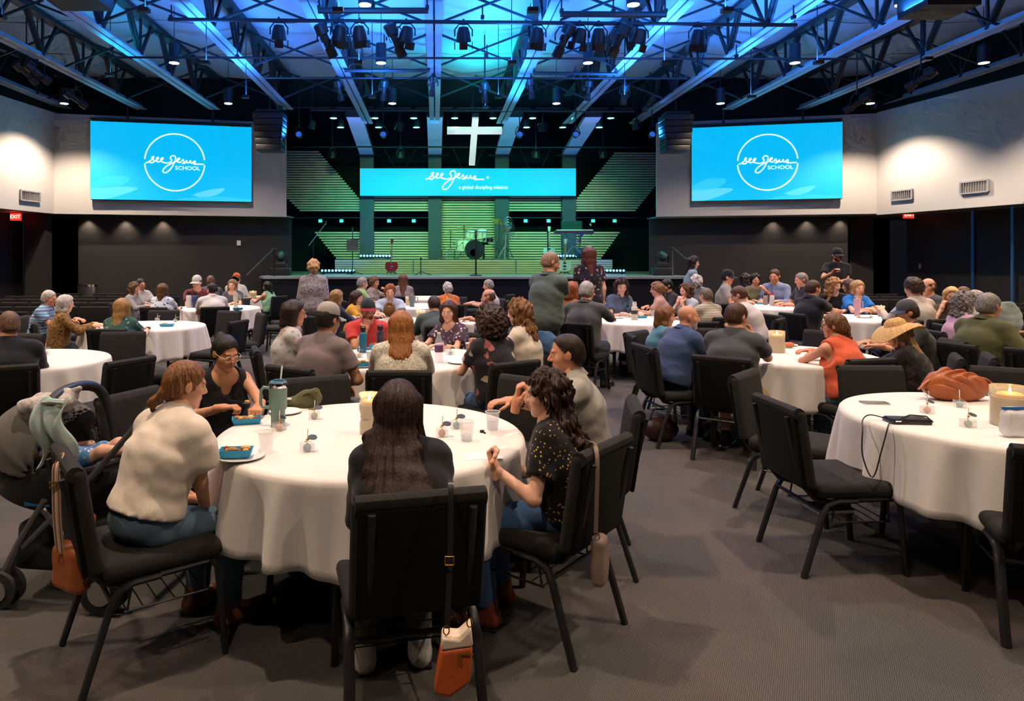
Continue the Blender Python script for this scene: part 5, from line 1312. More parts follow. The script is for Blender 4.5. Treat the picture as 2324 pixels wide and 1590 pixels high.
        if st in ('long', 'wavy', 'curly', 'mid', 'bob', 'afro'):
            bx = {'long': .078, 'wavy': .092, 'curly': .105, 'mid': .085, 'bob': .086, 'afro': .10}[st]; side_x = .086 if st != 'afro' else .1
            e1 = np.array((0, min(-.085, bk[1] * .45), -.10)); Lb = max(.02, Ln)
            down = unit(np.array((bk[0] * .3, bk[1], bk[2])) - e1) if Lb > .2 else np.array((0, -.1, -1))
            if bk[1] > -.04: down = np.array((0, -.15, -1.0)); down = unit(down)
            e2 = e1 + down * max(.02, Lb - .12)
            w = bx / .055; spr = hair[3] if len(hair) > 3 else 1.0
            c.cap((0, -.055, .03), e1, .07, .052, .04, 1.45); c.cap(e1, e2, .05, (.034 if st != 'curly' else .06) * spr, .03, w * 1.05 * (1 + (spr - 1) * .6))
            fr = (.03, .0) if st != 'afro' else (.02, -.02)
            for sg in (-1, 1):
                so_ = hair[4] if len(hair) > 4 else 0.0; e3 = np.array((sg * side_x * .98, -.012 + so_, -.10)); e4 = np.array((sg * side_x * (1.0 if st != 'curly' else 1.3) * spr, -.01 + so_ + min(0, bk[1]) * .25, -min(Lb, .34 if st != 'bob' else .16)))
                c.cap((sg * side_x * .9, fr[0] * .3 + so_, .03), e3, .030, .030, .03); c.cap(e3, e4, .03, .022, .03)
            if st == 'afro': c.ell((0, -.05, -.02), (.145, .125, .14), .04)
        if st == 'afro':
            c.cut(face_cut)
        if st == 'pony':
            q0 = Rp @ np.array((0, -.095, -.055)); c.ell(q0, .032, .02); tip = q0 + np.array((hair[3] if len(hair) > 3 else 0, -.055, -Ln)); md = (q0 + tip) / 2 + np.array((0, -.03, 0)); c.cap(q0, md, .022, .028, .015); c.cap(md, tip, .028, .006, .015)
        if st == 'bun':
            c.ell(Rp @ np.array((0, -.105, .075)), (.042, .036, .042), .012)
        if st == 'braid':
            q = Rp @ np.array((.02, -.10, -.03)); c.ell(q, .04, .02); tip = q + np.array((.03, min(-.06, bk[1] * .6), -Ln)); nseg = int(Ln / .022)
            for i in range(nseg):
                f = i / nseg; w = .026 * (1 - .65 * f); pp = q + (tip - q) * f + np.array((math.sin(i * PI) + (.012 if i % 2 else -.012) * (1 - f), -.012, 0)); c.ell(pp, (w, w * .8, .02), .006)
        if st in ('curly', 'afro', 'curlyshort'):
            amp = .013 if st != 'curlyshort' else .008; fq = 120 if lod == 0 else 105 if lod == 1 else 80
            c.add(lambda x, y, z: amp * c3(x, y, z, fq, ph) + amp * .7 * c3(y, z, x, fq * .55, ph))
        else:
            am = {'wavy': .010, 'long': .0045, 'pony': .004, 'mid': .0045, 'bob': .004, 'braid': .006, 'shortf': .005}.get(st, .0025); wob = 3.0 if st == 'wavy' else .8
            nfr = 15 if lod == 2 else 22 if lod == 1 else 34
            c.add(lambda x, y, z: am * (.6 * np.sin(np.arctan2(x, -y - .02) * nfr + wob * np.sin(z * (38 if st == 'wavy' else 15) + ph) + 2 * np.sin(x * 20)) + .5 * np.sin(np.arctan2(x, -y - .02) * nfr * .43 + 3 * np.sin(z * 11 + ph) + 3 * np.sin(x * 31))) + (.013 * c3(x, y, z * .7, 62, ph) if st in ('wavy', 'shortf') else .002 * nz(x, y, z, 60, ph)))
        if st in ('long', 'wavy', 'mid', 'pony'):
            zl = -Ln - .03
            c.add(lambda x, y, z: np.clip((zl + .1 - z) / .1, 0, 1.5) * .02 * (1 + np.sin(x * 230 + 3 * np.sin(y * 90)) ) )
        def face_open(x, y, z):
            X = Rp[0, 0] * x + Rp[1, 0] * y + Rp[2, 0] * z; Yq = Rp[0, 1] * x + Rp[1, 1] * y + Rp[2, 1] * z; Z = Rp[0, 2] * x + Rp[1, 2] * y + Rp[2, 2] * z
            return np.minimum(np.minimum(Yq - .042 - .5 * np.clip(Z, 0, .06), .062 - Z), .072 - np.abs(X))
        c.cut(face_open)
        ho = vol_part('hair', c, hair_mat(hcx), t, lambda V: (V * hs) @ Ry.T + hc)
        if lod < 2 and st in ('long', 'wavy', 'mid', 'pony', 'braid'): pass
    if beard and lod < 2:
        c = Vol((-.08, 0, -.14), (.08, .12, -.01), .006 if lod else .005); c.ell((0, .034, -.078), (.056, .055, .045), 0); c.ell((0, .068, -.098), (.03, .028, .028), .02)
        c.cut(lambda x, y, z: z + .045 - .35 * np.clip(np.abs(x) - .03, 0, .04)); c.ell((0, .1, -.056), (.024, .03, .011), .004, None, True); c.add(lambda x, y, z: .0025 * nz(x, y, z, 150)); vol_part('beard', c, hair_mat(beard), t, lambda V: np.array([HT(q) for q in V]))
    if glasses:
        gl = thing_part = None; g = G()
        for sg in (-1, 1):
            g.tube([(sg * .033 + .024 * math.cos(q), .104 - .012 * abs(math.cos(q) * .3), .002 + .021 * math.sin(q)) for q in np.linspace(0, 2 * PI, 17)], .0019, 5, False)
            g.tube([(sg * .057, .100, .008), (sg * .08, .07, .010), (sg * .085, .0, .008)], .0019, 5)
        g.tube([(-.009, .106, .006), (.009, .106, .006)], .0019, 5); go = mk('spectacles', g.xf(HT), glasses if not isinstance(glasses, bool) else m_specf, t)
    if extra:
        for e in extra:
            if e[0] == 'cap': baseball_cap(t, HT, fabric('cap_' + e[1].strip('#'), 'plain', [hexc(e[1])]), fabric('cap_' + e[2].strip('#'), 'plain', [hexc(e[2])]), e[3] if len(e) > 3 else False)
            elif e[0] == 'sunhat':
                g = G(); g.lathe([(.0, .125), (.06, .12), (.092, .09), (.098, .055), (.13, .045), (.19, .025), (.235, -.02), (.232, -.026), (.185, .018), (.12, .038)], n=32); g.xf(lambda q: HT(np.array((q[0], q[1] - .015, q[2] + .03 + .04 * math.sin(2 * math.atan2(q[1], q[0]) + .6) * max(0, math.hypot(q[0], q[1]) - .1) / .13))))
                o = mk('sun_hat', g, fabric('straw', 'mottle', ['#8f6a3c', '#c9a066', '#d8b67c'], 3), t)
                for k in range(6):
                    q = k * 1.047; g = G(); g.ball((.055 + .028 * math.cos(q), -.10 + .02 * math.sin(q), .088 + .03 * math.sin(q)), (.024, .014, .024), 8); mk('flower_petal', g.xf(HT), fabric('hat_flower', 'plain', ['#d98a25']), o)
            elif e[0] == 'clip':
                g = G(); g.ball((0, -.115, .03), (.03, .015, .03), 8); mk('hair_clip', g.xf(HT), mat('tortoise_clip', hexc('#b07a3a'), .3), t)
    if watch:
        j = J[watch]; g = G(); q = j[2] - unit(j[2] - j[1]) * .03; d = unit(j[2] - j[1]); g.tube([q - d * .009, q + d * .009], .03 * s, 12); mk('wrist_watch', g, M_BLKPLASTIC, t)
    PEOPLE.append((lab, root, face, K, J, a))
    if sit and not nochair:
        f2 = fwd(face + chair_turn); cx_, cy_ = root + f2 * (.0 + seat_off)
        if chair_at: cx_, cy_, chair_turn = chair_at[0], chair_at[1], chair_at[2] - face
        chair(cx_, cy_, face + chair_turn, chair_lab or ('black chair under the ' + lab))
    return t, root, K, J
def fp(c): return fabric('cloth_' + c.strip('#'), 'plain', [c])
GRY, BRN, DBR, BLK, BLD, LBR, RED_, SIL = '#8d8780', '#4a2f20', '#2e1d17', '#17120f', '#b08a58', '#7a5434', '#8a4a24', '#b9b2aa'
def W(px, py, Y, d=(0, .8, .2), curl=.6, pole=None, n=(0, 0, 1)):
    q = dict(px=(px, py, Y), dir=d, curl=curl, n=n)
    if pole: q['pole'] = pole
    return q
# ---- nearest table
P1 = person('person in white puff-sleeved blouse and jeans hunched at nearest table', 422, 820, 3.02, -34, lean=20, side=3, hy=-22, hp=14, hair=('pony', '#7d5434', .10, -.03), top=(fp('#dccfc0'), 'puff', 'high'), legs='#5b7287', arms=(W(440, 1130, 3.15, (.2, .9, -.2)), W(470, 1180, 3.1, (-.3, .8, -.2), .5, (.6, -.5, -.8))), chair_at=(-1.21, 2.92, -54), hem=.045, sh=1.06, shoe='#7a4a30')
P2 = person('person in black sleeveless top eating with a fork at nearest table', 512, 762, 4.1, -142, lean=16, hp=20, hy=8, skin='m', hair=('bun', '#1c1512'), top=(fp('#17161a'), 'none', 'tank'), arms=(W(600, 940, 3.72, (.5, .6, -.2), .85), W(505, 925, 3.8, (-.6, .7, .1), .85)), glasses=mat('clear_specs', (.75, .6, .5), .2), fat=.06)
P3 = person('person in black sweatshirt in the front chair, back to camera', 905, 868, 2.62, 12, lean=18, hy=-20, hp=14, hair=('long', '#2f1c17', .37, 2.0), top=(fp('#1a1a1d'), 'long', 'crew'), legs='#4c4a45', arms=(W(822, 1088, 2.80, (-.5, .8, 0), .3, (-.15, -.3, -1)), W(985, 1080, 2.85, (-.3, .9, 0), .4, (.1, -.3, -1))), shoe='#b8b4b0', sh=.96, chair_at=(-.12, 2.6, 14))
P4 = person('person in black gold-flecked blouse and jeans holding up a hand', 1238, 845, 3.1, 68, lean=10, hy=14, hp=6, hair=('wavy', '#33201a', .35, 1.7, -.05), top=(fabric('gold_fleck', 'dots', ['#121114', '#c9a050'], 1.2), 'short', 'scoop'), legs='#41618a', arms=(W(1122, 1062, 2.98, (.1, .3, 1), 1.15, (-.4, -.6, -.9), (0, 1, 0)), W(1120, 1085, 3.15, (.2, .9, 0))), chair_at=(.48, 3.12, 50), shoe='#7a3a2a', skin='f')
P5 = person('person in grey polo shirt resting one elbow on nearest table', 1285, 762, 3.88, 84, lean=12, sex='m', hp=8, hair=('recede', '#2a1d16'), top=(fp('#9a968d'), 'short', 'collar'), arms=(W(1172, 912, 3.45, (-.1, -.15, 1), 1.0, (-.2, .5, -1), (0, 1, .2)), 'table'), skin='r', watch='L', legs='#39414d', sh=1.05, chair_at=(.78, 3.80, 79))
# ---- second middle table
person('person in pale coral-patterned shirt and glasses at blue bottle table', 668, 684, 6.1, -72, lean=8, hy=-8, hp=6, sex='m', skin='r', hair=('mid', '#2b1c18', .17), top=(fabric('coral_print', 'floral', ['#b9b7b3', '#b86a58', '#c98a78', '#8a92a0'], 1.3), 'elbow', 'collar'), legs='#4a4d52', arms=('lap', 'table'), glasses=True)
person('person in taupe t-shirt and pale grey cap', 745, 694, 5.3, -34, lean=16, hy=-4, sex='m', hair=('short', '#1a1310'), extra=[('cap', '#a29a92', '#a29a92')], top=(fp('#77696a'), 'short', 'crew'), skin='m', legs='#8b8a88', arms=('table', W(785, 870, 5.35, (.1, .6, -.8), .5, (.9, -.3, 0))), sh=1.08, fat=.06)
person('person in pale speckled top, back to camera, blue bottle table', 910, 707, 5.15, 0, lean=10, hair=('long', '#9a6234', .30, 1.5), top=(fabric('speckle', 'mottle', ['#8f8a76', '#c6bfab', '#efe9da'], 3), 'elbow', 'crew'), sh=1.1, fat=.05)
person('person in coral red shirt and red-billed cap, fist under chin', 835, 682, 7.1, 196, lean=14, hp=8, hy=-14, sex='m', skin='r', hair=('short', '#5a2f1c'), beard='#6b3118', extra=[('cap', '#333c48', '#8c1f26')], top=(fp('#cc4442'), 'short', 'crew'), arms=('lap', 'chin'), sh=1.05)
person('person in mauve flowered blouse at blue bottle table', 1018, 684, 7.0, 140, lean=12, hy=22, hp=8, hair=('bob', '#3b2219', .17), top=(fabric('mauve_flowers', 'floral', ['#4a3a48', '#c9b8b4', '#8a6a9a', '#e0d8d0'], 2.2), 'short', 'scoop'), skin='f')
person('person in black rose-print top holding up a paper cup', 1112, 702, 5.5, 32, lean=8, hair=('afro', '#3b2519', .2), top=(fabric('rose_print', 'floral', ['#26262c', '#c27a70', '#b7a890', '#a35d5d'], .8), 'short', 'wide'), arms=(W(1075, 795, 5.55, (0, .3, 1), .8, None, (0, 1, 0)), 'table'), legs='#3f5d80', skin='f')
person('person in cream t-shirt beside rose-print top', 1176, 680, 6.05, 62, lean=10, hy=5, hair=('wavy', '#7d5632', .30, 1.2), top=(fp('#cfc3b2'), 'short', 'crew'), skin='f', legs='#3c4450')
# ---- right candle table
person('person in teal smocked top beside navy blue shirt', 1512, 694, 7.05, -95, lean=10, hy=-10, hair=('mid', '#7a5030', .2), top=(fp('#4f7f92'), 'elbow', 'wide'))
person('person in navy blue shirt leaning on candle table, back to camera', 1562, 694, 6.3, -72, lean=22, hy=-22, hp=4, sex='m', skin='r', hair=None, brow='#8a8078', beard='#a09890', top=(fabric('navy_heather', 'stripe', ['#3a4a6a', '#344262', '#3f5074'], 3), 'elbow', 'collar'), legs='#191b20', fat=.14, arms=('table', 'table'), sh=1.08, shoe='#17171a', chair_turn=-10)
person('person in charcoal t-shirt and khaki shorts, hand at face', 1672, 690, 5.78, -44, lean=14, hy=-20, sex='m', hair=('short', '#4a3020'), top=(fp('#4a4c50'), 'short', 'crew'), legs='#a8946c', leg_style='shorts', arms=('table', 'cheek'), shoe='#222226', sh=1.08, chair_turn=6, knee=.1)
person('person in orange tank top, arms folded on candle table', 1892, 712, 5.72, 16, lean=16, hy=42, hp=6, hair=('braid', '#6a4a30', .36), top=(fp('#d8603e'), 'none', 'crew'), skin='r', legs='#6f8aa5', glasses=True, arms=('cross', 'cross'), seat_off=.1, fat=.05)
person('person in dark print shirt and straw sun hat with orange flower', 2035, 738, 5.75, 60, lean=18, hy=10, hp=18, hair=('long', '#a8845c', .36, 1.5), extra=[('sunhat',)], top=(fabric('dark_print', 'mottle', ['#1c1a1c', '#2a2628', '#5a4a4c'], .7), 'elbow', 'crew'), arms=(W(1960, 820, 6.0, (-.2, .9, 0)), 'table'))
person('person in dark shirt and charcoal cap behind the sun hat', 2058, 686, 6.7, 78, lean=16, sex='m', skin='r', hair=('short', '#3a2a20'), extra=[('cap', '#4a4c50', '#3c4658')], top=(fp('#33352f'), 'short', 'crew'), arms=('table', 'table'))
# ---- left
person('person in black shirt at left edge, back to camera', 20, 708, 5.35, 26, lean=12, hy=22, sex='m', skin='r', hair=('buzz', '#6a5040'), top=(fp('#1d2024'), 'long', 'crew'), sh=1.1, fat=.1)
person('person in blue striped polo at the left table', 112, 660, 9.35, -86, lean=14, sex='m', skin='r', hair=('short', SIL), top=(fabric('blue_stripes', 'stripe', ['#5a6a9a', '#7f93bd', '#c9c6cf', '#4f8fa5'], .8), 'short', 'collar'), fat=.08)
person('person in brown leopard-print top at the left table', 150, 670, 8.55, -62, lean=10, hair=('mid', SIL, .18), top=(fabric('leopard', 'mottle', ['#1f1610', '#5a3f22', '#a3783c', '#2c2018'], 1.6), 'long', 'crew'), skin='f', fat=.05)
person('person in green leafy print top at left tray table', 278, 678, 8.0, -4, lean=10, hair=('long', '#9c7444', .3, 1.1), top=(fabric('leafy', 'floral', ['#33564f', '#a9bdb4', '#1d3a36', '#7fa097'], 1.6), 'short', 'crew'), skin='f')
person('person in grey top turned right at far left table', 306, 641, 12.4, -95, lean=12, hair=('wavy', '#5a3f2a', .22), top=(fp('#8d8a86'), 'long', 'crew'))
person('person in white shirt and glasses behind far left table', 320, 633, 13.3, -125, lean=8, sex='m', skin='r', hair=('short', BLK), top=(fp('#b5b2ae'), 'short', 'collar'), glasses=True)
person('person in blue and white flowered top, back to camera', 370, 644, 11.4, -5, lean=8, hair=('long', '#57371f', .24), top=(fabric('bw_flower', 'floral', ['#c4cbd6', '#3f5f9a', '#7f93bd', '#2f4a80'], 1.5), 'short', 'wide'), skin='f')
person('person in maroon t-shirt and white cap leaning forward', 447, 628, 13.1, -165, lean=20, side=10, sex='m', hair=('short', BRN), extra=[('cap', '#bdbab4', '#bdbab4')], hy=-25, top=(fp('#6b2f38'), 'short', 'crew'), sh=1.1)
person('person in white shirt leaning over far left table', 481, 643, 11.6, 24, lean=22, hy=25, sex='m', hair=('short', BLK), top=(fp('#c2bdb8'), 'short', 'collar'), beard='#1d1512', sh=1.05)
person('person in grey shirt mostly hidden behind white cap', 478, 626, 14.6, 10, sex='m', hair=('short', '#6a4a34'), top=(fp('#55565a'), 'short', 'crew'))
person('person in dark grey top facing camera at far left table', 527, 634, 13.3, 176, lean=12, hair=('long', '#7a5c3e', .2), top=(fp('#4a4f55'), 'short', 'scoop'), skin='f')
person('person in white shirt and orange cap', 537, 622, 15.6, -6, sex='m', hair=('short', BLK), extra=[('cap', '#b5561f', '#b5561f', True)], top=(fp('#b9b6b2'), 'long', 'collar'))
person('person in green tank top at far left', 606, 639, 14.6, 62, lean=10, hy=12, hair=('long', BLK, .25), top=(fp('#7fae84'), 'none', 'crew'), skin='r', arms=('table', 'table'))
person('person standing in grey patterned blouse, back to camera', 712, 590, 10.5, 0, sit=False, lean=3, hair=('shortf', '#b8905a'), top=(fabric('grey_pattern', 'mottle', ['#3c3a3c', '#77726f', '#a39d9b', '#55524f'], 1.2), 'long', 'crew'), legs='#1d2028', arms=('down', 'down'), fat=.12, smax=1.2)
# ---- third middle table
person('person in navy top left of mustard yellow top', 765, 658, 9.5, -52, lean=8, hair=('long', '#8f6e42', .3, 1.1), top=(fp('#232c3e'), 'long', 'crew'))
person('person in mustard yellow top, middle tables', 810, 660, 10.3, -102, lean=12, hp=18, hair=('long', '#3a241a', .26), top=(fp('#cf9a2e'), 'short', 'crew'), skin='f')
person('person in pale blue shirt facing camera, middle tables', 885, 648, 10.75, 184, lean=10, sex='m', hair=('shortf', '#8a4f22'), top=(fp('#a9b6cc'), 'short', 'collar'), skin='f')
person('person in white cardigan and hair clip, back to camera', 884, 698, 8.2, 2, lean=18, hp=22, hair=('bun', '#7a5634'), extra=[('clip',)], top=(fp('#c6c0bc'), 'long', 'crew'))
person('person in slate green shirt leaning over, back to camera', 985, 673, 8.55, 14, lean=26, hp=26, sex='m', hair=('short', '#3a2620'), top=(fp('#45524f'), 'elbow', 'crew'), sh=1.08)
person('person in blue shirt reaching an arm across the table', 1108, 657, 9.45, 84, lean=14, sex='m', skin='r', hair=('ring', '#5a463a'), beard='#5a463a', top=(fabric('blue_check', 'stripe', ['#56647f', '#6b7890', '#4b5870'], 4), 'short', 'collar'), fat=.08, arms=(W(1062, 722, 9.2, (0, 1, -.1), .3), 'table'))
# ---- fourth middle table
person('person in light green shirt near the stage', 823, 630, 12.9, -66, lean=10, sex='m', hair=('short', '#8a8178'), top=(fp('#8fa86c'), 'short', 'collar'))
person('person in patterned top lifting food to mouth', 850, 628, 13.7, -112, lean=12, hair=('shortf', '#6a4a38'), top=(fp('#8d7f74'), 'short', 'crew'), arms=('eat', 'table'), skin='r')
person('person in bright orange and blue flowered blouse', 1016, 642, 12.0, 8, lean=12, hair=('shortf', SIL), top=(fabric('bright_flowers', 'floral', ['#c9682a', '#4f8fc0', '#d9a23a', '#b5483a'], 1.2), 'short', 'wide'), skin='f', fat=.08)
person('person in pale checked shirt and glasses near the stage', 1108, 635, 12.9, 76, lean=10, sex='m', hair=('short', '#8d857c'), top=(fp('#b9aeb2'), 'short', 'collar'), glasses=True)
person('person in taupe top nearest the stage, back to camera', 915, 622, 14.6, 0, lean=4, hair=('long', '#5f3c26', .42, 1.1), top=(fp('#8f847c'), 'long', 'crew'))
# ---- standing right of centre
person('person standing in slate green shirt, head bowed to the right', 1250, 573, 7.9, -52, sit=False, lean=10, hy=-26, hp=22, sex='m', skin='r', hair=('buzz', '#9a7a66'), top=(fp('#54615b'), 'elbow', 'collar'), legs='#26241f', arms=('gest', W(1275, 662, 8.2, (-.2, .9, .1), .5)), fat=.16, sh=1.06, smax=1.2)
person('person standing in black flowered top, back to camera', 1336, 560, 10.8, 4, sit=False, lean=2, hair=('long', '#5a2f22', .32), top=(fabric('black_flower', 'floral', ['#1b1a20', '#8a5a5c', '#2c2a34', '#b08a80'], 1.2), 'short', 'crew'), legs='#1d2230', arms=('down', 'down'), skin='f', smax=1.25)
# ---- letter bottle table
person('person in dark grey button shirt at lettered flask table', 1332, 640, 8.7, -34, lean=14, hy=-6, sex='m', hair=('short', '#a9a39c'), top=(fp('#4e4e4c'), 'long', 'collar'), sh=1.1, fat=.1, legs='#2c3542', arms=('table', W(1395, 728, 9.1, (-.2, .9, 0))))
person('person in rust orange top beside standing person', 1298, 640, 9.6, -48, lean=8, hair=('mid', '#8f4f26', .18), top=(fp('#a8642e'), 'long', 'crew'), skin='f')
person('person in denim shirt looking down at lettered flask table', 1410, 632, 10.7, -160, lean=16, hy=-20, hp=22, hair=('wavy', '#301b18', .38), top=(fp('#4f5d73'), 'short', 'collar'), skin='f')
person('person in dusty pink top at lettered flask table', 1490, 641, 10.9, 70, lean=12, hair=('curlyshort', '#7f5a3c'), top=(fp('#b58a7a'), 'short', 'crew'), skin='f')
person('person in black jacket behind pink top', 1513, 634, 11.9, 100, lean=16, hp=20, sex='m', hair=('short', BLK), top=(fp('#2a2a2e'), 'long', 'collar'), skin='m')
person('person in white lace top, hands clasped at chin', 1556, 644, 10.75, 112, lean=10, hy=-8, hair=('wavy', '#5a3a24', .24), top=(fp('#b4bac2'), 'elbow', 'crew'), arms=('chin', 'chin'), skin='f')
person('person in beige striped shirt, back to camera', 1602, 655, 9.55, 26, lean=10, sex='m', hair=('short', '#6a5c50'), top=(fabric('beige_stripe', 'stripe', ['#b0a68f', '#c2b8a2', '#8f8772'], 2), 'short', 'crew'), sh=1.06)
person('person in white t-shirt bending over food', 1676, 651, 9.3, 52, lean=26, hp=28, hy=10, sex='m', hair=('short', '#57392a'), top=(fp('#c9c0be'), 'short', 'crew'), sh=1.08)
person('person in grey top half hidden before the denim jacket', 1580, 625, 12.1, 10, hair=('shortf', SIL), top=(fp('#55565a'), 'long', 'crew'))
person('person standing in denim jacket looking right', 1574, 582, 13.0, -108, sit=False, lean=3, hy=-6, hair=('wavy', '#1d1412', .24), top=(fp('#6f8596'), 'long', 'collar'), legs='#2a3038', arms=('down', 'fold'), skin='f', smax=1.2)
# ---- far right tables
person('person in grey t-shirt and black cap', 1652, 615, 13.5, -118, lean=8, sex='m', skin='r', hair=('short', BLK), extra=[('cap', '#1c1c20', '#1c1c20')], top=(fp('#8a857c'), 'short', 'crew'))
person('person in black top, back to camera, far right table', 1692, 621, 14.9, -10, hair=('wavy', DBR, .24), top=(fp('#1f1f22'), 'long', 'crew'))
person('person in olive top eating at far right table', 1714, 622, 13.95, 178, lean=10, hair=('shortf', BLK), top=(fp('#6b6a4c'), 'short', 'crew'), arms=('eat', 'table'), skin='r')
person('person in light blue shirt at far right table', 1758, 612, 13.75, 135, lean=14, sex='m', hair=('short', BRN), top=(fp('#7f8aa8'), 'long', 'collar'), skin='r')
person('person in black shirt turned left at far right table', 1818, 620, 12.7, 92, lean=12, sex='m', skin='r', hair=('short', '#7a7068'), top=(fp('#26272a'), 'short', 'collar'))
person('person in black polo smiling, pink tumbler table', 1846, 637, 10.0, -70, lean=14, hy=-10, sex='m', skin='r', hair=('short', '#4a2f1e'), top=(fp('#1a1b1e'), 'short', 'collar'), arms=('table', W(1905, 708, 10.2, (-.2, .9, 0))), sh=1.05)
person('person in black top beside bright blue t-shirt', 1893, 632, 11.35, 150, hy=60, hair=('curly', '#94683a', .26), top=(fp('#19191c'), 'long', 'crew'), skin='f')
person('person in dark top half hidden behind bright blue t-shirt', 1926, 634, 11.7, 50, hair=('mid', BRN, .18), top=(fp('#2a2a2e'), 'long', 'crew'))
person('person in bright blue t-shirt facing camera', 1947, 637, 11.05, 182, lean=12, hp=14, hair=('mid', '#a07c50', .16), top=(fp('#1f6fc0'), 'short', 'v'), skin='f', arms=('cross', 'cross'), fat=.06)
person('person in beige jacket gesturing, back to camera', 2072, 633, 9.3, 16, sex='m', hair=('curlyshort', '#3a2a1e'), top=(fp('#b5aa9f'), 'long', 'crew'), arms=('gest', 'table'), sh=1.08)
person('person in dark grey shirt facing beige jacket', 2106, 632, 10.1, 105, sex='m', skin='r', lean=10, hair=('ring', '#5a463a'), top=(fp('#4a4d4f'), 'long', 'crew'))
person('person in brown top leaning cheek on hand', 2160, 652, 9.1, 150, lean=18, hair=('mid', '#c09a5a', .16), top=(fp('#57483c'), 'short', 'crew'), arms=('table', 'cheek'), skin='f')
person('person in dark top right of cheek-leaning person', 2186, 652, 9.4, 130, lean=14, hair=('mid', '#5f4028', .18), top=(fp('#3a3430'), 'short', 'crew'), skin='f')
person('person in pink blouse near right edge', 2192, 664, 7.5, -96, lean=10, hair=('curly', '#77706c', .16), top=(fp('#c99fb0'), 'long', 'crew'), skin='r')
person('person in sand shirt, half hidden at right edge', 2216, 660, 8.1, -105, lean=10, sex='m', hair=('short', '#9a9288'), top=(fp('#9a8f7c'), 'short', 'collar'), skin='r')
person('person in olive green shirt, arms on table at right edge', 2245, 667, 6.5, -76, lean=18, hp=4, sex='m', skin='r', hair=('short', '#7f7a74'), top=(fp('#4f5030'), 'elbow', 'collar'), fat=.16, arms=('table', W(2310, 785, 6.35, (-.1, .9, .1), .6)), sh=1.08)
person('person standing in black polo and cap by the right wall', 1900, 566, 14.4, 172, sit=False, lean=2, sex='m', skin='r', hair=('short', BLK), extra=[('cap', '#18181b', '#18181b')], beard='#241a16', top=(fp('#1b1d22'), 'short', 'collar'), legs='#17191d', arms=('fold', 'gest'), smax=1.25)
# ================================================================== empty chairs
EC = [(-1.50, 3.93, -112, 'empty black chair beside the stroller, facing nearest table'), (-.66, 4.28, -155, 'empty black chair behind green tumbler, front of back showing'), (.42, 4.30, 140, 'empty black chair at back right of nearest table'),
      (2.16, 3.80, -88, 'empty black chair with back to camera, left of handbag table'), (2.33, 4.55, -132, 'empty black chair behind the one left of handbag table'), (3.12, 4.72, 178, 'empty black chair directly behind phone on handbag table'),
      (3.92, 4.66, 152, 'empty black chair behind brown handbag'), (2.72, 3.1, -22, 'empty black chair cut by right edge, nearest camera'), (-2.62, 5.50, 64, 'empty black chair right of the nearly bare table'),
      (-3.25, 7.05, -172, 'empty black chair behind the nearly bare table'), (-4.3, 6.9, 165, 'empty dark chair behind man at left edge'.replace('man', 'person')), (-2.75, 8.75, 75, 'empty black chair right of left tray table'), (-2.72, 9.7, 118, 'empty black chair at right back of left tray table'),
      (-3.2, 10.05, 150, 'empty chair behind blue tray, front of back showing'), (-4.05, 10.15, 184, 'empty dark chair behind left tray table, at its middle'), (-2.75, 12.0, 82, 'empty black chair right of two-bottle table'), (-2.78, 13.0, 118, 'empty black chair far right of two-bottle table'),
      (1.0, 13.4, 105, 'empty dark chair before the stage, right of flowered blouse'), (-.9, 13.9, -150, 'empty dark chair before the stage, left of centre'), (.35, 13.85, 165, 'empty dark chair before the stage, under microphone stand'), (.95, 16.0, 100, 'empty dark chair against stage front at centre right'), (1.35, 15.2, 60, 'empty dark chair left of standing pair, near stage'),
      (2.35, 10.9, -140, 'empty black chair by standing person in flowered top'), (3.2, 8.8, 10, 'empty black chair at front of letter bottle table'), (3.95, 7.25, 130, 'empty black chair right back of tall candle table'), (2.95, 7.45, 172, 'empty black chair behind tall candle table'), (2.35, 7.2, -135, 'empty black chair left back of tall candle table'),
      (4.95, 9.65, -80, 'empty black chair left of pink tumbler table'), (6.0, 9.1, -16, 'empty black chair at front of pink tumbler table'), (7.45, 9.7, 66, 'empty black chair right of pink tumbler table'), (5.35, 6.1, -52, 'empty black chair left of right edge table'), (4.2, 5.75, 60, 'empty black chair behind sun hat'),
      (6.9, 7.85, 160, 'empty black chair with pale jacket, right edge'), (7.3, 12.8, 80, 'empty dark chair right of far white cup table'), (5.2, 12.2, -50, 'empty dark chair left of far white cup table'), (-5.1, 15.6, -80, 'empty dark chair left of table beside the stage'), (-1.2, 10.5, -140, 'empty black chair left back of third middle table'), (.85, 8.9, 60, 'empty black chair right of slate shirt')]
for x, y, h_, lab in EC: chair(x, y, h_, lab)
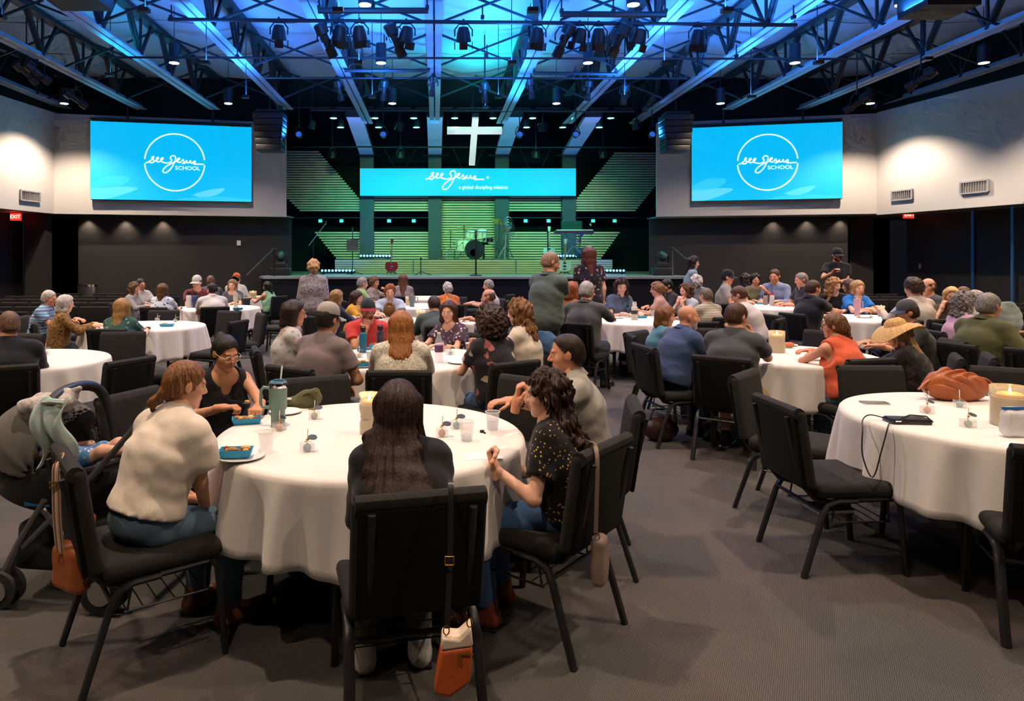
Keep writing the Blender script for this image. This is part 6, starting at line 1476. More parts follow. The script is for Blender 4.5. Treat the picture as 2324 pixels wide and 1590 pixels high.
# ================================================================== table things
def set_on(t, p): t.location = [float(c) for c in p]
m_tag = mat('black_tag', (.03, .03, .035), .6); m_stick = mat('paper_stick', (.8, .75, .65), .7); m_rib = mat('gold_ribbon', hexc('#b98a3a'), .5)
TRC = {'green': '#8fa078', 'peach': '#c98a63', 'blue': '#6f9aa0'}
def treat(px, py, col, lab, z=TZ, tagged=True):
    p = onz(px, py, z); t = thing('treat_cup', lab, 'treat', p, rnd.uniform(0, 1.5), 'treats in clear cups'); a = .026
    g = G()
    for s in (-1, 1): g.box((s * a, 0, .022), (.0015, 2 * a, .044)); g.box((0, s * a, .022), (2 * a, .0015, .044))
    g.box((0, 0, .001), (2 * a, 2 * a, .002)); mk('clear_cup', g, M_GLASS, t, False)
    g = G(); g.ball((0, 0, .021), .0185, 14); mk('cake_ball', g, mat('icing_' + col, hexc(TRC[col]), .6), t)
    g = G(); g.cyl((0, 0, .035), (.004, 0, .105), .0022, n=6); mk('stick', g, m_stick, t)
    if tagged:
        g = G(); g.lathe([(0, 0), (.021, 0), (.021, .0015), (0, .0015)], n=16); g.xf(lambda q: np.array((q[0] + .024, q[1] * .9 - .004, q[2] + .066 + .35 * q[1]))); mk('round_tag', g, m_tag, t)
        g = G(); g.ball((.003, 0, .058), (.009, .005, .006), 8); g.tube([(.003, 0, .058), (-.012, -.008, .05)], .0025, 5); mk('ribbon_bow', g, m_rib, t)
for a in ((713, 952, 'green', 'green ball treat in clear cup, nearest the olive bag'), (634, 978, 'peach', 'peach ball treat in clear cup in front of tumbler'), (697, 1026, 'blue', 'blue ball treat in clear cup, centre left of nearest table'), (1036, 974, 'blue', 'blue ball treat with black tag by water cups'), (1003, 992, 'peach', 'treat cup with tag half hidden by black sweatshirt'),
          (2104, 938, 'peach', 'peach ball treat in clear cup by black wallet'), (2178, 925, 'blue', 'blue ball treat in clear cup before brown handbag'), (2197, 970, 'green', 'green ball treat in clear cup, front of handbag table'), (815, 812, 'green', 'green ball treat on blue bottle table'), (1006, 798, 'peach', 'peach ball treat beside purple label bottle'), (1022, 806, 'blue', 'blue ball treat on right of blue bottle table'),
          (103, 806, 'peach', 'peach ball treat on nearly bare left table'), (91, 816, 'blue', 'blue ball treat on nearly bare left table'), (357, 728, 'green', 'pale treat cup on left tray table'), (398, 731, 'blue', 'dark treat cup beside blue tray on left'), (1977, 722, 'green', 'treat cup on pink tumbler table'), (1949, 722, 'peach', 'peach treat cup in front of pink tumbler')):
    treat(*a)
m_flame = mat('candle_flame', (1, .7, .3), .5, emit=(1, .62, .2), es=30); m_wax = mat('yellow_wax', hexc('#d8a838'), .4, emit=hexc('#e8a030'), es=.2); m_gel = mat('yellow_gel', hexc('#c8a030'), .2, alpha=.8, bump=.3, bs=40); m_pet = mat('pale_petal', hexc('#d8c890'), .5)
def candle(px, py, r, h, lab, shape='cyl', light=1.5, z=TZ, n=24):
    p = onz(px, py, z); t = thing('candle_vase', lab, 'candle', p, 0, 'candle vases')
    pr = [(r * .92, 0), (r, .01), (r, h * .35), (r, h)] if shape == 'cyl' else [(r * .86, 0), (r * .95, .01), (r * .97, h * .3), (r * .80, h * .42), (r * 1.02, h * .62), (r * .98, h * .8), (r * .82, h * .88), (r * 1.05, h)]
    P = pr if shape == 'cyl' else [tuple(q) for q in smooth_path(pr, 4)]
    g = G(); g.lathe(P + [(q[0] - .003, q[1] + (.003 if i == len(P) - 1 else 0)) for i, q in reversed(list(enumerate(P)))], n=n); mk('glass', g, M_GLASS, t)
    fill = .74 * h
    g = G(); g.lathe([(max(0.0, q[0] - .005), max(.004, q[1])) for q in P if q[1] < fill] + [(P[-1][0] * .9, fill), (0, fill)], n=n); mk('yellow_filling', g, m_gel, t)
    g = G(); g.lathe([(0, fill), (r * .62, fill), (r * .7, fill + .014), (r * .55, fill + .022), (0, fill + .02)], n=18); mk('floating_candle', g, m_wax, t)
    g = G(); g.lathe([(0.0015, fill + .02), (.005, fill + .028), (.0055, fill + .034), (.003, fill + .046), (0, fill + .058)], n=10); mk('flame', g, m_flame, t)
    for k in range(6):
        a = k * 1.1; g = G(); g.ball((r * .6 * math.cos(a), r * .6 * math.sin(a), fill * (.2 + .13 * k)), (r * .3, r * .16, r * .26), 8); mk('flower_petal', g, m_pet, t)
    add_light('POINT', (p[0], p[1], z + fill + .05), (0, 0, 0), light, (1, .55, .2), .012)
    return t
candle(838, 984, .052, .20, 'curved glass vase with lit floating candle on nearest table', 'vase', .4); candle(2292, 966, .088, .205, 'wide glass cylinder with lit candle on handbag table', 'cyl', .5); candle(1763, 800, .072, .20, 'glass cylinder with lit candle beside doughnut', 'cyl', .4)
candle(955, 731, .07, .17, 'yellow glass candle on third middle table', 'cyl', .3, n=16); candle(929, 693, .075, .17, 'bright lit candle on fourth middle table', 'cyl', .6, n=16); candle(2000, 718, .05, .16, 'small yellow candle on pink tumbler table', 'cyl', .3, n=16); candle(574, 678, .08, .17, 'pale candle jar on far left table', 'cyl', .3, n=16)
def water_cup(px, py, lab, full=.5, z=TZ):
    t = thing('plastic_cup', lab, 'cup', onz(px, py, z), 0, 'clear plastic cups')
    g = G(); g.lathe([(.026, .0), (.036, .095), (.038, .097), (.0345, .095), (.0245, .003), (0, .003)], n=20); mk('cup_wall', g, M_GLASS, t)
    if full: g = G(); g.lathe([(.024, .004), (.024 + .011 * full, .095 * full), (0, .095 * full)], n=18); mk('water', g, M_WATER, t)
    g = G(); g.tube([(.0375 * math.cos(a), .0375 * math.sin(a), .097) for a in np.linspace(0, 2 * PI, 21)], .0015, 5, False); mk('rim', g, M_WHITEPL, t)
water_cup(604, 1028, 'empty clear plastic cup beside food tray', 0); water_cup(1118, 977, 'clear cup of water at right of nearest table', .62); water_cup(1059, 1001, 'clear cup of water behind raised hand', .35); water_cup(1967, 712, 'small clear cup beside pink tumbler', .3); water_cup(1083, 806, 'tall clear cup held near rose-print top', 0)
# green tumbler
m_sage = mat('sage_enamel', hexc('#6f8c80'), .45); t = thing('tumbler', 'large sage green handled tumbler with straw on nearest table', 'tumbler', onz(631, 968, TZ))
g = G(); g.lathe([(.034, 0), (.036, .005), (.037, .085), (.046, .10), (.0475, .205), (.0475, .21)], n=24); mk('body', g, m_sage, t); g = G(); g.lathe([(.0478, .205), (.0485, .215), (.0485, .228), (.047, .23)], n=24); mk('steel_band', g, M_CHROME, t)
g = G(); g.lathe([(0, .238), (.04, .238), (.046, .232), (.0465, .226)], n=24); g.box((.005, 0, .242), (.05, .02, .01)); mk('lid', g, mat('blue_grey_lid', hexc('#5f8aa0'), .2, alpha=.8), t); g = G(); g.cyl((.012, 0, .23), (.02, .004, .315), .0045, n=8); mk('straw', g, mat('clear_straw', (.8, .8, .78), .2), t)
g = G(); g.tube([(-.045, 0, .20), (-.075, -.0, .205), (-.088, 0, .19), (-.09, 0, .12), (-.082, 0, .105), (-.06, 0, .10), (-.044, 0, .105)], .0085, 8); mk('handle', g, m_sage, t)
def bottle(px, py, h, r, col, lab, cap='#1a1a1a', style='steel', label=None, z=TZ, m=None):
    t = thing('drink_bottle', lab, 'bottle', onz(px, py, z)); bm = m or mat('bottle_' + col.strip('#'), hexc(col), .35)
    if style == 'steel': pr = [(r * .95, 0), (r, .006), (r, h * .74), (r * .8, h * .80), (r * .62, h * .83)]
    elif style == 'pet': pr = [(r * .9, 0), (r, .008), (r * .94, h * .3), (r, h * .6), (r * .95, h * .7), (r * .4, h * .92), (r * .4, h * .94)]
    else: pr = [(r * .72, 0), (r * .74, h * .45), (r, h * .5), (r, h * .92)]
    g = G(); g.lathe(pr, n=18); mk('body', g, bm, t); g = G(); k = .64 if style == 'steel' else .42 if style == 'pet' else 1.0
    g.lathe([(r * k, pr[-1][1]), (r * k, h), (0, h)], n=14); c = mk('cap', g, mat('bcap_' + cap.strip('#'), hexc(cap), .4), t)
    if style == 'steel': g = G(); g.tube([(-r * .6, 0, h * .9), (-r * .5, 0, h * 1.06), (r * .5, 0, h * 1.06), (r * .6, 0, h * .9)], r * .16, 6); mk('carry_loop', g, mat('bcap_' + cap.strip('#'), hexc(cap), .4), c)
    if label: g = G(); g.lathe([(r * 1.01, h * .36), (r * 1.01, h * .58)], n=18); mk('label_band', g, mat('lab_' + label.strip('#'), hexc(label), .5), t)
    if style == 'mug': g = G(); g.tube([(r * .95, 0, h * .85), (r * 1.7, 0, h * .85), (r * 1.75, 0, h * .45), (r * .9, 0, h * .45)], .009, 6); mk('handle', g, bm, t); g = G(); g.cyl((0, 0, h), (.01, 0, h * 1.25), .004, n=6); mk('straw', g, m_stick, t)
    return t
bottle(824, 801, .235, .036, '#1d5f80', 'tall teal blue flask on second middle table'); bottle(863, 795, .23, .036, '#26222a', 'dark camouflage flask on second middle table', m=fabric('camo', 'mottle', ['#15131a', '#2c2730', '#5a4a5a'], 2)); bottle(996, 823, .255, .036, '#c9ced2', 'water bottle with purple label', '#e8e8e8', 'pet', '#5a3560', m=M_WATER)
bottle(429, 698, .27, .05, '#b9b6b0', 'white flask on two-bottle table'); bottle(443, 698, .27, .05, '#26335a', 'navy flask on two-bottle table'); bottle(535, 697, .26, .045, '#b5a98f', 'beige handled mug on two-bottle table', '#b5a98f', 'mug'); bottle(1440, 726, .24, .045, '#c2bcb2', 'white flask with dark letters, right of middle', '#d8d4cc', 'steel', '#3a3634')
bottle(1483, 724, .13, .035, '#c9ced2', 'short clear bottle right of lettered flask', '#c9d6e0', 'pet', m=M_WATER); bottle(1752, 694, .24, .04, '#b5b2ac', 'tall pale bottle on far white cup table', '#a03a34', 'steel'); bottle(1737, 692, .22, .04, '#8f7a62', 'tan bottle on far white cup table'); bottle(1945, 717, .26, .05, '#c79aa8', 'pink handled tumbler before blue t-shirt', '#c79aa8', 'mug'); bottle(1352, 690, .16, .045, '#c9683a', 'orange drink behind dark grey button shirt', '#c9683a', 'pet')
bottle(1425, 716, .15, .03, '#3a4a5a', 'small dark bottle beside lettered flask'); bottle(935, 696, .2, .06, '#6f7c78', 'grey green tumbler on fourth middle table', '#6f7c78', 'mug')
# paper coffee cup with green round mark
t = thing('paper_cup', 'white paper coffee cup with round green mark', 'cup', onz(842, 826, TZ)); g = G(); g.lathe([(.029, 0), (.041, .108), (.043, .11), (.04, .11)], n=20); mk('cup_wall', g, M_WHITEPL, t)
g = G(); g.lathe([(0, 0), (.017, 0)], n=16); g.xf(lambda q: np.array((q[0] + .012, -.0385, q[1] + .06))); mk('round_mark', g, mat('green_mark', hexc('#3a5a4c'), .6), t)
g = G(); g.lathe([(0, -.001), (.007, -.001)], n=10); g.xf(lambda q: np.array((q[0] + .012, -.0395, q[1] + .06))); mk('round_mark_centre', g, M_WHITEPL, t)
t = thing('paper_cup', 'beige paper cup held up by rose-print top', 'cup', at(1068, 800, 5.62)); g = G(); g.lathe([(.029, -.03), (.041, .07), (.043, .072), (.04, .072)], n=18); mk('cup_wall', g, mat('kraft', hexc('#a8988a'), .7), t); g = G(); g.lathe([(.043, .072), (.043, .08), (.0, .083)], n=18); mk('lid', g, M_WHITEPL, t)
# plates and blue food trays
m_tray = mat('blue_food_tray', hexc('#2f9ac6'), .6); FOODC = ['#c98a3a', '#d9b04a', '#8a4a20', '#b5702c', '#e0c890']
def plate(px, py, lab, r=.105):
    t = thing('paper_plate', lab, 'plate', onz(px, py, TZ), 0, 'white paper plates'); g = G(); g.lathe([(0, .003), (r * .68, .003), (r * .74, .005), (r, .014), (r, .017), (r * .72, .009), (0, .007)], n=28); mk('rim', g, M_WHITEPL, t)
    return t
def tray(px, py, rz, lab, z=TZ, L=.15):
    t = thing('food_tray', lab, 'food tray', onz(px, py, z), rz, 'blue food trays'); w = L * .55; h = .036
    a = [(-L * .42, -w * .36), (L * .42, -w * .36), (L * .42, w * .36), (-L * .42, w * .36)]; b_ = [(-L / 2, -w / 2), (L / 2, -w / 2), (L / 2, w / 2), (-L / 2, w / 2)]
    g = G()._a([(x, y, .002) for x, y in a] + [(x, y, h) for x, y in b_] + [(x * .97, y * .96, .005) for x, y in a] + [(x * .97, y * .96, h) for x, y in b_], [(3, 2, 1, 0), (8, 9, 10, 11)] + [(i, (i + 1) % 4, (i + 1) % 4 + 4, i + 4) for i in range(4)] + [(i + 8, i + 12, (i + 1) % 4 + 12, (i + 1) % 4 + 8) for i in range(4)] + [(i + 4, (i + 1) % 4 + 4, (i + 1) % 4 + 12, i + 12) for i in range(4)]); mk('tray', g, m_tray, t, False)
    for k in range(9):
        g = G(); g.ball((rnd.uniform(-.34, .34) * L, rnd.uniform(-.3, .3) * w, h * .75 + rnd.uniform(0, .012)), (rnd.uniform(.012, .024), rnd.uniform(.01, .018), rnd.uniform(.008, .013)), 8); mk('food_piece', g, mat('food_%d' % (k % 5), hexc(FOODC[k % 5]), .6, bump=.4, bs=120), t)
tray(560, 962, .25, 'blue tray of food before black sleeveless top'); plate(546, 1040, 'white plate under blue tray beside white blouse'); tray(536, 1036, .1, 'blue food tray on plate beside white blouse', TZ + .012, .14); plate(648, 938, 'white plate behind green tumbler', .09)
plate(824, 832, 'white plate with tray beside taupe t-shirt', .11); tray(822, 831, 0, 'blue tray on plate beside taupe t-shirt', TZ + .012, .15); plate(1048, 824, 'white plate right of purple label bottle', .12); tray(826, 797, .2, 'blue tray by red shirt', TZ, .14); tray(850, 789, -.2, 'small blue tray behind dark flask', TZ, .1)
tray(379, 741, .1, 'blue tray of fruit on the left table', TZ, .17); tray(1455, 722, .2, 'blue tray on lettered flask table', TZ, .16); tray(1728, 690, 0, 'blue tray on far white cup table', TZ, .18); tray(540, 703, 0, 'blue tray on two-bottle table', TZ, .16); plate(1962, 721, 'white plate before blue t-shirt', .1); plate(1400, 722, 'white plate before dark grey button shirt', .1); plate(965, 702, 'white plate on fourth middle table', .12); plate(895, 690, 'white plate far left on fourth middle table', .12)
t = thing('doughnut', 'orange iced doughnut on plate at tall candle table', 'doughnut', (3.44, 6.78, TZ + .012)); plate(1788, 785, 'white plate under iced doughnut', .09)
g = G(); ring_ = [(.032 * math.cos(a), .032 * math.sin(a), .02) for a in np.linspace(0, 2 * PI, 21)]; g.tube(ring_, .02, 10, False); mk('dough', g, mat('dough', hexc('#b57a3a'), .7), t); g = G(); g.tube([(x, y, z + .005) for x, y, z in ring_], .0185, 10, False); mk('icing', g, mat('orange_icing', hexc('#d9642a'), .4), t)
# fork in the hand, paper, phone, wallet
t = thing('fork', 'steel fork with food held over blue tray', 'fork', at(535, 912, 3.72)); g = G(); g.tube([(-.04, .0, .012), (.02, -.01, .004), (.05, -.015, -.002)], .003, 6); mk('handle', g, M_CHROME, t); g = G(); g.box((.062, -.016, -.002), (.03, .016, .003)); mk('tines', g, M_CHROME, t, False); g = G(); g.ball((.066, -.016, .006), (.016, .012, .009), 8); mk('bite_of_food', g, mat('food_0', (0, 0, 0)), t)
def sheet(name, px, py, w, d, rz, lab, cat, m, z=TZ, th=.0015):
    p = onz(px, py, z); t = thing(name, lab, cat, p, rz); g = G(); g.box((0, 0, th / 2 + .001), (w, d, th)); mk('page', g, m, t, False); g = G(); g.box((.004, .004, th + .0018), (w * .98, d * .98, th)); mk('top_page', g, m, t, False); return t
m_pap = mat('white_paper', (.82, .81, .79), .8)
sheet('note_paper', 1092, 1036, .17, .11, .2, 'white note paper under the raised hand', 'paper', m_pap); sheet('note_paper', 985, 790, .22, .16, -.1, 'white papers before mauve flowered blouse', 'paper', m_pap); sheet('note_paper', 2300, 1010, .12, .08, .3, 'white card at right edge of handbag table', 'paper', m_pap); sheet('note_paper', 1030, 815, .2, .15, .3, 'white menu card by right plate', 'paper', m_pap)
t = thing('mobile_phone', 'flat phone lying on handbag table', 'phone', onz(1985, 916, TZ), -.12); g = G(); g.rbox((0, 0, .006), (.15, .075, .009), .004, 2); mk('phone_body', g, M_METAL, t); g = G(); g.box((0, 0, .011), (.142, .068, .001)); mk('phone_screen', g, mat('dark_glass', (.01, .01, .012), .08), t, False)
m_blk = mat('black_leather', (.018, .018, .021), .35, bump=.15, bs=200)
p = onz(2058, 960, TZ); t = thing('wallet_purse', 'flat black wallet purse with thin strap on handbag table', 'purse', p, -.1); g = G(); g.rbox((0, 0, .014), (.20, .11, .024), .01, 2); mk('purse_body', g, m_blk, t); g = G(); g.rbox((0, -.01, .029), (.196, .085, .006), .003, 2); mk('flap', g, m_blk, t)
g = G(); g.tube([(-.09, -.05, .02), (.0, -.03, .05), (.08, -.03, .045), (.1, -.055, .02)], .004, 6); mk('wrist_loop', g, m_blk, t); g = G(); g.tube([tuple(q) for q in smooth_path([(-.1, .03, .02), (-.16, .05, .03), (-.22, .0, .015), (-.26, -.08, -.02), (-.27, -.1, -.15), (-.24, -.14, -.25), (-.2, -.15, -.1), (-.16, -.13, .012), (-.12, -.07, .012), (-.09, -.05, .018)], 5)], .0035, 6); mk('thin_strap', g, m_blk, t); g = G(); g.tube([(-.085, -.055, .02), (-.06, -.06, .022), (-.06, -.045, .022)], .003, 5); mk('clasp', g, M_CHROME, t)
p = onz(2312, 992, TZ); t = thing('plastic_bag', 'clear zip bag with blue seal at right edge', 'bag', p); v = Vol((-.1, -.05, 0), (.1, .05, .17), .007); v.rb((0, 0, .07), (.17, .06, .13), .025, .01); v.add(lambda x, y, z: .006 * nz(x, y, z, 60)); vol_part('bag_body', v, mat('cloudy_plastic', (.75, .75, .78), .3, alpha=.7), t); g = G(); g.box((0, 0, .142), (.16, .012, .014)); mk('blue_seal', g, mat('blue_zip', hexc('#2a72b8'), .4), t, False)
# ================================================================== bags
m_tan = mat('tan_leather', hexc('#a0552a'), .42, bump=.2, bs=60, var=.15, vs=14); m_rust = mat('rust_leather', hexc('#b5531f'), .45, bump=.1, bs=80, var=.1)
p = onz(2168, 908, TZ); t = thing('handbag', 'slouchy tan leather handbag standing on the right front table', 'handbag', (p[0], p[1], TZ), -.1)
v = Vol((-.25, -.12, 0), (.25, .12, .24), .0065); v.ell((0, 0, .075), (.19, .085, .085), 0); v.ell((-.04, 0, .12), (.12, .06, .075), .05); v.ell((.06, 0, .11), (.10, .055, .06), .04); v.cut(lambda x, y, z: .003 - z + 0 * x + 0 * y)
v.add(lambda x, y, z: np.clip(z / .1, 0, 1) * .011 * np.sin(60 * x + 5 * np.sin(22 * z + 30 * y)) * np.exp(-((x + .0) / .12) ** 2) + .004 * nz(x, y, z, 45)); vol_part('bag_body', v, m_tan, t)
g = G(); g.tube([tuple(q) for q in smooth_path([(.13, .02, .14), (.19, .02, .13), (.23, -.01, .08), (.225, -.02, .03), (.2, -.02, .02)], 5)], .012, 8, flat=.5); mk('shoulder_strap', g, m_tan, t); g = G(); g.tube([(-.16, -.02, .13), (-.2, -.03, .105), (-.235, -.04, .07)], .009, 6, flat=.4); mk('strap_end', g, m_tan, t)
for s in (-1, 1): g = G(); g.tube([(s * .185 + .016 * math.cos(a), -.03, .05 + .018 * math.sin(a)) for a in np.linspace(0, 2 * PI, 15)], .0035, 5, False); mk('ring', g, M_CHROME, t)
# tan bag with striped strap on the left chair
def strap(t, pts, w, m, nm='strap', th=.004, nrm=(0, 1, 0)):
    P = smooth_path(pts, 6); g = G(); vs = []; fs = []
    for i, p in enumerate(P):
        d = P[min(i + 1, len(P) - 1)] - P[max(i - 1, 0)]; d = unit(d); x = np.cross(d, nrm); x = unit(x) * w / 2; n = unit(np.cross(x, d)) * th / 2
        vs += [p - x - n, p + x - n, p + x + n, p - x + n]
    for i in range(len(P) - 1):
        for j in range(4): fs.append((4 * i + j, 4 * i + (j + 1) % 4, 4 * i + 4 + (j + 1) % 4, 4 * i + 4 + j))
    fs += [(3, 2, 1, 0), tuple(4 * (len(P) - 1) + k for k in range(4))]; g._a(vs, fs); return mk(nm, g, m, t)
def striped(cols):
    m = fabric('strap_' + cols[0].strip('#'), 'plain', [cols[0]]); return m
t = thing('crossbody_bag', 'tan leather bag with striped strap hanging from left chair', 'bag', (0, 0, 0)); c = at(163, 1285, 2.72)
v = Vol(c - .2, c + .2, .007); v.rb(c, (.175, .08, .185), .036, 0, rotz(-.5)); v.cap(c + np.array((.03, .02, .06)), c + np.array((.05, .05, .17)), .035, .02, .04); v.add(lambda x, y, z: .002 * nz(x, y, z, 60)); vol_part('bag_body', v, m_tan, t)
pts = [at(172, 1060, 2.78), at(160, 1042, 2.76), at(142, 1040, 2.73), at(130, 1055, 2.70), at(128, 1100, 2.69), at(130, 1180, 2.69), at(138, 1262, 2.70)]
so = strap(t, pts, .052, mat('beige_webbing', hexc('#b59a82'), .8), nrm=(.5, 1, 0))
for k, cc in ((-.015, '#7a3f2a'), (0, '#e0d2c0'), (.015, '#7a3f2a')):
    strap(so, [q + np.array((k * .9, -k * .45 - .0028, 0)) for q in pts], .004, mat('webbing_' + cc.strip('#'), hexc(cc), .8), 'strap_stripe', .002, (.5, 1, 0))
for py in (1095, 1106): g = G(); q = at(129, py, 2.68); g.box(q, (.058, .006, .008)); mk('slider_buckle', g, mat('brass', hexc('#a8803c'), .3, .9), t, False)
g = G(); q = at(140, 1268, 2.685); g.tube([q + np.array((.014 * math.cos(a), 0, .018 * math.sin(a))) for a in np.linspace(0, 2 * PI, 13)], .003, 5, False); mk('ring', g, mat('brass', hexc('#a8803c'), .3, .9), t); g = G(); g.tube([at(172, 1312, 2.665), at(196, 1320, 2.67), at(203, 1295, 2.69)], .0025, 5); mk('zip', g, mat('brass', (0, 0, 0)), t)
# rust and cream bucket bag on the front chair
Yb = 2.14; t = thing('bucket_bag', 'rust and cream bucket bag hanging behind the front chair', 'bag', (0, 0, 0)); a, b_ = at(985, 1568, Yb), at(1068, 1470, Yb)
pl = [at(1000, 1462, Yb), at(1072, 1452, Yb), at(1066, 1535, Yb), at(1020, 1568, Yb), at(984, 1558, Yb)]
g = G(); g.prism([(q[0], q[2]) for q in pl][::-1], Yb - .04, Yb + .035); bo = mk('bag_body', g, m_rust, t); mo = bo.modifiers.new('soft', 'BEVEL'); mo.width = .012; mo.segments = 3
pl = [at(1003, 1432, Yb), at(1040, 1436, Yb), at(1068, 1410, Yb), at(1073, 1453, Yb), at(1000, 1463, Yb)]; g = G(); g.prism([(q[0], q[2]) for q in pl][::-1], Yb - .038, Yb + .033); bo = mk('cream_top', g, mat('cream_leather', hexc('#d8c4b0'), .6), t); mo = bo.modifiers.new('soft', 'BEVEL'); mo.width = .008; mo.segments = 2
g = G(); q = at(1058, 1484, Yb - .043); g.box(q, (.045, .004, .004), 0); q2 = at(1045, 1497, Yb - .043); g.box(q2, (.006, .005, .03)); mk('zip', g, mat('brass', (0, 0, 0)), t, False)
strap(t, [at(1020, 1090, 2.30), at(1022, 1092, 2.24), at(1023, 1108, 2.20), at(1023, 1200, 2.17), at(1020, 1300, 2.15), at(1015, 1425, Yb - .02)], .017, m_blk, 'strap', .005, (0, 1, .001)); g = G(); q = at(1020, 1272, 2.135); g.tube([q + np.array(k) for k in ((-.013, 0, -.013), (.013, 0, -.013), (.013, 0, .013), (-.013, 0, .013), (-.013, 0, -.013))], .0025, 5); mk('buckle', g, mat('brass', (0, 0, 0)), t)
for px in (1013, 1066): g = G(); q = at(px, 1430 if px < 1040 else 1412, Yb - .025); g.tube([q + np.array((.009 * math.cos(k), 0, .014 * math.sin(k))) for k in np.linspace(0, 2 * PI, 11)], .0022, 5, False); mk('ring', g, mat('brass', (0, 0, 0)), t)
# taupe bag on the right chair
t = thing('shoulder_bag', 'taupe leather bag hanging by strap on gold-flecked one\'s chair'.replace("gold-flecked one's", 'the right-hand'), 'bag', (0, 0, 0)); m_tau = mat('taupe_leather', hexc('#8f7a6c'), .5, bump=.1, bs=90); c = at(1361, 1270, 2.80)
v = Vol(c - np.array((.09, .09, .15)), c + np.array((.09, .09, .15)), .006); v.rb(c, (.06, .10, .20), .028, 0, rotz(-.5)); v.add(lambda x, y, z: .0025 * nz(x, y, z, 50)); vol_part('bag_body', v, m_tau, t)
strap(t, [at(1330, 1018, 2.90), at(1343, 1006, 2.85), at(1353, 1018, 2.79), at(1356, 1060, 2.765), at(1354, 1140, 2.77), at(1352, 1215, 2.785)], .016, m_tau, 'strap', .005, (.3, 1, 0)); g = G(); q = at(1353, 1218, 2.765); g.tube([q + np.array((.014 * math.cos(k), 0, .014 * math.sin(k))) for k in np.linspace(0, 2 * PI, 13)], .003, 5, False); mk('ring', g, M_CHROME, t)
# olive belt bag at the back of the nearest table
p = onz(690, 924, TZ); t = thing('belt_bag', 'crumpled olive bag lying behind green tumbler', 'bag', (p[0], p[1], TZ)); m_ol = fabric('olive_canvas', 'plain', ['#5a5a3c'])
v = Vol((-.14, -.07, 0), (.12, .07, .14), .006); v.ell((.03, 0, .05), (.075, .05, .055), 0); v.ell((-.05, 0, .03), (.08, .045, .03), .04); v.cap((.05, 0, .06), (.07, -.01, .095), .03, .02, .03); v.cut(lambda x, y, z: .003 - z + 0 * x + 0 * y); v.add(lambda x, y, z: .006 * nz(x, y, z, 50)); vol_part('bag_body', v, m_ol, t)
g = G(); g.tube([tuple(q) for q in smooth_path([(.0, -.04, .08), (.06, -.05, .11), (.09, -.05, .09), (.085, -.06, .03), (.07, -.07, .008), (.04, -.075, .006)], 5)], .006, 6, flat=.4); mk('strap', g, m_ol, t); g = G(); g.box((-.08, -.035, .06), (.03, .01, .012)); mk('zip', g, M_CHROME, t, False)
# denim jacket over a chair, cloth over right chair
def drape(name, px, py, Y, r, col, lab, cat, pat=None):
    c = at(px, py, Y); t = thing(name, lab, cat, (c[0], c[1], c[2])); v = Vol(-np.array(r) - .06, np.array(r) + .06, .011); v.ell((0, 0, 0), r, 0); v.ell((r[0] * .4, 0, -r[2] * .6), (r[0] * .6, r[1], r[2] * .8), .05); v.ell((-r[0] * .3, 0, -r[2] * .5), (r[0] * .5, r[1] * .9, r[2]), .05)
    v.add(lambda x, y, z: .012 * nz(x, y, z * .6, 40, px) + .005 * nz(x, y, z, 80)); vol_part('garment', v, pat or fp(col), t)
    return t
drape('denim_jacket', 1232, 785, 6.1, (.16, .07, .13), '#3f5f86', 'blue denim jacket over chair of cream t-shirt', 'jacket'); drape('pale_jacket', 2285, 715, 7.75, (.15, .08, .16), '#77827c', 'pale grey green jacket hung on chair at right edge', 'jacket')
# dark bag on the floor under the navy shirt's chair, book on rack
t = thing('floor_bag', 'dark red bag on floor under chair of navy shirt', 'bag', (2.02, 6.25, 0)); v = Vol((-.2, -.12, 0), (.2, .12, .3), .012); v.ell((0, 0, .1), (.16, .09, .11), 0); v.cut(lambda x, y, z: .002 - z + 0 * x + 0 * y); v.add(lambda x, y, z: .008 * nz(x, y, z, 40)); vol_part('bag_body', v, mat('wine_leather', hexc('#3a1f20'), .5), t); g = G(); g.tube([(-.1, 0, .18), (-.06, 0, .28), (.06, 0, .28), (.1, 0, .18)], .01, 6); mk('handle', g, mat('wine_leather', (0, 0, 0)), t)
t = thing('book', 'thin pale book on rack under left handbag table chair', 'book', (2.12, 3.76, .276), .1); g = G(); g.box((0, 0, .011), (.2, .14, .018)); mk('pages', g, m_pap, t, False); g = G(); g.box((0, 0, .021), (.205, .145, .003)); g.box((0, 0, .001), (.205, .145, .002)); mk('cover', g, mat('dark_cover', (.03, .03, .035), .5), t, False)
# ================================================================== stroller
O = np.array((-1.80, 3.52, 0)); t = thing('baby_stroller', 'dark grey baby stroller with canopy beside left chair', 'stroller', O, -.12)
m_sg = fabric('stroller_grey', 'plain', ['#5a5752']); m_sb = fabric('stroller_black', 'plain', ['#161618'])
v = Vol((-.55, -.3, .4), (.2, .3, 1.0), .011); v.ell((-.17, 0, .64), (.30, .25, .30), 0); v.ell((-.08, 0, .60), (.29, .225, .27), .0, None, True); v.cut(lambda x, y, z: (x - .05) * .85 - (z - .62) * .3 + 0 * y); v.cut(lambda x, y, z: .55 - z - .25 * x + 0 * y); v.add(lambda x, y, z: .008 * np.abs(np.sin((np.arctan2(z - .6, -(x + .08))) * 4.5)) + 0 * y); vol_part('canopy', v, m_sg, t)
v = Vol((-.5, -.32, .3), (.45, .32, .75), .012); v.ell((-.05, 0, .56), (.40, .24, .20), 0); v.ell((-.02, 0, .62), (.36, .21, .19), 0, None, True); v.cut(lambda x, y, z: z - .64 - .1 * x + 0 * y); v.cut(lambda x, y, z: .36 - z + 0 * x + 0 * y); vol_part('seat_shell', v, m_sb, t)
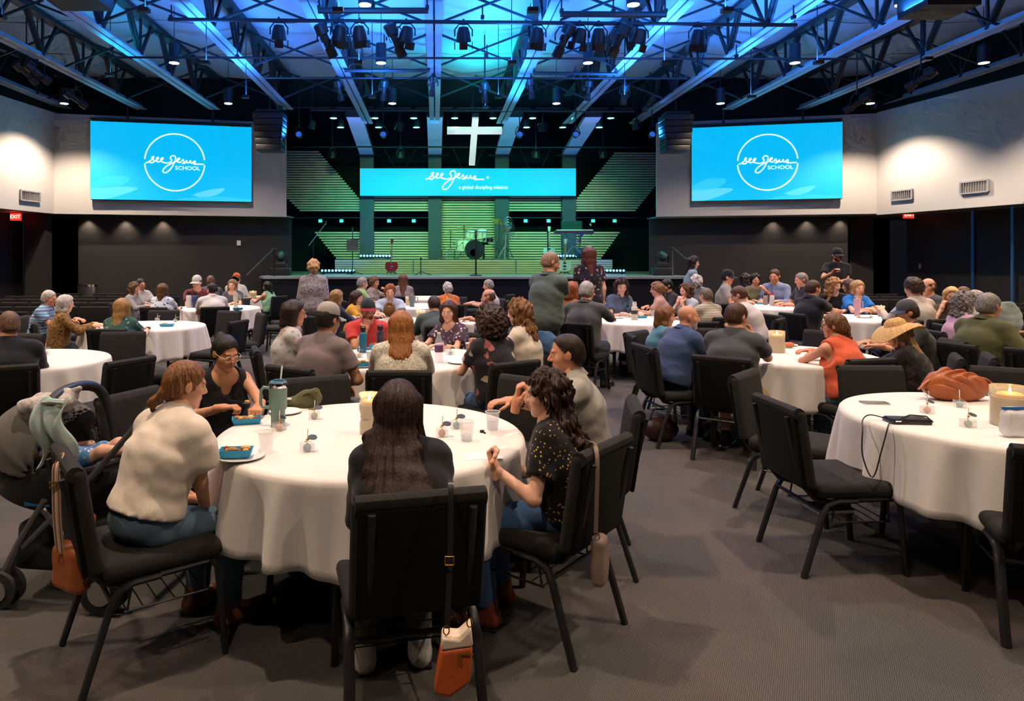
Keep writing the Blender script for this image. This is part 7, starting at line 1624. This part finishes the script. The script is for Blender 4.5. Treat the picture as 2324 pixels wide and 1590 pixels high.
g = G(); g.tube([tuple(q) for q in smooth_path([(.05, -.25, .56), (.02, -.255, .75), (-.02, -.2, .93), (-.03, 0, .98), (-.02, .2, .93), (.02, .255, .75), (.05, .25, .56)], 5)], .026, 10); mk('carry_handle', g, M_BLKPLASTIC, t)
for s in (-1, 1):
    g = G(); g.tube([(.0, s * .26, .50), (-.12, s * .27, .30), (-.2, s * .26, .14)], [.014, .018, .03], 8); mk('front_leg', g, mat('stroller_tube', (.16, .16, .17), .35, .6), t)
    g = G(); g.tube([(.0, s * .27, .46), (.3, s * .27, .12)], .014, 8); mk('rear_leg', g, mat('stroller_tube', (0, 0, 0)), t)
    g = G(); g.tube([(-.1, s * .27, .28), (.15, s * .27, .52), (.42, s * .26, .82), (.52, s * .25, .95)], .015, 8); mk('push_bar', g, mat('stroller_tube', (0, 0, 0)), t)
    for x, r in ((-.2, .085), (.31, .105)):
        g = G(); c = (x, s * .27, r)
        for q in (-1, 1): g.tube([(x, s * .27 + q * .03 - .012, r), (x, s * .27 + q * .03 + .012, r)], r, 20)
        w = mk('wheel', g, mat('rubber_tyre', (.03, .03, .032), .7), t); g = G(); g.tube([(x, s * .27 - .05, r), (x, s * .27 + .05, r)], r * .55, 14); mk('wheel_hub', g, M_METAL, w)
g = G(); g.tube([(.52, -.25, .95), (.56, -.2, .99), (.56, .2, .99), (.52, .25, .95)], .018, 8); mk('push_grip', g, M_BLKPLASTIC, t)
v = Vol((-.3, -.26, .1), (.35, .26, .4), .014); v.rb((.02, 0, .2), (.5, .42, .14), .05, 0); v.rb((.02, 0, .26), (.46, .38, .2), .04, 0); vol_part('basket', v, m_sb, t)
g = G(); g.tube([(.05, -.24, .6), (.22, -.22, .64), (.3, 0, .65), (.22, .22, .64), (.05, .24, .6)], .018, 8); mk('tray_bar', g, M_BLKPLASTIC, t); g = G(); g.box((-.08, -.20, .47), (.13, .012, .045)); mk('blue_tag', g, mat('blue_tag', hexc('#2a6fa8'), .5), t, False)
def cloth_patch(name, c, w, h, m, lab, cat, seed, tilt=0.0, depth=.05, nx=26, ny=22):
    r_ = random.Random(seed); t = thing(name, lab, cat, c); vs = []; fs = []
    for i in range(nx + 1):
        for j in range(ny + 1):
            u, q = i / nx - .5, j / ny; z = h * (.5 - q); y = depth * (math.sin(9 * u + seed) * .5 + .6 * math.sin(17 * u + 3 * q + seed)) * (.3 + q * .7) * .5 - tilt * (q - .5) + depth * .6 * math.sin(5 * q + seed); vs.append((u * w * (1 - .25 * math.sin(3 * q)) + .02 * math.sin(7 * q + seed), y, z + .03 * math.sin(8 * u + seed)))
    fs = [(i * (ny + 1) + j, (i + 1) * (ny + 1) + j, (i + 1) * (ny + 1) + j + 1, i * (ny + 1) + j + 1) for i in range(nx) for j in range(ny)]
    g = G()._a(vs, fs); o = mk('folded_cloth', g, m, t, True, None); sm = o.modifiers.new('thick', 'SOLIDIFY'); sm.thickness = .006; g = G(); g.tube([(-w * .3, -.01, h * .5), (0, -.03, h * .53), (w * .3, -.01, h * .5)], .014, 6); mk('hem_fold', g, m, t); return t
cloth_patch('muslin_blanket', at(122, 985, 3.22), .17, .30, fabric('teal_plaid', 'stripe', ['#9fd0cb', '#d8d2cc', '#7fb8b4', '#cfc8c2'], 3), 'teal and white muslin hanging over stroller canopy', 'blanket', 3, -.03); 
c = at(112, 915, 3.42); t2 = thing('knit_blanket', 'pale grey blanket heaped on stroller canopy', 'blanket', c); v = Vol((-.2, -.14, -.1), (.22, .14, .12), .009); v.ell((0, 0, 0), (.125, .09, .05), 0); v.ell((.07, 0, .025), (.07, .07, .035), .03); v.cap((.08, 0, .03), (.15, 0, .07), .025, .008, .03); v.ell((-.09, -.02, -.03), (.05, .06, .05), .03); v.add(lambda x, y, z: .012 * nz(x, y, z, 48)); vol_part('folded_cloth', v, fabric('grey_knit', 'mottle', ['#6f6a68', '#b0a8a4', '#c9c2bd'], 1.5), t2)
# the child in it: bare legs showing
t = thing('person', 'baby lying in stroller, bare foot showing over the bar', 'person', O, -.12); v = Vol((-.4, -.2, .45), (.4, .2, .85), .008)
v.ell((-.28, 0, .66), (.075, .07, .08), 0); v.cap((-.2, 0, .62), (0, 0, .58), .075, .08, .03)
for s in (-1, 1):
    v.cap((.02, s * .05, .6), (.17, s * .07, .68), .04, .033, .03); v.cap((.17, s * .07, .68), (.29, s * .07, .69), .032, .024, .02); v.cap((.29, s * .07, .69), (.31, s * .07, .745), .022, .015, .012); v.cap((-.16, s * .08, .64), (-.02, s * .13, .66), .025, .02, .02)
V, Q = v.net(); me = np_mesh('body', V, Q); ca = me.attributes.new('tint', 'FLOAT_COLOR', 'POINT'); ca.data.foreach_set('color', np.tile(np.array(SKIN['f'] + (1.0,), np.float32), (len(V), 1)).ravel()); link('body', me, m_skin, t)
v = Vol((-.3, -.15, .5), (.15, .15, .75), .009); v.cap((-.19, 0, .62), (.01, 0, .585), .085, .092, .02); v.cap((.0, .05, .6), (.09, .06, .65), .05, .048, .02); v.cap((.0, -.05, .6), (.09, -.06, .65), .05, .048, .02); vol_part('romper', v, fabric('blue_romper', 'floral', ['#4a7fb5', '#c9a050', '#d8d8e0', '#7a9fd0'], 3), t)
# light crumb on the carpet is left out; sign of small black objects on the nearest table
t = thing('earphone_case', 'small black object beside water cup', 'case', onz(1094, 983, TZ)); g = G(); g.rbox((0, 0, .009), (.022, .016, .016), .005, 2); mk('case_body', g, M_BLKPLASTIC, t); g = G(); g.rbox((.012, -.018, .006), (.012, .012, .011), .004, 2); mk('case_lid', g, M_BLKPLASTIC, t)
